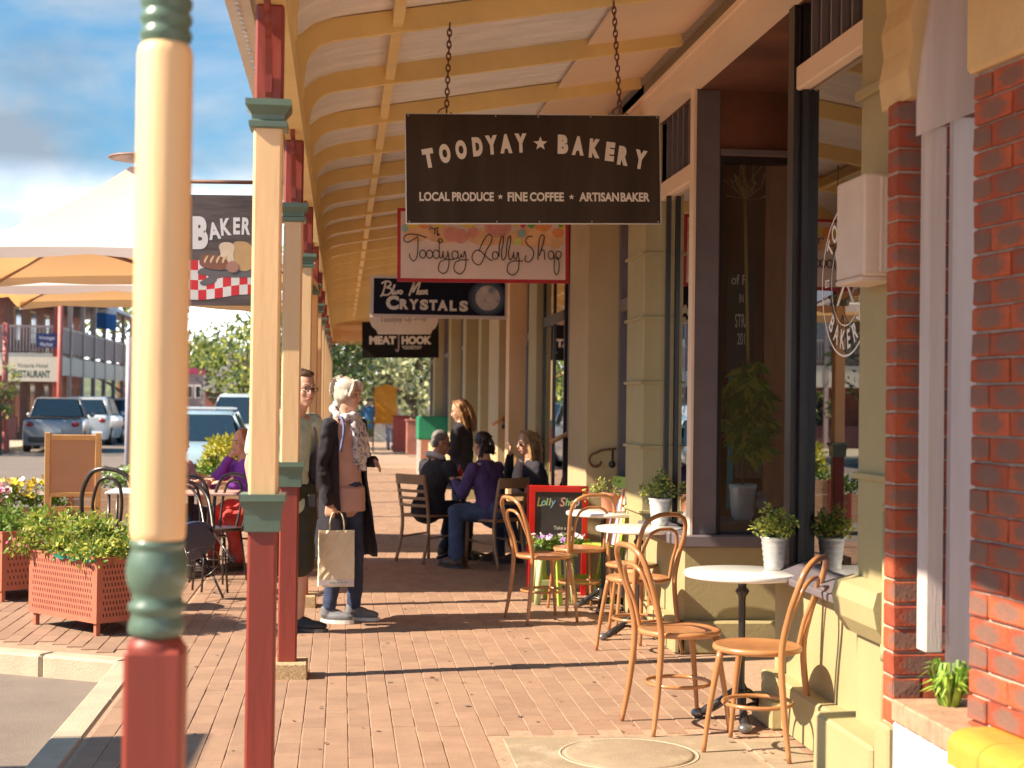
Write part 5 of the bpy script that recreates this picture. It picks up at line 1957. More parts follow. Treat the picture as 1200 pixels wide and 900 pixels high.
# ------------------------------------------------------------------ black metal chairs tipped against their tables
M_blkm = mat('black_tube_metal', (.035, .024, .022), .35, .2, 10, coat=.3)
M_navy = mat('navy_seat_pad', (.05, .06, .12), .5, .1)
def metal_chair(loc, rz, tilt, label, seatm=M_blkm):
    t = thing('metal_chair', label, 'chair', loc, 0, 'black metal chairs tipped up on the terrace')
    t.rotation_euler = (tilt, 0, rz)
    b = MB()
    b.lathe([(0, .435), (.18, .435), (.20, .445), (.20, .46), (.18, .465), (0, .462)], n=26, cap=False)
    b.build('seat', seatm, t)
    half = [(-.15, -.13, .44), (-.17, -.17, .60), (-.175, -.20, .74), (-.13, -.22, .86), (-.06, -.23, .90)]
    for sc_, nm, rr_ in ((1, 'back_hoop', .015), (.55, 'inner_hoop', .011)):
        q_ = cr_spline([(p[0] * sc_, p[1], .44 + (p[2] - .44) * (.88 if sc_ < 1 else 1)) for p in half] + [(0, -.23, .44 + .465 * (.88 if sc_ < 1 else 1))] + [(-p[0] * sc_, p[1], .44 + (p[2] - .44) * (.88 if sc_ < 1 else 1)) for p in half[::-1]], 4)
        b = MB()
        b.tube(q_, rr_, 8)
        b.build(nm, M_blkm, t)
    for sx in (-1, 1):
        for sy in (-1, 1):
            b = MB()
            b.tube([(sx * .13, sy * .13, .44), (sx * .17, sy * .18, 0)], .009, 6)
            b.build('leg', M_blkm, t)
    b = MB()
    b.tube([(.155 * math.cos(a), .155 * math.sin(a), .20) for a in [2 * PI * i / 24 for i in range(24)]], .006, 6, closed=True)
    b.build('leg_ring', M_blkm, t)
    return t
ch_ = metal_chair((-1.72, 11.55, .0), math.radians(-15), -.06, 'black metal chair tipped forward behind the bushy planter')
ch_.scale = (1.14, 1.14, 1.14)
ch_.rotation_euler.y = .13
metal_chair((-0.98, 11.7, .19), math.radians(25), -.95, 'black metal chair right of the turned post showing its navy seat', M_navy)
metal_chair((-1.12, 12.45, .02), math.radians(-30), -.12, 'black metal chair nearest the purple-sleeved diner')
metal_chair((-1.02, 13.3, .0), math.radians(150), .0, 'black metal chair under the red skirted diner')
t = thing('cafe_table', 'white slatted outdoor table behind the tipped black chair', 'table', (-1.72, 13.9, 0))
MB().box(-.30, .30, -.3, .3, .715, .74, ch=.006).build('table_top', mat('cool_white_top', (.74, .74, .76), .4), t)
for sx in (-1, 1):
    for sy in (-1, 1):
        b = MB()
        b.tube([(sx * .27, sy * .25, .715), (sx * .27, sy * .25, 0)], .014, 6)
        b.build('leg', M_cast, t)
t = thing('cafe_table', 'pinkish outdoor table in front of the purple-sleeved diner', 'table', (-1.30, 13.75, 0))
MB().box(-.33, .42, -.25, .25, .715, .74, ch=.006).build('table_top', mat('pink_top', (.62, .38, .33), .4), t)
b = MB()
b.tube([(0, 0, .715), (0, 0, .02)], .03, 8)
b.lathe([(.2, 0), (.2, .02), (.03, .04)], n=16)
b.build('pedestal', M_cast, t)
# menu box / power outlet like red bollard
t = thing('street_post', 'slim grey steel pole with a red box beyond the blank easel', 'pole', (0, 0, 0))
p = AY(149, 560, 26)
t.location = (p.x, 26, -.13)
b = MB()
b.tube([(0, 0, 0), (0, 0, 2.7)], .05, 10)
b.build('pole', mat('grey_steel', (.42, .38, .42), .4), t)
MB().box(.06, .18, -.05, .05, .0, 1.5).build('red_box', M_red, t)

# ------------------------------------------------------------------ cars
def car(loc, rz, paint, label, kind='hatch', scale=1., glassc=(.02, .035, .05)):
    t = thing('parked_car', label, 'car', loc, rz, 'cars parked along the street')
    t.scale = (scale,) * 3
    # stations along the length (y), front = -y ; (y, half width bottom, hw belt, z bottom, z belt)
    Lh, W_, zb = 2.1, .88, .22
    if kind == 'suv':
        belt = [(-2.2, .70, .62), (-2.12, .80, .92), (-1.5, .88, 1.02), (-.9, .90, 1.06), (0, .90, 1.08), (1.4, .90, 1.10), (2.05, .86, 1.12), (2.2, .80, 1.0)]
        roof = [(-1.0, 1.07), (-.35, 1.66), (.3, 1.74), (1.3, 1.72), (1.85, 1.62), (2.12, 1.14)]
    elif kind == 'ute':
        belt = [(-2.3, .74, .70), (-2.2, .84, .95), (-1.4, .88, 1.04), (0, .9, 1.08), (1.0, .9, 1.06), (2.3, .88, 1.02), (2.42, .86, .98)]
        roof = [(-1.05, 1.06), (-.45, 1.60), (.0, 1.68), (.55, 1.64), (.80, 1.10)]
    else:
        belt = [(-2.1, .68, .55), (-2.0, .78, .74), (-1.3, .85, .88), (-.8, .86, .93), (0, .87, .95), (1.2, .87, .98), (1.85, .82, .98), (2.02, .76, .9)]
        roof = [(-.95, .93), (-.25, 1.40), (.3, 1.47), (1.0, 1.44), (1.6, 1.25), (1.9, .99)]
    b = MB()
    sec = []
    n = 9
    for (y_, hw, zt_) in belt:
        sec.append([(-hw * .86, y_, zt_), (-hw * .97, y_, zt_ - .05), (-hw, y_, zt_ - .22), (-hw, y_, .42), (-hw * .93, y_, zb), (hw * .93, y_, zb), (hw, y_, .42), (hw, y_, zt_ - .22), (hw * .97, y_, zt_ - .05), (hw * .86, y_, zt_)])
    vs = [p for s_ in sec for p in s_]
    m = 10
    fs = [[i * m + j, i * m + (j + 1) % m, (i + 1) * m + (j + 1) % m, (i + 1) * m + j] for i in range(len(sec) - 1) for j in range(m)]
    fs += [list(range(m))[::-1], [(len(sec) - 1) * m + j for j in range(m)]]
    b.add(vs, fs, True)
    body = b.build('body', paint, t)
    mod = body.modifiers.new('b', 'BEVEL')
    mod.width = .03
    mod.segments = 2
    mod.limit_method = 'ANGLE'
    # cabin
    b = MB()
    vs = []
    for k, (y_, z) in enumerate(roof):
        edge = k in (0, len(roof) - 1)
        hw = .80 if edge else .62 if kind == 'hatch' else .66
        vs += [(-hw, y_, z - .02), (-hw + .05, y_, z), (hw - .05, y_, z), (hw, y_, z - .02)]
    fs = [[4 * i + j, 4 * i + j + 1, 4 * i + 5 + j, 4 * i + 4 + j] for i in range(1, len(roof) - 2) for j in range(3)]
    b.add(vs, fs, True)
    b.build('roof', paint, t, fix=False)
    G_ = mat('car_glass', glassc, .06, .1, spec=.8)
    y0, z0 = roof[0]
    y1, z1 = roof[1]
    b = MB()
    b.add([(-.78, y0, z0), (.78, y0, z0), (.60, y1, z1 - .01), (-.60, y1, z1 - .01)], [[0, 1, 2, 3]])
    b.build('windscreen', G_, t, fix=False)
    y2, z2 = roof[-1]
    y3, z3 = roof[-2]
    b = MB()
    b.add([(-.76, y2, z2), (.76, y2, z2), (.58, y3, z3 - .01), (-.58, y3, z3 - .01)], [[0, 1, 2, 3]])
    b.build('rear_window', G_, t, fix=False)
    for s_ in (-1, 1):
        b = MB()
        low = [(s_ * .83, y_, (1.0 if kind != 'hatch' else .92) + .02) for y_ in (y0 + .05, y2 - .05)]
        top = [(s_ * (.63 if kind == 'hatch' else .67), y_, z - .03) for (y_, z) in roof[1:-1]]
        b.add([low[0]] + top + [low[1]], [list(range(len(top) + 2))])
        b.build('side_window', G_, t, fix=False)
        for py_ in (y1, (y1 + y3) / 2, y3):
            zz_ = [z for (y_, z) in roof if y_ == py_] or [roof[2][1]]
            b = MB()
            b.tube([(s_ * .845, py_ + (-.3 if py_ == y1 else .1 if py_ == y3 else 0), .98), (s_ * .65, py_, zz_[0] - .02)], .028, 4)
            b.build('pillar', paint, t)
        for yy_ in (belt[0][0] + .85, belt[-1][0] - .75):
            b = MB()
            R_ = .34 if kind != 'hatch' else .31
            b.lathe([(.0, -.1), (R_ * .62, -.1), (R_ * .66, -.11), (R_, -.09), (R_, .09), (R_ * .6, .1), (0, .1)], n=20, M=Matrix.Translation((s_ * .80, yy_, R_)) @ Matrix.Rotation(PI / 2, 4, 'Y'), cap=False)
            wh = b.build('tyre', mat('tyre_rubber', (.02, .02, .02), .8), t)
            b = MB()
            b.lathe([(.0, 0), (R_ * .6, 0), (R_ * .6, .012), (0, .02)], n=14, M=Matrix.Translation((s_ * .905, yy_, R_)) @ Matrix.Rotation(s_ * PI / 2, 4, 'Y'), cap=False)
            b.build('wheel_rim', mat('alloy_rim', (.4, .4, .42), .3, metal=.7), t)
        b = MB()
        b.sphere((s_ * .60, belt[1][0] - .02, belt[1][2] - .14), (.16, .10, .07), 12, 8)
        b.build('headlight', mat('headlight_glass', (.62, .62, .64), .1), t)
        b = MB()
        b.sphere((s_ * .66, belt[-1][0] - .03, belt[-1][2] - .12), (.14, .06, .09), 12, 8)
        b.build('tail_light', mat('tail_light_red', (.35, .02, .02), .2), t)
        b = MB()
        b.sphere((s_ * .97, y0 + .35, z0 + .06), (.09, .05, .07), 10, 8)
        b.build('door_mirror', paint, t)
    MB().box(-.5, .5, belt[0][0] - .02, belt[0][0] + .05, .36, .56, ch=.01).build('grille', M_black, t)
    MB().box(-.24, .24, belt[-1][0] + .0, belt[-1][0] + .03, .62, .73).build('number_plate', M_white, t)
    MB().box(-.70, .70, belt[-1][0] - .05, belt[-1][0] + .06, .32, .48, ch=.02).build('rear_bumper', M_black if kind == 'ute' else paint, t)
    if kind == 'ute':
        MB().box(-.80, .80, .95, 2.3, 1.02, 1.06).build('tray_cover', M_black, t)
    return t
M_cblue = mat('pale_blue_car_paint', (.42, .55, .62), .25, .03, coat=.6)
M_cwhite = mat('white_car_paint', (.72, .74, .76), .25, .03, coat=.6)
M_cgrey = mat('silver_car_paint', (.30, .30, .32), .3, .03, metal=.3, coat=.5)
M_cnavy = mat('steel_blue_car_paint', (.10, .18, .26), .25, .03, coat=.6)
p = G(215, 590, -.13)
c1 = car((-2.62, 29.2, -.13), 0, M_cblue, 'pale blue car with roof bars facing the camera, beyond the outdoor diners')
for s_ in (-.55, .55):
    pass
MB().box(-.62, .62, .15, .19, 1.50, 1.54).build('roof_bar', M_cwhite, c1)
MB().box(-.62, .62, .95, .99, 1.49, 1.53).build('roof_bar', M_cwhite, c1)
car((-2.25, 38.0, -.13), 0, M_cwhite, 'white four wheel drive parked behind the pale blue car', 'suv', 1.05)
car((-2.6, 46.0, -.13), 0, mat('dark_green_car_paint', (.03, .05, .05), .25, coat=.5), 'dark vehicle further along the kerb behind the white four wheel drive', 'suv', 1.0)
p = G(70, 529, -.13)
car((p.x - .2, 50.0, -.13), PI + .10, M_cgrey, 'silver pickup truck with dark tray cover parked across the road', 'ute', 1.0)
car((-9.0, 57.5, -.13), PI, M_cwhite, 'white hatchback parked across the road next to the pickup truck', 'suv', 1.0)
car((-9.6, 66.0, -.13), .0, M_cnavy, 'steel blue car parked behind the white hatchback across the road', 'hatch', 1.15)

# ------------------------------------------------------------------ hotel across the road
M_hbrick = mat('hotel_dark_timber', (.36, .13, .09), .7, .25, 3)
M_hpost = mat('hotel_mauve_paint', (.42, .30, .27), .6, .1)
M_hcream = mat('hotel_cream_panel', (.62, .54, .44), .6, .06)
M_hroof = mat('hotel_roof_iron', (.42, .40, .45), .45, .1, metal=.2)
t = thing('hotel', 'two storey verandah hotel with dark timber walls and a cream restaurant sign', 'hotel')
Xr = -10.1
Yf = 56.0
def hb_(name, m, *bxs, ch=0.):
    b = MB()
    for q_ in bxs:
        b.box(*q_, ch=ch)
    return b.build(name, m, t)
hb_('wall', M_hbrick, (-26, Xr - 2.3, Yf + 2.4, 76, 0, 5.6))
hb_('ground_beam', M_hcream, (-26, Xr, Yf - .05, Yf + .05, 2.30, 3.12))
hb_('side_fascia', M_hcream, (Xr - .05, Xr + .05, Yf + .05, 76, 2.35, 3.02))
hb_('balcony_floor', M_hpost, (-26, Xr - .06, Yf + .06, 76, 3.03, 3.11))
for i in range(8):
    y_ = Yf + i * 2.8
    hb_('verandah_post', M_hpost if i else M_red, (Xr - .08, Xr + .08, y_ - .08, y_ + .08, -.1, 5.35))
    b = MB()
    b.prism([(y_ + .09, 5.3), (y_ + .9, 5.3), (y_ + .5, 5.15), (y_ + .2, 4.9), (y_ + .09, 4.6)], 'x', Xr - .03, Xr + .03)
    b.build('arch_bracket', M_hpost, t)
for i in range(1, 5):
    hb_('verandah_post', M_hpost, (Xr - 3.4 * i - .08, Xr - 3.4 * i + .08, Yf - .07, Yf + .07, -.1, 5.35))
b = MB()
for i in range(150):
    x = Xr - .15 - i * .11
    b.box(x, x + .045, Yf - .02, Yf + .02, 3.16, 4.02)
for i in range(170):
    y_ = Yf + .1 + i * .115
    b.box(Xr - .02, Xr + .02, y_, y_ + .06, 3.16, 4.02)
b.build('balusters', M_hpost, t, kind='stuff')
hb_('handrail', M_hpost, (-26, Xr - .03, Yf - .04, Yf + .04, 4.02, 4.1))
hb_('handrail', M_hpost, (Xr - .04, Xr + .04, Yf + .05, 76, 4.02, 4.1))
b = MB()
b.prism([(-26.5, 5.3), (Xr + .4, 5.3), (Xr - 3.0, 7.2), (-26.5, 7.2)], 'y', Yf - .5, 76)
b.build('roof', M_hroof, t)
b = MB()
b.prism([(Yf - .6, 5.25), (Yf - .55, 5.32), (Yf + 3, 6.6), (Yf + 3, 6.5)], 'x', -26, Xr + .45)
b.build('verandah_roof', M_hroof, t)
for i in range(7):
    x = Xr - 3.2 - i * 2.3
    for (z0_, z1_) in ((.3, 2.2), (3.3, 5.1)):
        b = MB()
        b.box(x - 1.0, x, Yf + 2.35, Yf + 2.40, z0_, z1_)
        fr_ = b.build('window', M_cream, t)
        b = MB()
        b.box(x - .9, x - .1, Yf + 2.32, Yf + 2.345, z0_ + .1, z1_ - .1)
        b.build('pane', mat('far_pane', (.03, .035, .04), .1), fr_)
for i in range(6):
    y_ = Yf + 4 + i * 2.9
    for (z0_, z1_) in ((.2, 2.1), (3.3, 5.0)):
        b = MB()
        b.box(Xr - 2.3, Xr - 2.25, y_, y_ + 1.1, z0_, z1_)
        fr_ = b.build('window', M_cream, t)
        MB().box(Xr - 2.25, Xr - 2.22, y_ + .1, y_ + 1.0, z0_ + .1, z1_ - .1).build('pane', MATS['far_pane'], fr_)
hb_('low_wall', mat('hotel_plum_wall', (.16, .06, .06), .7), (-26, Xr - 1.4, Yf + .4, Yf + .6, -.1, .85))
B = Board(8, 418.5, 67.5, 446.5, Yf - .12, 'restaurant_sign', 'cream restaurant sign board along the hotel balcony')
B.rect('board', M_hcream, 8, 418.5, 67.5, 446.5, 0, .05)
M_dkg = mat('dark_green_letter', (.03, .07, .05), .6)
B.words([('RESTAURANT', 16, 434, 59, 442.5, .004), ('Victoria Hotel', 20, 426, 56, 431, .001)], M_dkg)
B = Board(42, 391, 66.5, 407, Yf - .12, 'banner', 'small navy banner tied to the hotel balcony rail')
B.rect('cloth', mat('navy_cloth', (.05, .05, .16), .7), 42, 391, 66.5, 407, 0, .03)
B.words([('Vintage', 45, 394, 64, 399, .002), ('Market', 47, 401, 62, 405.5, .002)], M_wl)
t = thing('flag', 'blue and white flag at the hotel balcony corner post', 'flag', tuple(AY(122, 372, 66)))
b = MB()
vs = []
for i in range(6):
    for j in range(4):
        vs.append((-.5 + i * .2, .05 * math.sin(i * 1.5), .5 - j * .33 + .04 * math.sin(i)))
for i in range(5):
    for j in range(3):
        b.cur = 1 if j < 1 else 0
        k = i * 4 + j
        b.add([vs[k], vs[k + 1], vs[k + 5], vs[k + 4]], [[0, 1, 2, 3]], True)
b.cur = 0
b.build('cloth', [mat('flag_blue', (.03, .14, .38), .7), M_fw], t, fix=False)
b = MB()
b.tube([(-.52, 0, -.9), (-.52, 0, .6)], .03, 6)
b.build('staff', M_hpost, t)
for (px, yb, zt_, lab) in ((5, 47.5, 3.9, 'slim red street pole at the far left edge before the hotel'), (69, 54.5, 5.3, 'red street pole at the corner of the hotel')):
    p = AY(px, 500, yb)
    t = thing('street_pole', lab, 'pole', (p.x, yb, -.13))
    b = MB()
    b.tube([(0, 0, 0), (0, 0, zt_)], .09, 10)
    b.build('pole', mat('coral_pole', (.50, .13, .10), .5), t)
    b = MB()
    b.lathe([(.16, 0), (.16, .5), (.1, .62)], n=12)
    b.build('base', MATS['coral_pole'], t)
sheet('far_footpath', -30, -10.0, 44, 80, .0, M_kerb, .15)

# ------------------------------------------------------------------ far street and hills
def simple_house(name, label, x0, x1, y0, y1, h, wallm, roofm=None, gable=None, wins=(), par=None):
    t = thing(name, label, 'building')
    MB().box(x0, x1, y0, y1, -.2, h).build('wall', wallm, t)
    if gable:
        b = MB()
        b.prism([(x0 - .3, h), (x1 + .3, h), ((x0 + x1) / 2, h + gable)], 'y', y0 - .3, y1)
        b.build('roof', roofm, t)
    elif par:
        MB().box(x0 - .15, x1 + .15, y0 - .15, y1, h, h + .35).build('parapet', par, t)
    for (wx0, wx1, wz0, wz1) in wins:
        w = MB().box(wx0, wx1, y0 - .04, y0 + .01, wz0, wz1).build('window', M_white, t)
        MB().box(wx0 + .08, wx1 - .08, y0 - .06, y0 - .045, wz0 + .08, wz1 - .08).build('pane', MATS['far_pane'], w)
    return t
M_pinkw = mat('magenta_parapet', (.42, .04, .13), .6)
M_grw = mat('pale_mauve_wall', (.42, .35, .36), .7)
M_bfar = mat('far_red_brick', (.48, .17, .10), .8, .15, 3)
def at(px, Y):
    return AY(px, 460, Y).x
simple_house('shop_house', 'pale mauve shop with magenta parapet far down the street', at(196, 95), at(238, 95), 95, 110, 3.1, M_grw, par=M_pinkw, wins=((at(214, 95), at(226, 95), 1.6, 2.4), (at(228, 95), at(236, 95), 1.6, 2.4)))
simple_house('gabled_house', 'orange brick house with low gable far down the street', at(241, 78), at(285, 78), 78, 92, 1.9, M_bfar, M_hcream, 1.4)
simple_house('grey_house', 'tall plain grey building beside the gabled brick house', at(266, 88), at(286, 88), 88.2, 100, 4.3, M_grw)
simple_house('brick_house', 'orange brick building beyond the hotel', at(138, 92), at(166, 92), 92, 104, 4.0, M_bfar)
simple_house('lane_house', 'low cream building at the far end of the footpath', at(430, 70), at(505, 70), 70.5, 84, 1.9, M_hcream, M_hroof, 1.0, wins=((at(450, 70), at(462, 70), .4, 1.5), (at(480, 70), at(492, 70), .4, 1.5)))
# opposite side of the street (seen mirrored in the windows)
M_opp = mat('pink_render', (.50, .22, .25), .7, .1, .5)
def opposite(y0, y1, m, label, h):
    t = thing('street_building', label, 'building')
    MB().box(-22, -16, y0, y1, -.2, h).build('wall', m, t)
    MB().box(-16, -15.9, y0, y1, 2.9, 3.3).build('fascia', M_cream, t)
    MB().box(-16, -13.2, y0, y1, 2.8, 2.9).build('awning', M_hroof, t)
    k = y0 + .8
    while k < y1 - 2:
        w = MB().box(-16, -15.94, k, k + 2.0, .5, 2.4).build('window', M_white, t)
        MB().box(-15.94, -15.92, k + .1, k + 1.9, .6, 2.3).build('pane', MATS['far_pane'], w)
        k += 3
opposite(-26, -8, M_wall2, 'beige shop across the road behind the camera', 3.7)
opposite(-7.9, 14, M_opp, 'pink rendered shop across the road', 3.8)
opposite(14.1, 30, M_bfar, 'brick shop across the road', 3.6)
opposite(30.1, 45, M_grw, 'mauve shop across the road before the hotel', 3.7)
# closing row behind the camera
t = thing('street_building', 'brick shopfront closing the footpath behind the camera', 'building')
MB().box(-1.0, 12, -34, -30, -.2, 4.2).build('wall', M_bfar, t)
MB().box(.2, 2.2, -30, -29.9, .3, 2.6).build('window', M_black, t)

# hills
def hill(name, x0, x1, y0, hgt, seed, m):
    q = random.Random(seed)
    b = MB()
    n, r_ = 70, 8
    ph = [q.uniform(0, 6) for _ in range(4)]
    vs = []
    for j in range(r_):
        for i in range(n + 1):
            u = i / n
            x = x0 + (x1 - x0) * u
            prof = .55 + .25 * math.sin(u * 7 + ph[0]) + .14 * math.sin(u * 17 + ph[1]) + .06 * math.sin(u * 41 + ph[2])
            vs.append((x, y0 + j * 30, -.4 + hgt * prof * math.sin(PI / 2 * j / (r_ - 1)) + q.uniform(0, .6) * (j > 0)))
    fs = [[j * (n + 1) + i, j * (n + 1) + i + 1, (j + 1) * (n + 1) + i + 1, (j + 1) * (n + 1) + i] for j in range(r_ - 1) for i in range(n)]
    b.add(vs, fs, True)
    return b.build(name, m, kind='structure')
hill('hills', -420, 420, 260, 22, 4, mat('wooded_hill', (.10, .13, .06), .95, .35, .05, bump=.6, bscale=.3, col2=(.20, .21, .10)))

# ------------------------------------------------------------------ trees
M_bark = mat('tree_bark', (.13, .095, .065), .85, .3, 6, bump=.5, bscale=20)
def tree(loc, h, r, label, seed, mats_, trunk_h=None, n=60, leaf=.16, per=36, squash=.8):
    t = thing('tree', label, 'tree', loc)
    q = random.Random(seed)
    th = trunk_h or h * .35
    b = MB()
    top = Vector((q.uniform(-.1, .1) * h * .3, q.uniform(-.1, .1) * h * .3, h * .78))
    b.tube(cr_spline([(0, 0, -.3), (q.uniform(-.1, .1), 0, th * .6), (top.x * .5, top.y * .5, th * 1.2), top], 4), [h * .035 * (1 - .75 * i / 12) for i in range(13)], 10)
    pts = []
    for k in range(11):
        a = k * 2.4 + q.uniform(-.3, .3)
        z = th * .8 + (h * .85 - th * .8) * q.random()
        e = Vector((r * .85 * math.cos(a) * q.uniform(.6, 1), r * .85 * math.sin(a) * q.uniform(.6, 1), z + q.uniform(0, h * .16)))
        s0 = Vector((0, 0, z * .7))
        b.tube(cr_spline([s0, (s0 + e) / 2 + Vector((0, 0, .1 * h * .3)), e], 3), [h * .013 * (1 - .8 * i / 6) for i in range(7)], 6)
    b.build('trunk', M_bark, t)
    b = MB()
    zc = (th * .8 + h) / 2
    rz_ = (h - th * .8) / 2 * 1.05
    for k in range(n):
        d = Vector((q.gauss(0, 1), q.gauss(0, 1), q.gauss(0, 1))).normalized()
        rad = q.uniform(.45, 1.0)
        c = Vector((d.x * r * rad, d.y * r * rad, zc + d.z * rz_ * rad))
        leaf_cloud(b, [c], leaf, q, per, r * .2, .1, len(mats_))
    b.build('crown', mats_, t, fix=False, kind='stuff')
    return t
gA = [M_leafC, M_leafA, M_leafG]
gB = [M_leafG, M_leafB, M_leafA]
M_leafP = mat('leaf_pale_olive', (.50, .50, .27), .6, .25, 20, trans=.3)
tree((at(386, 46), 46, -.1), 4.6, 1.7, 'dark green street tree just beyond the end of the verandah', 1, gA, 1.6, 70, .20)
tree((at(415, 60), 60, -.1), 5.2, 2.4, 'round green tree behind the woman at the end of the footpath', 2, [M_leafA, M_leafC, M_leafA], 1.7, 70, .22)
tree((at(488, 50), 50, -.1), 6.0, 2.5, 'large pale olive tree filling the far end of the footpath', 3, [M_leafP, M_leafG, M_leafP], 1.2, 100, .22)
tree((at(520, 54), 54, -.1), 5.5, 2.2, 'pale leafy tree beside the shopfronts at the far end', 4, [M_leafP, M_leafP, M_leafG], 1.2, 70, .22)
tree((at(450, 66), 66, -.1), 6.5, 3.4, 'farther grey-green tree behind the footpath end trees', 5, gB, 1.4, 70, .26)
tree((at(286, 60), 60, -.1), 4.9, 2.3, 'green street tree seen between the cream posts', 6, gB, 1.8, 60, .22)
tree((at(334, 50), 50, -.1), 6.6, 2.2, 'tall green tree seen between the second and third posts', 7, gB, 1.6, 60, .22)
tree((at(158, 84), 84, -.1), 9.0, 4.0, 'tall pale green tree behind the hotel end', 8, gB, 2, 60, .34)
tree((at(218, 150), 150, -.1), 7.0, 6, 'dark tree on the rise behind the magenta shop', 9, gA, 2, 50, .5)
tree((at(236, 160), 160, -.1), 7.5, 5, 'rounded tree left of the gabled brick house', 10, gB, 2, 50, .5)
tree((at(256, 140), 140, -.1), 6.4, 5, 'green tree above the gabled house roof', 11, gB, 2, 50, .5)
tree((at(275, 150), 150, -.1), 8.6, 5, 'tall tree rising behind the grey building', 12, gA, 2, 50, .5)
tree((at(20, 49), 46.5, -.1), 2.6, .7, 'thin young tree on the hotel footpath', 13, gB, 1.3, 12, .12)
tree((-13, 46, -.1), 5.5, 2.6, 'street tree opposite, out of the left of the picture', 14, gA, 1.6, 40, .22)
# grass tuft on the ledge corner
t = thing('weed_clump', 'bright green weeds growing in the corner of the brick ledge', 'plant', (0, 0, 0))
wp = AY(1112, 822, 5.02)
t.location = (wp.x, 5.02, lz)
q = random.Random(77)
b = MB()
for i in range(120):
    a = q.uniform(0, 2 * PI)
    r0_ = q.uniform(0, .035)
    r1_ = q.uniform(.03, .10)
    h_ = q.uniform(.05, .15)
    d = Vector((math.cos(a), math.sin(a), 0))
    s_ = d.cross(Vector((0, 0, 1))) * q.uniform(.004, .011)
    p0 = d * r0_
    p1 = d * (r0_ + r1_ * .5) + Vector((0, 0, h_))
    p2 = d * (r0_ + r1_) + Vector((0, 0, h_ * q.uniform(.5, 1.0)))
    b.cur = q.randrange(2)
    b.add([p0 - s_, p0 + s_, p1 + s_, p1 - s_, p2], [[0, 1, 2, 3], [3, 2, 4]])
b.cur = 0
b.build('blades', [M_leafL, mat('leaf_lime', (.36, .52, .07), .5, .2, 20, trans=.3)], t, fix=False, kind='stuff')
# floodlight under the verandah
t = thing('floodlight', 'small white floodlight on the rafter foot above the second post', 'lamp', tuple(AY(338, 50, 7.6)))
MB().box(-.035, .0, -.03, .03, -.05, .05, ch=.006).build('housing', M_gutter, t)
MB().box(.012, .028, -.035, .035, -.045, .05, ch=.004, M=Matrix.Rotation(.3, 4, 'Y')).build('lens', M_white, t)
b = MB()
b.tube([(-.02, 0, .05), (-.03, 0, .12)], .006, 6)
b.build('arm', M_gutter, t)
# far end street clutter
t = thing('banner_stand', 'orange banner on a thin stand at the far end of the footpath', 'banner', (at(452, 47), 47, 0))
b = MB()
vs = []
for i in range(9):
    for j in range(5):
        vs.append((-.34 + j * .17 + .03 * math.sin(i * .8), .06 * math.sin(i * .9 + j), .88 + i * .15 - .05 * abs(j - 2) * (i > 6)))
b.add(vs, [[i * 5 + j, i * 5 + j + 1, i * 5 + j + 6, i * 5 + j + 5] for i in range(8) for j in range(4)], True)
b.build('cloth', mat('orange_cloth', (.72, .27, .02), .7, trans=.3), t, fix=False)
b = MB()
b.tube([(-.36, .02, 0), (-.36, .02, 2.15)], .02, 8)
b.build('pole', M_cast, t)
t = thing('shop_bin', 'green cloth display stand at the far end near the shops', 'stand', (at(508, 33), 33, 0))
MB().box(-.35, .35, -.3, .3, .75, 1.25, ch=.03).build('green_top', mat('green_cloth', (.02, .24, .12), .7), t)
for sx in (-.3, .3):
    for sy in (-.25, .25):
        MB().box(sx - .03, sx + .03, sy - .03, sy + .03, 0, .75).build('leg', M_white, t)
for (px, Yc, hh, mm, lab) in ((487, 44, 1.0, M_hbrick, 'brown timber crate at the far end of the footpath'), (503, 40, .7, M_terra, 'clay tub near the green display stand'), (471, 46, 1.1, M_red, 'red board by the far walkers')):
    t = thing('street_box', lab, 'box', (at(px, Yc), Yc, 0))
    MB().box(-.25, .25, -.2, .2, .05, hh, ch=.02).build('body', mm, t)
    MB().box(-.28, .28, -.23, .23, hh + .001, hh + .05, ch=.01).build('lid', mm, t)
# wide low wall of the far garden
t = thing('garden_wall', 'low cream wall at the far end of the footpath', 'wall')
MB().box(-2.0, 3.2, 60, 60.3, 0, .7).build('wall', M_hcream, t)
MB().box(-2.1, 3.3, 59.95, 60.35, .7, .78).build('coping', M_conc, t)
# ------------------------------------------------------------------ people
TX = bpy.data.textures.new('folds', 'CLOUDS')
TX.noise_scale = .09
def fuse(b, name, m, parent, voxel=.010, smooth=4, folds=0., solid=0., **kw):
    """fuses overlapping closed shapes of an MB into one continuous surface"""
    me = b.mesh(name)
    o = bpy.data.objects.new('tmp', me)
    COL.objects.link(o)
    if solid:
        md = o.modifiers.new('s', 'SOLIDIFY')
        md.thickness = solid
        md.offset = 0
        md = o.modifiers.new('u', 'SUBSURF')
        md.levels = 1
    else:
        md = o.modifiers.new('r', 'REMESH')
        md.mode = 'VOXEL'
        md.voxel_size = voxel
        md.use_smooth_shade = True
    if smooth:
        md = o.modifiers.new('m', 'SMOOTH')
        md.factor = .5
        md.iterations = smooth
    if folds:
        md = o.modifiers.new('d', 'DISPLACE')
        md.texture = TX
        md.texture_coords = 'LOCAL'
        md.strength = folds
        md.mid_level = .5
    dg = bpy.context.evaluated_depsgraph_get()
    dg.update()
    me2 = bpy.data.meshes.new_from_object(o.evaluated_get(dg))
    bpy.data.objects.remove(o)
    bpy.data.meshes.remove(me)
    me2.name = name
    me2.polygons.foreach_set('use_smooth', [True] * len(me2.polygons))
    me2.materials.clear()
    me2.materials.append(m)
    return link(name, me2, parent, **kw)
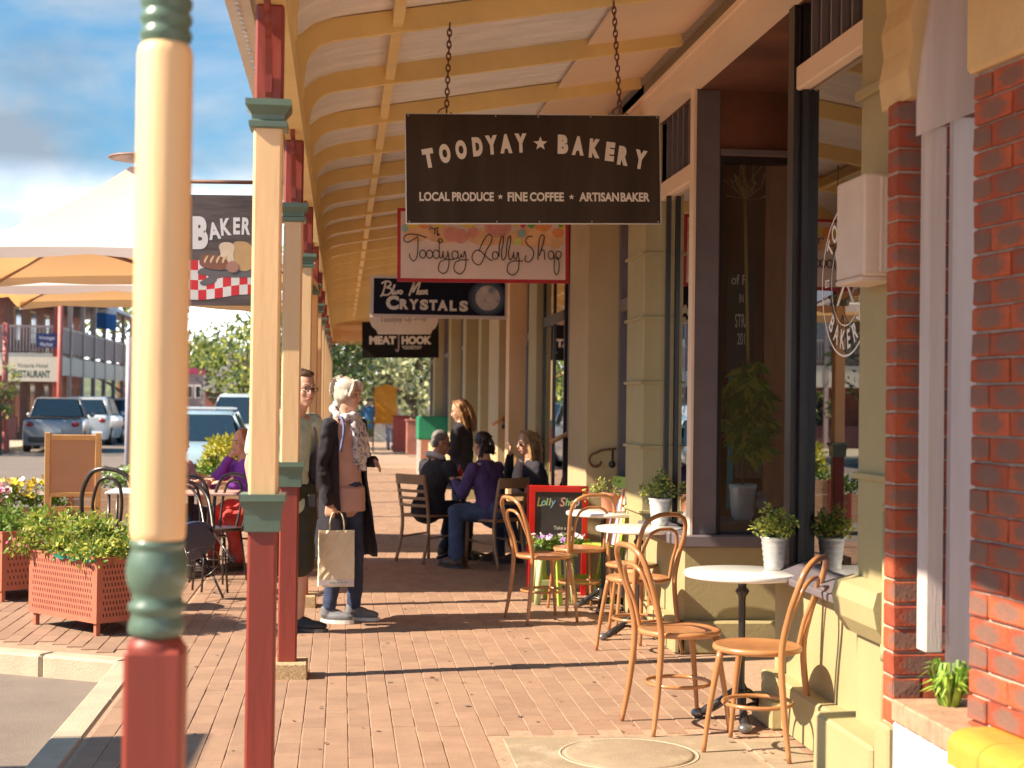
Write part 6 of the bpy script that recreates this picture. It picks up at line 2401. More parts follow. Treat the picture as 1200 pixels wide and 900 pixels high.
def limb(b, pts, rs):
    pts = [Vector(p) for p in pts]
    for i in range(len(pts) - 1):
        a, c = pts[i], pts[i + 1]
        n = 5
        b.tube([a.lerp(c, k / n) for k in range(n + 1)], [rs[i] + (rs[i + 1] - rs[i]) * k / n for k in range(n + 1)], 12)
    for p, r in zip(pts, rs):
        b.sphere(p, r, 12, 8)
M_skin = mat('skin', (.60, .33, .23), .5, .08, 14, spec=.4)
M_skin2 = mat('skin_tanned', (.50, .25, .16), .5, .08, 14, spec=.4)
M_lip = mat('lips', (.42, .14, .12), .5)
M_eye = mat('eye_dark', (.04, .03, .03), .2)
M_lens = mat('dark_lens', (.012, .01, .012), .08, coat=.6)
class Fig:
    def __init__(s, loc, f, label, skin=M_skin, group=None, cat='person'):
        s.t = thing('person', label, cat, loc, 0, group)
        s.f = Vector((f[0], f[1], 0)).normalized()
        s.r = Vector((s.f.y, -s.f.x, 0))
        s.b = MB()
        s.skin = skin
    def P(s, a, c, z):
        return s.f * a + s.r * c + Vector((0, 0, z))
    def head(s, c, look=None, k=.90, tilt=0.):
        """c = centre at eye level"""
        f = Vector((look[0], look[1], 0)).normalized() if look else s.f
        f = (f + Vector((0, 0, tilt))).normalized()
        r = Vector((f.y, -f.x, 0)).normalized()
        u = r.cross(f) * 1.0
        if u.z < 0:
            u = -u
        s.hf, s.hr, s.hu, s.hc, s.hk = f, r, u, c, k
        M = Matrix((( r.x, f.x, u.x, c.x), (r.y, f.y, u.y, c.y), (r.z, f.z, u.z, c.z), (0, 0, 0, 1))) @ Matrix.Scale(k, 4)
        s.HM = M
        b = s.b
        b.sphere((0, -.012, .035), (.078, .098, .100), 18, 14, M)
        b.sphere((0, .028, -.045), (.060, .066, .078), 14, 10, M)
        b.sphere((0, .058, -.103), (.030, .028, .026), 10, 8, M)
        for q in (-1, 1):
            b.sphere((q * .036, .062, -.028), (.026, .024, .028), 10, 8, M)
            b.sphere((q * .080, -.008, -.012), (.010, .020, .034), 8, 8, M)
            b.tube([M @ Vector((q * .008, .088, .022)), M @ Vector((q * .046, .076, .024))], [.012 * k, .010 * k], 8)
        b.tube([M @ Vector((0, .086, .012)), M @ Vector((0, .112, -.034))], [.009 * k, .014 * k], 8)
        b.sphere((0, .108, -.038), (.017, .014, .011), 8, 6, M)
        b.sphere((0, .082, -.070), (.025, .016, .015), 10, 8, M)
    def neck(s, base, r=.052):
        s.b.tube([base - Vector((0, 0, .06)), s.hc + s.hu * -.06 * s.hk - s.hf * .015], [r * 1.2, r], 12)
    def face(s, glasses=None, mouth=True, brow=(.12, .07, .04)):
        M = s.HM
        b = MB()
        for q in (-1, 1):
            b.sphere((q * .032, .0865, .002), (.012, .006, .006), 10, 6, M)
        if not glasses == 'dark':
            b.build('eyes', M_eye, s.t)
        b = MB()
        b.tube([M @ Vector(p) for p in ((-.024, .088, -.068), (-.01, .097, -.066), (0, .099, -.067), (.01, .097, -.066), (.024, .088, -.068))], [.002, .0045, .005, .0045, .002], 6)
        b.build('lips', M_lip, s.t)
        for q in (-1, 1):
            b = MB()
            b.tube([M @ Vector(p) for p in ((q * .014, .098, .028), (q * .034, .094, .034), (q * .052, .080, .028))], [.003, .0035, .0015], 5)
            b.build('eyebrow', mat('brow_%s' % ('dark' if brow[0] < .2 else 'pale'), brow, .8), s.t)
        if glasses:
            for q in (-1, 1):
                b = MB()
                if glasses == 'dark':
                    b.sphere((q * .034, .094, .002), (.030, .006, .021), 14, 8, M)
                    b.build('sunglass_lens', M_lens, s.t)
                else:
                    b.tube([M @ Vector((q * .034 + .026 * math.cos(a), .100, .000 + .018 * math.sin(a))) for a in [2 * PI * i / 18 for i in range(18)]], .0018, 5, closed=True)
                    b.build('spectacle_rim', M_lens, s.t)
                b = MB()
                b.tube([M @ Vector((q * .06, .094, .005)), M @ Vector((q * .082, .0, .006))], .0022, 5)
                b.build('spectacle_arm', M_lens, s.t)
    def hand(s, w, d, nrm, thumb, curl=.5, k=1., into=None):
        """w wrist, d direction of the fingers, nrm back-of-hand normal, thumb = side vector"""
        d, nrm, th = Vector(d).normalized(), Vector(nrm).normalized(), Vector(thumb).normalized()
        b = into or s.b
        c0 = Vector(w)
        for q in (-1, -.33, .33, 1):
            b.tube([c0 + th * q * .014 * k, c0 + d * .045 * k + th * q * .024 * k, c0 + d * .085 * k + th * q * .030 * k], [.015 * k, .014 * k, .011 * k], 8)
        for i, q in enumerate((1, .33, -.33, -1)):
            Ls = (.066, .074, .068, .052)[i] * k
            base = c0 + d * .083 * k + th * q * .030 * k
            d1 = (d - nrm * curl * .8).normalized()
            d2 = (d - nrm * curl * 2.2).normalized()
            d3 = (d - nrm * curl * 3.8).normalized()
            p1 = base + d1 * Ls * .45
            p2 = p1 + d2 * Ls * .32
            p3 = p2 + d3 * Ls * .25
            b.tube([base, p1, p2, p3], [.0095 * k, .0088 * k, .0080 * k, .0065 * k], 8)
            b.sphere(p3, .0065 * k, 8, 6)
        tb = c0 + d * .025 * k + th * .022 * k
        t1 = tb + (d * .7 + th * .8 - nrm * .2).normalized() * .038 * k
        t2 = t1 + (d * .95 + th * .25 - nrm * .4).normalized() * .030 * k
        b.tube([tb, t1, t2], [.013 * k, .0105 * k, .008 * k], 8)
        b.sphere(t2, .008 * k, 8, 6)
    def shell(s, levels, name, m, gap=(50, 310), folds=.02, n=26, thick=.012):
        """open garment: levels = (z, side radius, depth radius, forward shift)"""
        b = MB()
        vs = []
        for (z, a, d, sh) in levels:
            for i in range(n + 1):
                ph = math.radians(gap[0] + (gap[1] - gap[0]) * i / n)
                w = 1 + .05 * math.sin(ph * 9 + z * 3) * (1 if z < 1.0 else .2)
                vs.append(s.P(sh + d * math.cos(ph) * w, a * math.sin(ph) * w, z))
        fs = [[i * (n + 1) + j, i * (n + 1) + j + 1, (i + 1) * (n + 1) + j + 1, (i + 1) * (n + 1) + j] for i in range(len(levels) - 1) for j in range(n)]
        b.add(vs, fs, True)
        return fuse(b, name, m, s.t, smooth=2, folds=folds, solid=thick)
    def done(s, voxel=.009):
        return fuse(s.b, 'body', s.skin, s.t, voxel, 3)
def torso(b, P, hipz, shz, w=.165, d=.105, lean=0., belly=0., shw=.175):
    """closed elliptical loft from crotch to shoulders in figure coordinates; lean = forward shift at the shoulders"""
    H = shz - hipz
    prof = [(-.10, .10, .08), (-.04, w * .98, d * 1.02), (.06, w * 1.02, d * 1.08), (.30, w * .86, d * (.95 + belly)), (.55, w * .95, d * 1.04), (.80, w * 1.05, d * 1.0), (.93, shw, d * .8), (1.0, shw * .72, d * .6), (1.06, .07, .06)]
    vs = []
    n = 18
    for (u, a, c) in prof:
        z = hipz + H * u if u > 0 else hipz + u
        sh = lean * max(u, 0)
        for i in range(n):
            ph = 2 * PI * i / n
            vs.append(P(sh + c * math.cos(ph), a * math.sin(ph), z))
    m = len(prof)
    fs = [[i * n + j, i * n + (j + 1) % n, (i + 1) * n + (j + 1) % n, (i + 1) * n + j] for i in range(m - 1) for j in range(n)]
    fs += [list(range(n))[::-1], [(m - 1) * n + j for j in range(n)]]
    b.add(vs, fs, True)
def hair(s, parts, name, m, strands=(), seed=1, sr=.0035, vox=.008, folds=.012):
    b = MB()
    for c, r in parts:
        b.sphere(c, r, 14, 10, s.HM)
    q = random.Random(seed)
    for (p0, p1, p2, n, sp) in strands:
        for i in range(n):
            j = Vector((q.gauss(0, sp), q.gauss(0, sp), q.gauss(0, sp * .6)))
            j2 = j + Vector((q.gauss(0, sp * .6), q.gauss(0, sp * .6), q.gauss(0, sp)))
            b.tube([s.HM @ v for v in cr_spline([Vector(p0) + j, Vector(p1) + (j + j2) / 2 + Vector((q.gauss(0, .006), q.gauss(0, .006), 0)), Vector(p2) + j2], 4)], [sr * 1.6] * 4 + [sr * 1.4] * 4 + [sr * .7], 6)
    return fuse(b, name, m, s.t, vox, 1, folds)
def shoe(s, ank, f, m, sole, name='shoe', L_=.27, h=.075):
    f = Vector((f[0], f[1], 0)).normalized()
    r = Vector((f.y, -f.x, 0))
    a = Vector((ank.x, ank.y, 0))
    o = lambda x, y_, z: a + f * x + r * y_ + Vector((0, 0, z))
    b = MB()
    b.sphere((0, 0, 0), (.5, .5, .5), 14, 10, Matrix.Translation(o(.06, 0, .045)) @ Matrix(((r.x, f.x, 0, 0), (r.y, f.y, 0, 0), (0, 0, 1, 0), (0, 0, 0, 1))) @ Matrix.Diagonal((.092, L_ * .98, .075, 1)))
    b.tube([o(-.02, 0, .05), o(-.015, 0, .115)], [.045, .042], 12)
    b.tube([o(-.01, 0, .085), o(.08, 0, .06)], [.036, .03], 10)
    sh = fuse(b, name, m, s.t, .008, 2)
    b = MB()
    pts = []
    for i in range(20):
        an = 2 * PI * i / 20
        x = .06 + L_ * .5 * math.cos(an)
        y_ = .047 * math.sin(an) * (1.05 if math.cos(an) > 0 else .85)
        p = o(x, y_, 0)
        pts.append((p.x, p.y))
    b.prism(pts, 'z', .002, .026)
    b.build('sole', sole, sh)
    return sh
M_knitb = mat('black_knit', (.022, .018, .028), .85, .3, 20, bump=.2, bscale=120)
M_pinkt = mat('dusty_pink_top', (.50, .30, .27), .8, .08, 6)
M_denim = mat('dark_denim', (.035, .05, .11), .8, .25, 14, bump=.2, bscale=150)
M_denimb = mat('blue_denim', (.05, .08, .17), .8, .3, 10, bump=.2, bscale=150)
M_scarf = mat('speckled_scarf', (.62, .56, .56), .85, .1, 30, dirt=((.06, .04, .07), 34, .50))
M_shoeg = mat('grey_canvas', (.17, .17, .19), .7, .2, 20)
M_sole = mat('white_rubber', (.70, .68, .64), .6)
M_soled = mat('dark_rubber', (.07, .06, .06), .7)
M_hgrey = mat('silver_blond_hair', (.58, .50, .42), .5, .25, 30, stretch=(1, 1, .3), dirt=((.22, .16, .15), 24, .60))
M_hbrown = mat('brown_hair', (.10, .05, .03), .45, .3, 30, stretch=(1, 1, .3))
M_hblond = mat('blond_brown_hair', (.36, .19, .08), .45, .35, 22, stretch=(1, 1, .3), col2=(.55, .34, .16))
M_hdark = mat('dark_hair', (.03, .018, .018), .4, .3, 30)
M_hsalt = mat('salt_grey_hair', (.16, .14, .14), .6, .35, 40)

# --- standing woman
W1 = Fig((.02, 10.88, 0), (.80, -.60), 'standing woman with silver hair, speckled scarf and long black cardigan holding a pale bag')
P = W1.P
sh_ = 1.40
W1.head(P(.035, 0, 1.595), (.90, -.44), .90)
W1.neck(P(0, 0, 1.46), .046)
torso(W1.b, P, .90, 1.43, .150, .095, 0, shw=.165)
aR = (P(0, .165, 1.375), P(-.03, .225, 1.10), P(.05, .215, .845))
aL = (P(0, -.165, 1.375), P(-.03, -.245, 1.13), P(.15, -.17, 1.12))
limb(W1.b, aR, (.046, .037, .024))
limb(W1.b, aL, (.046, .037, .024))
W1.hand(aR[2], P(.03, .0, -1), P(.2, 1, 0), P(1, -.2, 0), .55, .95)
W1.hand(aL[2], P(.8, .45, -.25), P(.3, -.5, .8), P(0, .5, .8), .4, .9)
lR = (P(0, .085, .90), P(.02, .09, .48), P(-.03, .095, .09))
lL = (P(0, -.085, .90), P(.06, -.09, .48), P(.04, -.10, .09))
for l_ in (lR, lL):
    limb(W1.b, l_, (.075, .050, .034))
W1.done(.008)
W1.face(brow=(.3, .2, .14))
b = MB()
for l_ in (lR, lL):
    limb(b, (l_[0], l_[1], (l_[2] + Vector((0, 0, .03)))), (.092, .062, .050))
b.sphere(P(0, 0, .92), .14, 16, 12)
fuse(b, 'jeans', M_denim, W1.t, .010, 3, .02)
b = MB()
torso(b, P, .84, 1.425, .162, .118, .0, .08, .160)
b.tube([P(0, 0, .78), P(0, 0, .95)], [.165, .155], 18)
fuse(b, 'top', M_pinkt, W1.t, .011, 3, .018)
W1.shell([(.44, .250, .245, .0), (.62, .235, .225, .0), (.80, .215, .195, -.005), (1.0, .188, .155, -.012), (1.2, .188, .138, -.01), (1.34, .192, .125, -.005), (1.40, .150, .095, -.005), (1.445, .085, .07, -.01)], 'cardigan', M_knitb, (52, 328), .035)
for nm, a in (('R', aR), ('L', aL)):
    b = MB()
    limb(b, (a[0] + Vector((0, 0, -.005)), a[1], a[1].lerp(a[2], .92)), (.070, .056, .043))
    fuse(b, 'sleeve', M_knitb, W1.t, .010, 3, .03)
# scarf: loop and hanging tail
b = MB()
lp = [P(.015 + .082 * math.cos(a), .080 * math.sin(a), 1.465 + .02 * math.cos(a * 2) - .035 * math.cos(a)) for a in [2 * PI * i / 14 for i in range(14)]]
b.tube(cr_spline(lp, 2, True), [.030 + .007 * math.sin(i * 1.9) for i in range(28)], 10, closed=True)
for k_, dz in ((-.01, .0), (.03, .05), (-.045, .10)):
    q_ = cr_spline([P(.085, k_, 1.43), P(.125, k_ * 1.2 - .01, 1.34), P(.135, k_ * 1.5 - .02, 1.20), P(.140, k_ * 1.5 - .03, 1.06 + dz)], 5)
    b.tube(q_, [.030 + .006 * math.sin(i * 2.3) for i in range(len(q_))], 8)
fuse(b, 'scarf', M_scarf, W1.t, .008, 2, .015)
hair(W1, [((0, -.030, .052), (.090, .095, .092)), ((0, -.060, .0), (.084, .060, .085)), ((.05, .0, .07), (.05, .075, .055)), ((-.05, .0, .07), (.05, .075, .055)), ((.072, -.015, .02), (.022, .045, .07)), ((-.072, -.015, .02), (.022, .045, .07)), ((0, -.07, -.07), (.06, .04, .05))], 'hair', M_hgrey,
     [((.02, .045, .12), (.06, .07, .07), (.078, .045, -.01), 9, .010), ((-.02, .045, .12), (-.05, .075, .075), (-.078, .045, -.01), 9, .010), ((0, -.03, .13), (.05, -.08, .09), (.06, -.10, -.03), 12, .018), ((0, -.03, .13), (-.05, -.08, .09), (-.06, -.10, -.03), 12, .018)], 3)
for l_, ff in ((lR, (.94, -.35)), (lL, (.98, -.2))):
    shoe(W1, l_[2], ff, M_shoeg, M_sole, L_=.25)
# strap of a shoulder bag
b = MB()
b.tube(cr_spline([P(.05, .10, 1.44), P(.10, .13, 1.36), P(.10, .165, 1.20)], 4), .010, 6)
b.build('bag_strap', mat('blue_strap', (.12, .14, .30), .6), W1.t)
# paper bag held in her right hand
hp = aR[2] + P(.02, .0, -.13)
t = thing('paper_bag', 'cream paper carrier bag with twisted handles hanging from the standing woman\'s hand', 'bag', (W1.t.location.x + hp.x + .035, W1.t.location.y + hp.y, 0))
M_bag = mat('cream_paper', (.84, .72, .52), .65, .12, 7, bump=.9, bscale=16)
zb0, zb1 = .275, .66
b = MB()
vs, fs = [], []
nx, nz = 10, 12
ring_ = []
for i in range(nx + 1):
    ring_.append((-.122 + .244 * i / nx, -.045))
for i in range(5):
    ring_.append((.122, -.045 + .09 * (i + 1) / 5))
for i in range(nx):
    ring_.append((.122 - .244 * (i + 1) / nx, .045))
for i in range(4):
    ring_.append((-.122, .045 - .09 * (i + 1) / 5))
q = random.Random(12)
for k in range(nz + 1):
    u = k / nz
    for (x, y_) in ring_:
        d_ = 1 - .75 * u * u
        side = abs(abs(x) - .122) < .001
        vs.append((x * (1 - (.06 if side and abs(y_) < .03 else 0) * u) + q.gauss(0, .0012), y_ * d_ + q.gauss(0, .0022), zb0 + (zb1 - zb0) * u))
m = len(ring_)
fs = [[k * m + i, k * m + (i + 1) % m, (k + 1) * m + (i + 1) % m, (k + 1) * m + i] for k in range(nz) for i in range(m)]
fs.append(list(range(m))[::-1])
b.add(vs, fs, False)
Mbag = Matrix.Rotation(.10, 4, 'Z')
b.v = [Mbag @ v for v in b.v]
b.build('paper_body', M_bag, t)
b = MB()
b.box(-.120, .120, -.0485, -.0475, .287, .325, M=Mbag)
b.build('printed_band', M_fw, t)
b = MB()
for i in range(5):
    b.box(-.05 + i * .026, -.03 + i * .026, -.0495, -.049, .301, .309, M=Mbag)
b.build('band_print', mat('pale_green_print', (.35, .48, .35), .6), t, kind='stuff')
for yy_ in (-.02, .02):
    b = MB()
    b.tube([Mbag @ v for v in cr_spline([(-.05, yy_, .64), (-.048, yy_, .72), (-.030, yy_ * .4, .775), (0, 0, .79), (.030, yy_ * .4, .775), (.048, yy_, .72), (.05, yy_, .64)], 4)], .0045, 6)
    b.build('handle', M_bag, t)

# --- man behind the post
hx = AY(354, 466, 10.35)
M1 = Fig((hx.x - .095, 10.38, 0), (.42, -.91), 'man in glasses and grey-green printed shirt half hidden behind a post', M_skin)
P = M1.P
M1.head(P(.06, -.09, 1.625), (.48, -.88), .93)
M1.neck(P(.01, -.03, 1.48), .056)
torso(M1.b, P, .93, 1.46, .165, .105, 0, .1, .185)
aR = (P(0, .19, 1.40), P(-.02, .25, 1.12), P(.06, .24, .87))
aL = (P(-.01, -.18, 1.40), P(-.14, -.20, 1.13), P(-.12, -.10, .90))
for a in (aR, aL):
    limb(M1.b, a, (.052, .042, .029))
    M1.hand(a[2], (0, 0, -1), P(0, 1 if a is aR else -1, 0), P(1, 0, 0), .4, 1.05)
lR = (P(0, .10, .92), P(.02, .12, .50), P(-.02, .15, .09))
lL = (P(0, -.10, .92), P(.02, -.10, .50), P(-.0, -.10, .09))
for l_ in (lR, lL):
    limb(M1.b, l_, (.085, .056, .038))
M1.done(.009)
M1.face('clear')
hair(M1, [((0, -.030, .055), (.086, .092, .088)), ((0, -.06, .0), (.078, .055, .07)), ((0, .035, .110), (.06, .04, .03))], 'hair', M_hbrown, [((0, .05, .12), (.04, .03, .135), (.07, 0, .10), 10, .012)], 5, folds=.01)
b = MB()
torso(b, P, .86, 1.455, .165, .125, 0, .12, .175)
for a in (aR, aL):
    limb(b, (a[0], a[0].lerp(a[1], .6)), (.072, .068))
fuse(b, 'shirt', mat('grey_green_shirt', (.42, .50, .42), .8, .12, 9, dirt=((.10, .12, .10), 9, .62)), M1.t, .011, 3, .02)
M1.shell([(.74, .235, .185, -.03), (.95, .222, .170, -.02), (1.2, .215, .155, -.01), (1.36, .215, .13, 0), (1.44, .14, .09, 0)], 'open_overshirt', mat('slate_overshirt', (.20, .18, .22), .8, .15, 7), (62, 298), .03)
b = MB()
for l_ in (lR, lL):
    limb(b, (l_[0], l_[0].lerp(l_[1], 1.1)), (.115, .098))
b.sphere(P(0, 0, .94), .15, 14, 10)
fuse(b, 'shorts', mat('black_olive_shorts', (.03, .028, .016), .8), M1.t, .012, 3, .03)
for l_, ff in ((lR, (.75, -.65)), (lL, (.95, -.3))):
    shoe(M1, l_[2], ff, mat('black_trainer', (.03, .028, .03), .6, .3, 20), M_soled, L_=.30)
MB().box(-.03, .03, -.03, .0, 0, .09, ch=.01).build('camera_pouch', M_black, M1.t, loc=P(.15, -.12, .84))

# --- timber cafe chairs
M_oak = mat('pale_timber', (.36, .21, .12), .5, .15, 8, stretch=(1, 1, .3))
def timber_chair(loc, rz, label):
    t = thing('timber_chair', label, 'chair', loc, rz, 'timber chairs at the walkway table')
    b = MB()
    b.box(-.20, .20, -.19, .21, .440, .465, ch=.01)
    b.build('seat', M_oak, t)
    for s_ in (-1, 1):
        b = MB()
        b.tube([(s_ * .18, .185, .44), (s_ * .185, .20, 0)], .017, 8)
        b.build('leg', M_oak, t)
        b = MB()
        b.tube(cr_spline([(s_ * .185, -.25, .0), (s_ * .18, -.185, .25), (s_ * .178, -.175, .45), (s_ * .182, -.215, .68), (s_ * .185, -.25, .84)], 4), .017, 8)
        b.build('back_leg', M_oak, t)
        b = MB()
        b.tube([(s_ * .183, .19, .26), (s_ * .18, -.19, .24)], .011, 6)
        b.build('side_stretcher', M_oak, t)
    def slat(z0, z1, y_, nm):
        b = MB()
        vs = []
        for i in range(7):
            u = i / 6
            x = -.19 + .38 * u
            yc = y_ - .03 * math.sin(PI * u)
            vs += [(x, yc - .009, z0), (x, yc + .009, z0), (x, yc + .009, z1), (x, yc - .009, z1)]
        fs = [[i * 4 + j, i * 4 + (j + 1) % 4, i * 4 + 4 + (j + 1) % 4, i * 4 + 4 + j] for i in range(6) for j in range(4)]
        fs += [[3, 2, 1, 0], [24, 25, 26, 27]]
        b.add(vs, fs)
        b.build(nm, M_oak, t)
    slat(.76, .855, -.250, 'top_rail')
    for z in (.54, .61, .68):
        slat(z, z + .028, -.18 - (z - .45) * .22, 'back_slat')
    return t
ca = timber_chair((.86, 15.0, 0), math.radians(-48), 'timber chair under the grey-haired man, nearest the walkway')
cb = dup(ca, (1.46, 14.42, 0), math.radians(38), 'timber chair under the woman in the purple jumper')
cc = dup(ca, (1.98, 15.05, 0), math.radians(92), 'timber chair under the blond woman in sunglasses')
tb = thing('walkway_table', 'round table between the three seated friends with cups and a red bottle', 'table', (1.22, 15.25, 0))
MB().lathe([(0, .705), (.36, .705), (.375, .715), (.375, .735), (.36, .742), (0, .742)], n=30, cap=False).build('table_top', mat('grey_table_top', (.42, .38, .38), .35, coat=.3), tb)
b = MB()
b.tube([(0, 0, .705), (0, 0, .03)], .028, 10)
b.build('column', M_cast, tb)
for k in range(4):
    b = MB()
    b.tube([(0, 0, .1), (.28 * math.cos(k * PI / 2 + .4), .28 * math.sin(k * PI / 2 + .4), .02)], .016, 6)
    b.build('leg', M_cast, tb)
def small(name, label, cat, loc, prof, m):
    t = thing(name, label, cat, loc)
    MB().lathe(prof, n=14).build('vessel', m, t)
    return t
small('sauce_bottle', 'red plastic sauce bottle on the walkway table', 'bottle', (1.17, 15.10, .742), [(.035, 0), (.037, .02), (.035, .12), (.020, .15), (.010, .16), (.006, .20)], M_rf)
small('coffee_cup', 'white cup on the walkway table beside the red bottle', 'cup', (1.05, 15.02, .742), [(.025, 0), (.04, .06), (.042, .07)], M_white)
small('drinking_glass', 'clear water glass near the grey-haired man', 'glass', (1.36, 15.15, .742), [(.026, 0), (.034, .11), (.035, .115)], M_white)
small('takeaway_cup', 'pale takeaway cup in front of the blond woman', 'cup', (1.50, 15.2, .742), [(.028, 0), (.040, .11), (.042, .115)], mat('cardboard_cup', (.55, .42, .28), .7))
pdl = thing('side_table', 'small dark table by the wall holding two cream pots', 'table', (2.02, 13.35, 0))
MB().box(-.26, .12, -.2, .2, .70, .73, ch=.004).build('table_top', M_cast, pdl)
b = MB()
b.tube([(-.05, 0, .7), (-.05, 0, 0)], .025, 8)
b.build('column', M_cast, pdl)
for k_, (xx_, lab) in enumerate(((1.84, 'cream tub on the small wall table, left of its twin'), (1.95, 'cream tub on the small wall table, right of its twin'))):
    small('cream_tub', lab, 'tub', (xx_, 13.28, .73), [(.032, 0), (.042, .07), (.044, .075)], M_cream)

def seated(loc, f, label, skin, topm, trm, lean, head_look, headz=1.15, arms=None, w=.16, shz=.98, knees=None, tilt=-.15, coat=None):
    S_ = Fig(loc, f, label, skin)
    P = S_.P
    S_.head(P(lean + .05, 0, headz), head_look, .90, tilt)
    S_.neck(P(lean + .01, 0, shz + .05), .056)
    torso(S_.b, P, .50, shz, w * .9, .10, lean, .05, .165)
    kn = knees or ((P(.42, .10, .50), P(.40, .11, .09)), (P(.40, -.10, .50), P(.30, -.12, .09)))
    legs = []
    for i, s_ in ((0, 1), (1, -1)):
        legs.append((P(.0, s_ * .09, .51), kn[i][0], kn[i][1]))
        limb(S_.b, legs[-1], (.080, .055, .036))
    al = arms or (((P(lean, .18, shz - .05)), P(lean + .08, .24, shz - .28), P(lean + .30, .12, .80)), ((P(lean, -.18, shz - .05)), P(lean + .08, -.24, shz - .28), P(lean + .30, -.10, .80)))
    for a, s_ in zip(al, (1, -1)):
        limb(S_.b, a, (.046, .038, .026))
        d = (a[2] - a[1]).normalized()
        S_.hand(a[2], d, Vector((0, 0, 1)) if abs(d.z) < .7 else -S_.f, S_.r * -s_, .5, .95)
    S_.done(.010)
    b = MB()
    torso(b, P, .50, shz + .0, w * 1.06, .125, lean, .1, .178)
    for a in al:
        limb(b, (a[0], a[1], a[1].lerp(a[2], .9)), (.066, .056, .042))
    fuse(b, 'top', topm, S_.t, .012, 3, .03)
    b = MB()
    for l_ in legs:
        limb(b, (l_[0], l_[1], l_[2] + Vector((0, 0, .02))), (.102, .073, .058))
    b.sphere(P(-.02, 0, .52), (.16), 14, 10)
    fuse(b, 'trousers', trm, S_.t, .012, 3, .025)
    for l_ in legs:
        shoe(S_, l_[2], (S_.f.x, S_.f.y), mat('brown_shoe', (.09, .055, .04), .6, .2, 15), M_soled, L_=.27)
    return S_
A1 = seated((.86, 14.98, 0), (.80, .60), 'seated grey-haired man in dark jacket and sunglasses, facing right', M_skin2, mat('charcoal_jacket', (.028, .026, .034), .85, .2, 9), M_knitb, .10, (.98, .1), 1.15, tilt=-.22)
A1.face('dark')
hair(A1, [((0, -.028, .055), (.086, .094, .088)), ((0, -.06, .0), (.078, .055, .07))], 'hair', M_hsalt, [], 5, folds=.01)
b = MB()
b.tube([A1.P(.08 + .075 * math.cos(a), .085 * math.sin(a), 1.02 - .03 * math.cos(a)) for a in [2 * PI * i / 12 for i in range(12)]], .030, 8, closed=True)
fuse(b, 'collar', mat('pale_grey_collar', (.52, .52, .54), .8), A1.t, .010, 2, .01)
kn = None
A2 = Fig
def P2(f):
    pass
f2 = Vector((-.84, .54, 0)).normalized()
A2 = seated((1.44, 14.44, 0), (-.70, .71), 'seated dark-haired woman in purple jumper and jeans, back to the camera', M_skin, mat('purple_jumper', (.075, .045, .16), .85, .15, 14), M_denimb, .10, (-.55, .83), 1.15,
            knees=((Vector((-.33, .16, .52)), Vector((-.36, .03, .09))), (Vector((-.36, -.06, .53)), Vector((-.33, -.10, .09)))), w=.18, tilt=-.2)
A2.face()
hair(A2, [((0, -.032, .050), (.094, .100, .095)), ((0, -.07, -.02), (.088, .06, .09)), ((.04, -.085, -.06), (.04, .035, .05))], 'hair', M_hdark, [((0, -.06, .10), (.05, -.12, .02), (.07, -.10, -.12), 12, .02), ((0, -.06, .10), (-.06, -.10, .02), (-.09, -.04, -.14), 14, .02)], 6)
b = MB()
b.sphere((.03, -.125, -.01), (.035, .018, .022), 10, 8, A2.HM)
b.build('hair_clip', mat('silver_clip', (.5, .48, .5), .3, metal=.7), A2.t)
A3l = (-.98, -.12)
A3 = Fig
fA = Vector((-.97, -.2, 0)).normalized()
rA = Vector((fA.y, -fA.x, 0))
PA = lambda a, c, z: fA * a + rA * c + Vector((0, 0, z))
A3 = seated((1.98, 15.0, 0), (-.97, -.2), 'seated blond woman in sunglasses and black cardigan, hand to her mouth', M_skin, M_knitb, M_denim, .12, (-.95, -.30), 1.16,
            arms=((PA(.12, .18, .93), PA(.28, .24, .76), PA(.32, .06, 1.06)), (PA(.12, -.18, .93), PA(.14, -.25, .70), PA(.38, -.22, .79))), tilt=-.1)
A3.face('dark')
hair(A3, [((0, -.030, .050), (.092, .098, .094)), ((0, -.06, -.02), (.092, .055, .09))], 'hair', M_hblond,
     [((.03, .03, .12), (.085, .0, .0), (.10, -.01, -.20), 26, .016), ((-.03, .03, .12), (-.085, .0, .0), (-.10, -.01, -.20), 26, .016), ((0, -.06, .10), (.0, -.11, -.03), (.02, -.10, -.24), 26, .03)], 7, .005, .009, .02)
b = MB()
b.tube([PA(.20, .05, 1.02), PA(.24, .04, .85), PA(.24, .03, .66)], [.04, .06, .07], 10)
fuse(b, 'inner_shirt', mat('pale_pink_shirt', (.52, .42, .40), .8), A3.t, .010, 2, .02)

# --- standing girl with long hair
gx = AY(541, 500, 17.0)
G1 = Fig((gx.x, 17.0, 0), (-.93, .36), 'standing girl with long brown hair and black jacket, seen from behind at the table')
P = G1.P
G1.head(P(.03, 0, 1.46), (-.97, .1), .88, -.25)
G1.neck(P(0, 0, 1.33), .044)
torso(G1.b, P, .84, 1.30, .135, .09, 0, shw=.15)
aR = (P(0, .155, 1.25), P(.03, .20, 1.0), P(.22, .12, 1.02))
aL = (P(0, -.155, 1.25), P(.03, -.20, 1.0), P(.22, -.08, 1.06))
for a in (aR, aL):
    limb(G1.b, a, (.042, .034, .024))
    G1.hand(a[2], (a[2] - a[1]), (0, 0, 1), P(0, 0, 1) if 0 else G1.r * (-1 if a is aR else 1), .5, .9)
ll = [(P(0, s_ * .08, .83), P(.02, s_ * .085, .45), P(-.02, s_ * .09, .09)) for s_ in (1, -1)]
for l_ in ll:
    limb(G1.b, l_, (.072, .048, .034))
G1.done(.010)
G1.face()
b = MB()
torso(b, P, .76, 1.30, .165, .125, 0, .05, .162)
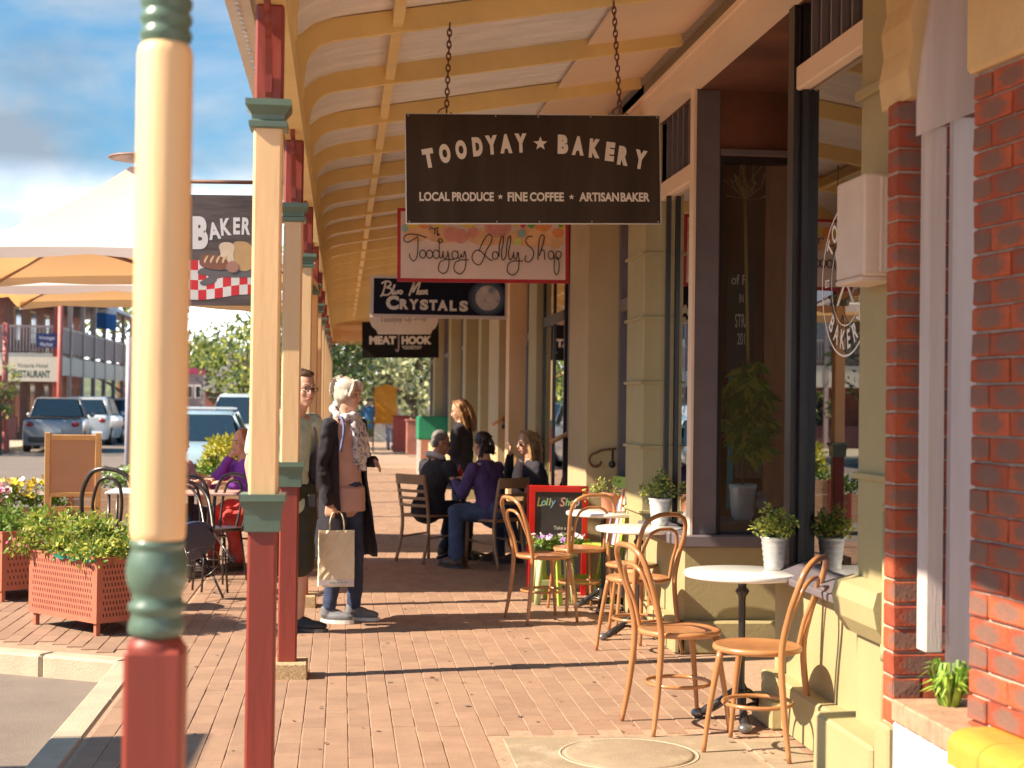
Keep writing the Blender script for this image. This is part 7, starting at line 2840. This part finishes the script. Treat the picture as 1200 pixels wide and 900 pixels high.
for a in (aR, aL):
    limb(b, (a[0], a[1], a[1].lerp(a[2], .9)), (.062, .052, .040))
fuse(b, 'jacket', M_knitb, G1.t, .012, 3, .03)
b = MB()
for l_ in ll:
    limb(b, l_, (.088, .06, .048))
fuse(b, 'trousers', M_denim, G1.t, .012, 3, .02)
for l_ in ll:
    shoe(G1, l_[2], (-.93, .36), M_shoeg, M_sole, L_=.24)
hair(G1, [((0, -.030, .050), (.092, .098, .094)), ((0, -.06, -.02), (.092, .06, .10))], 'hair', mat('chestnut_hair', (.20, .085, .04), .45, .35, 22, stretch=(1, 1, .3), col2=(.42, .22, .10)),
     [((.03, .02, .12), (.09, -.02, .0), (.10, -.04, -.24), 26, .018), ((-.03, .02, .12), (-.09, -.02, .0), (-.10, -.04, -.24), 26, .018), ((0, -.06, .10), (.0, -.12, -.05), (.0, -.12, -.30), 34, .035)], 9, .005, .009, .02)

# --- diners on the terrace, seen between the posts
px_ = AY(283, 540, 14.3)
fD = Vector((-.75, -.66, 0)).normalized()
rD = Vector((fD.y, -fD.x, 0))
PD = lambda a, c, z: fD * a + rD * c + Vector((0, 0, z))
D1 = seated((px_.x + .14, 14.45, 0), (-.75, -.66), 'seated woman in violet jumper and red skirt resting her cheek on her hand', M_skin, mat('violet_jumper', (.22, .05, .42), .8, .15, 10), mat('red_skirt', (.62, .07, .06), .8, .2, 7), .14, (-.8, -.6), 1.16,
            arms=((PD(.14, .18, .93), PD(.34, .22, .77), PD(.26, .07, 1.03)), (PD(.14, -.18, .93), PD(.20, -.24, .72), PD(.42, -.10, .79))), tilt=-.15)
D1.face()
hair(D1, [((0, -.030, .052), (.088, .094, .090)), ((0, -.06, -.01), (.082, .06, .09))], 'hair', mat('auburn_hair', (.25, .09, .04), .5, .3, 20), [((0, -.05, .10), (.03, -.1, .0), (.03, -.1, -.14), 10, .03)], 11)
b = MB()
q = random.Random(3)
for s_ in (-1, 1):
    b.tube([D1.P(-.05, s_ * .10, .50), D1.P(.25, s_ * .13, .50), D1.P(.44, s_ * .12, .40)], [.14, .13, .10], 14)
fuse(b, 'skirt', MATS['red_skirt'], D1.t, .014, 4, .03)
c_ = dup(ca, (px_.x + .16, 14.46, 0), math.atan2(-fD.x, fD.y), 'timber chair under the diner in the violet jumper')
px_ = AY(205, 560, 14.2)
D2 = seated((px_.x - .10, 14.35, 0), (.85, -.5), 'seated diner in mauve checked shirt and navy shorts, mostly behind the turned post', M_skin, mat('mauve_shirt', (.42, .30, .36), .8, .2, 30), mat('navy_trousers', (.03, .035, .08), .8), .10, (.9, -.4), 1.16)
D2.face()
hair(D2, [((0, -.030, .052), (.088, .094, .090)), ((0, -.06, -.01), (.082, .06, .09))], 'hair', M_hbrown, [], 12)
dup(ca, (px_.x - .12, 14.36, 0), math.atan2(-.85, -.5), 'timber chair under the diner in the mauve shirt')

# --- far walkers
def walker(px, Y, hh, f, topm, trm, hairm, label, shorts=False, hat=None):
    c = AY(px, 500, Y)
    S_ = Fig((c.x, Y, 0), f, label)
    P = S_.P
    k = hh / 1.72
    S_.head(P(.03, 0, 1.60 * k), None, .92 * k)
    S_.neck(P(0, 0, 1.46 * k), .05)
    torso(S_.b, P, .90 * k, 1.42 * k)
    arms = [(P(0, s_ * .18, 1.38 * k), P(-.05 * s_, s_ * .24, 1.10 * k), P(.10 * s_, s_ * .23, .86 * k)) for s_ in (1, -1)]
    legs = [(P(0, s_ * .085, .9 * k), P(.05 * s_, s_ * .09, .48 * k), P(-.14 * s_ - .02, s_ * .09, .09)) for s_ in (1, -1)]
    for a in arms:
        limb(S_.b, a, (.046, .038, .026))
        S_.hand(a[2], (0, 0, -1), S_.r, S_.f, .4, .95)
    for l_ in legs:
        limb(S_.b, l_, (.078, .052, .036))
    S_.done(.014)
    b = MB()
    torso(b, P, .82 * k, 1.42 * k, .175, .125, 0, .1)
    for a in arms:
        limb(b, a[:2] if shorts else (a[0], a[1], a[1].lerp(a[2], .9)), (.066, .058) if shorts else (.066, .056, .044))
    fuse(b, 'top', topm, S_.t, .016, 3, .02)
    b = MB()
    for l_ in legs:
        limb(b, l_[:2] if shorts else l_, (.10, .085) if shorts else (.095, .068, .055))
    b.sphere(P(0, 0, .92 * k), .15, 12, 8)
    fuse(b, 'trousers', trm, S_.t, .016, 3, .02)
    hair(S_, [((0, -.030, .052), (.088, .094, .090))], 'hair' if not hat else 'cap', hairm, [], 2, vox=.012)
    for l_ in legs:
        shoe(S_, l_[2], f, M_soled, M_soled, L_=.27)
walker(432, 49, 1.66, (-.2, 1), mat('blue_tee', (.04, .14, .30), .8), mat('green_shorts', (.09, .12, .04), .8), M_hsalt, 'distant walker in blue top and dark shorts heading away', True)
walker(458, 49.5, 1.62, (.15, 1), mat('stone_jacket', (.46, .38, .36), .8), mat('faded_jeans', (.20, .22, .32), .8), mat('pale_cap', (.5, .46, .42), .8), 'distant walker in stone jacket and faded jeans heading away', False, True)
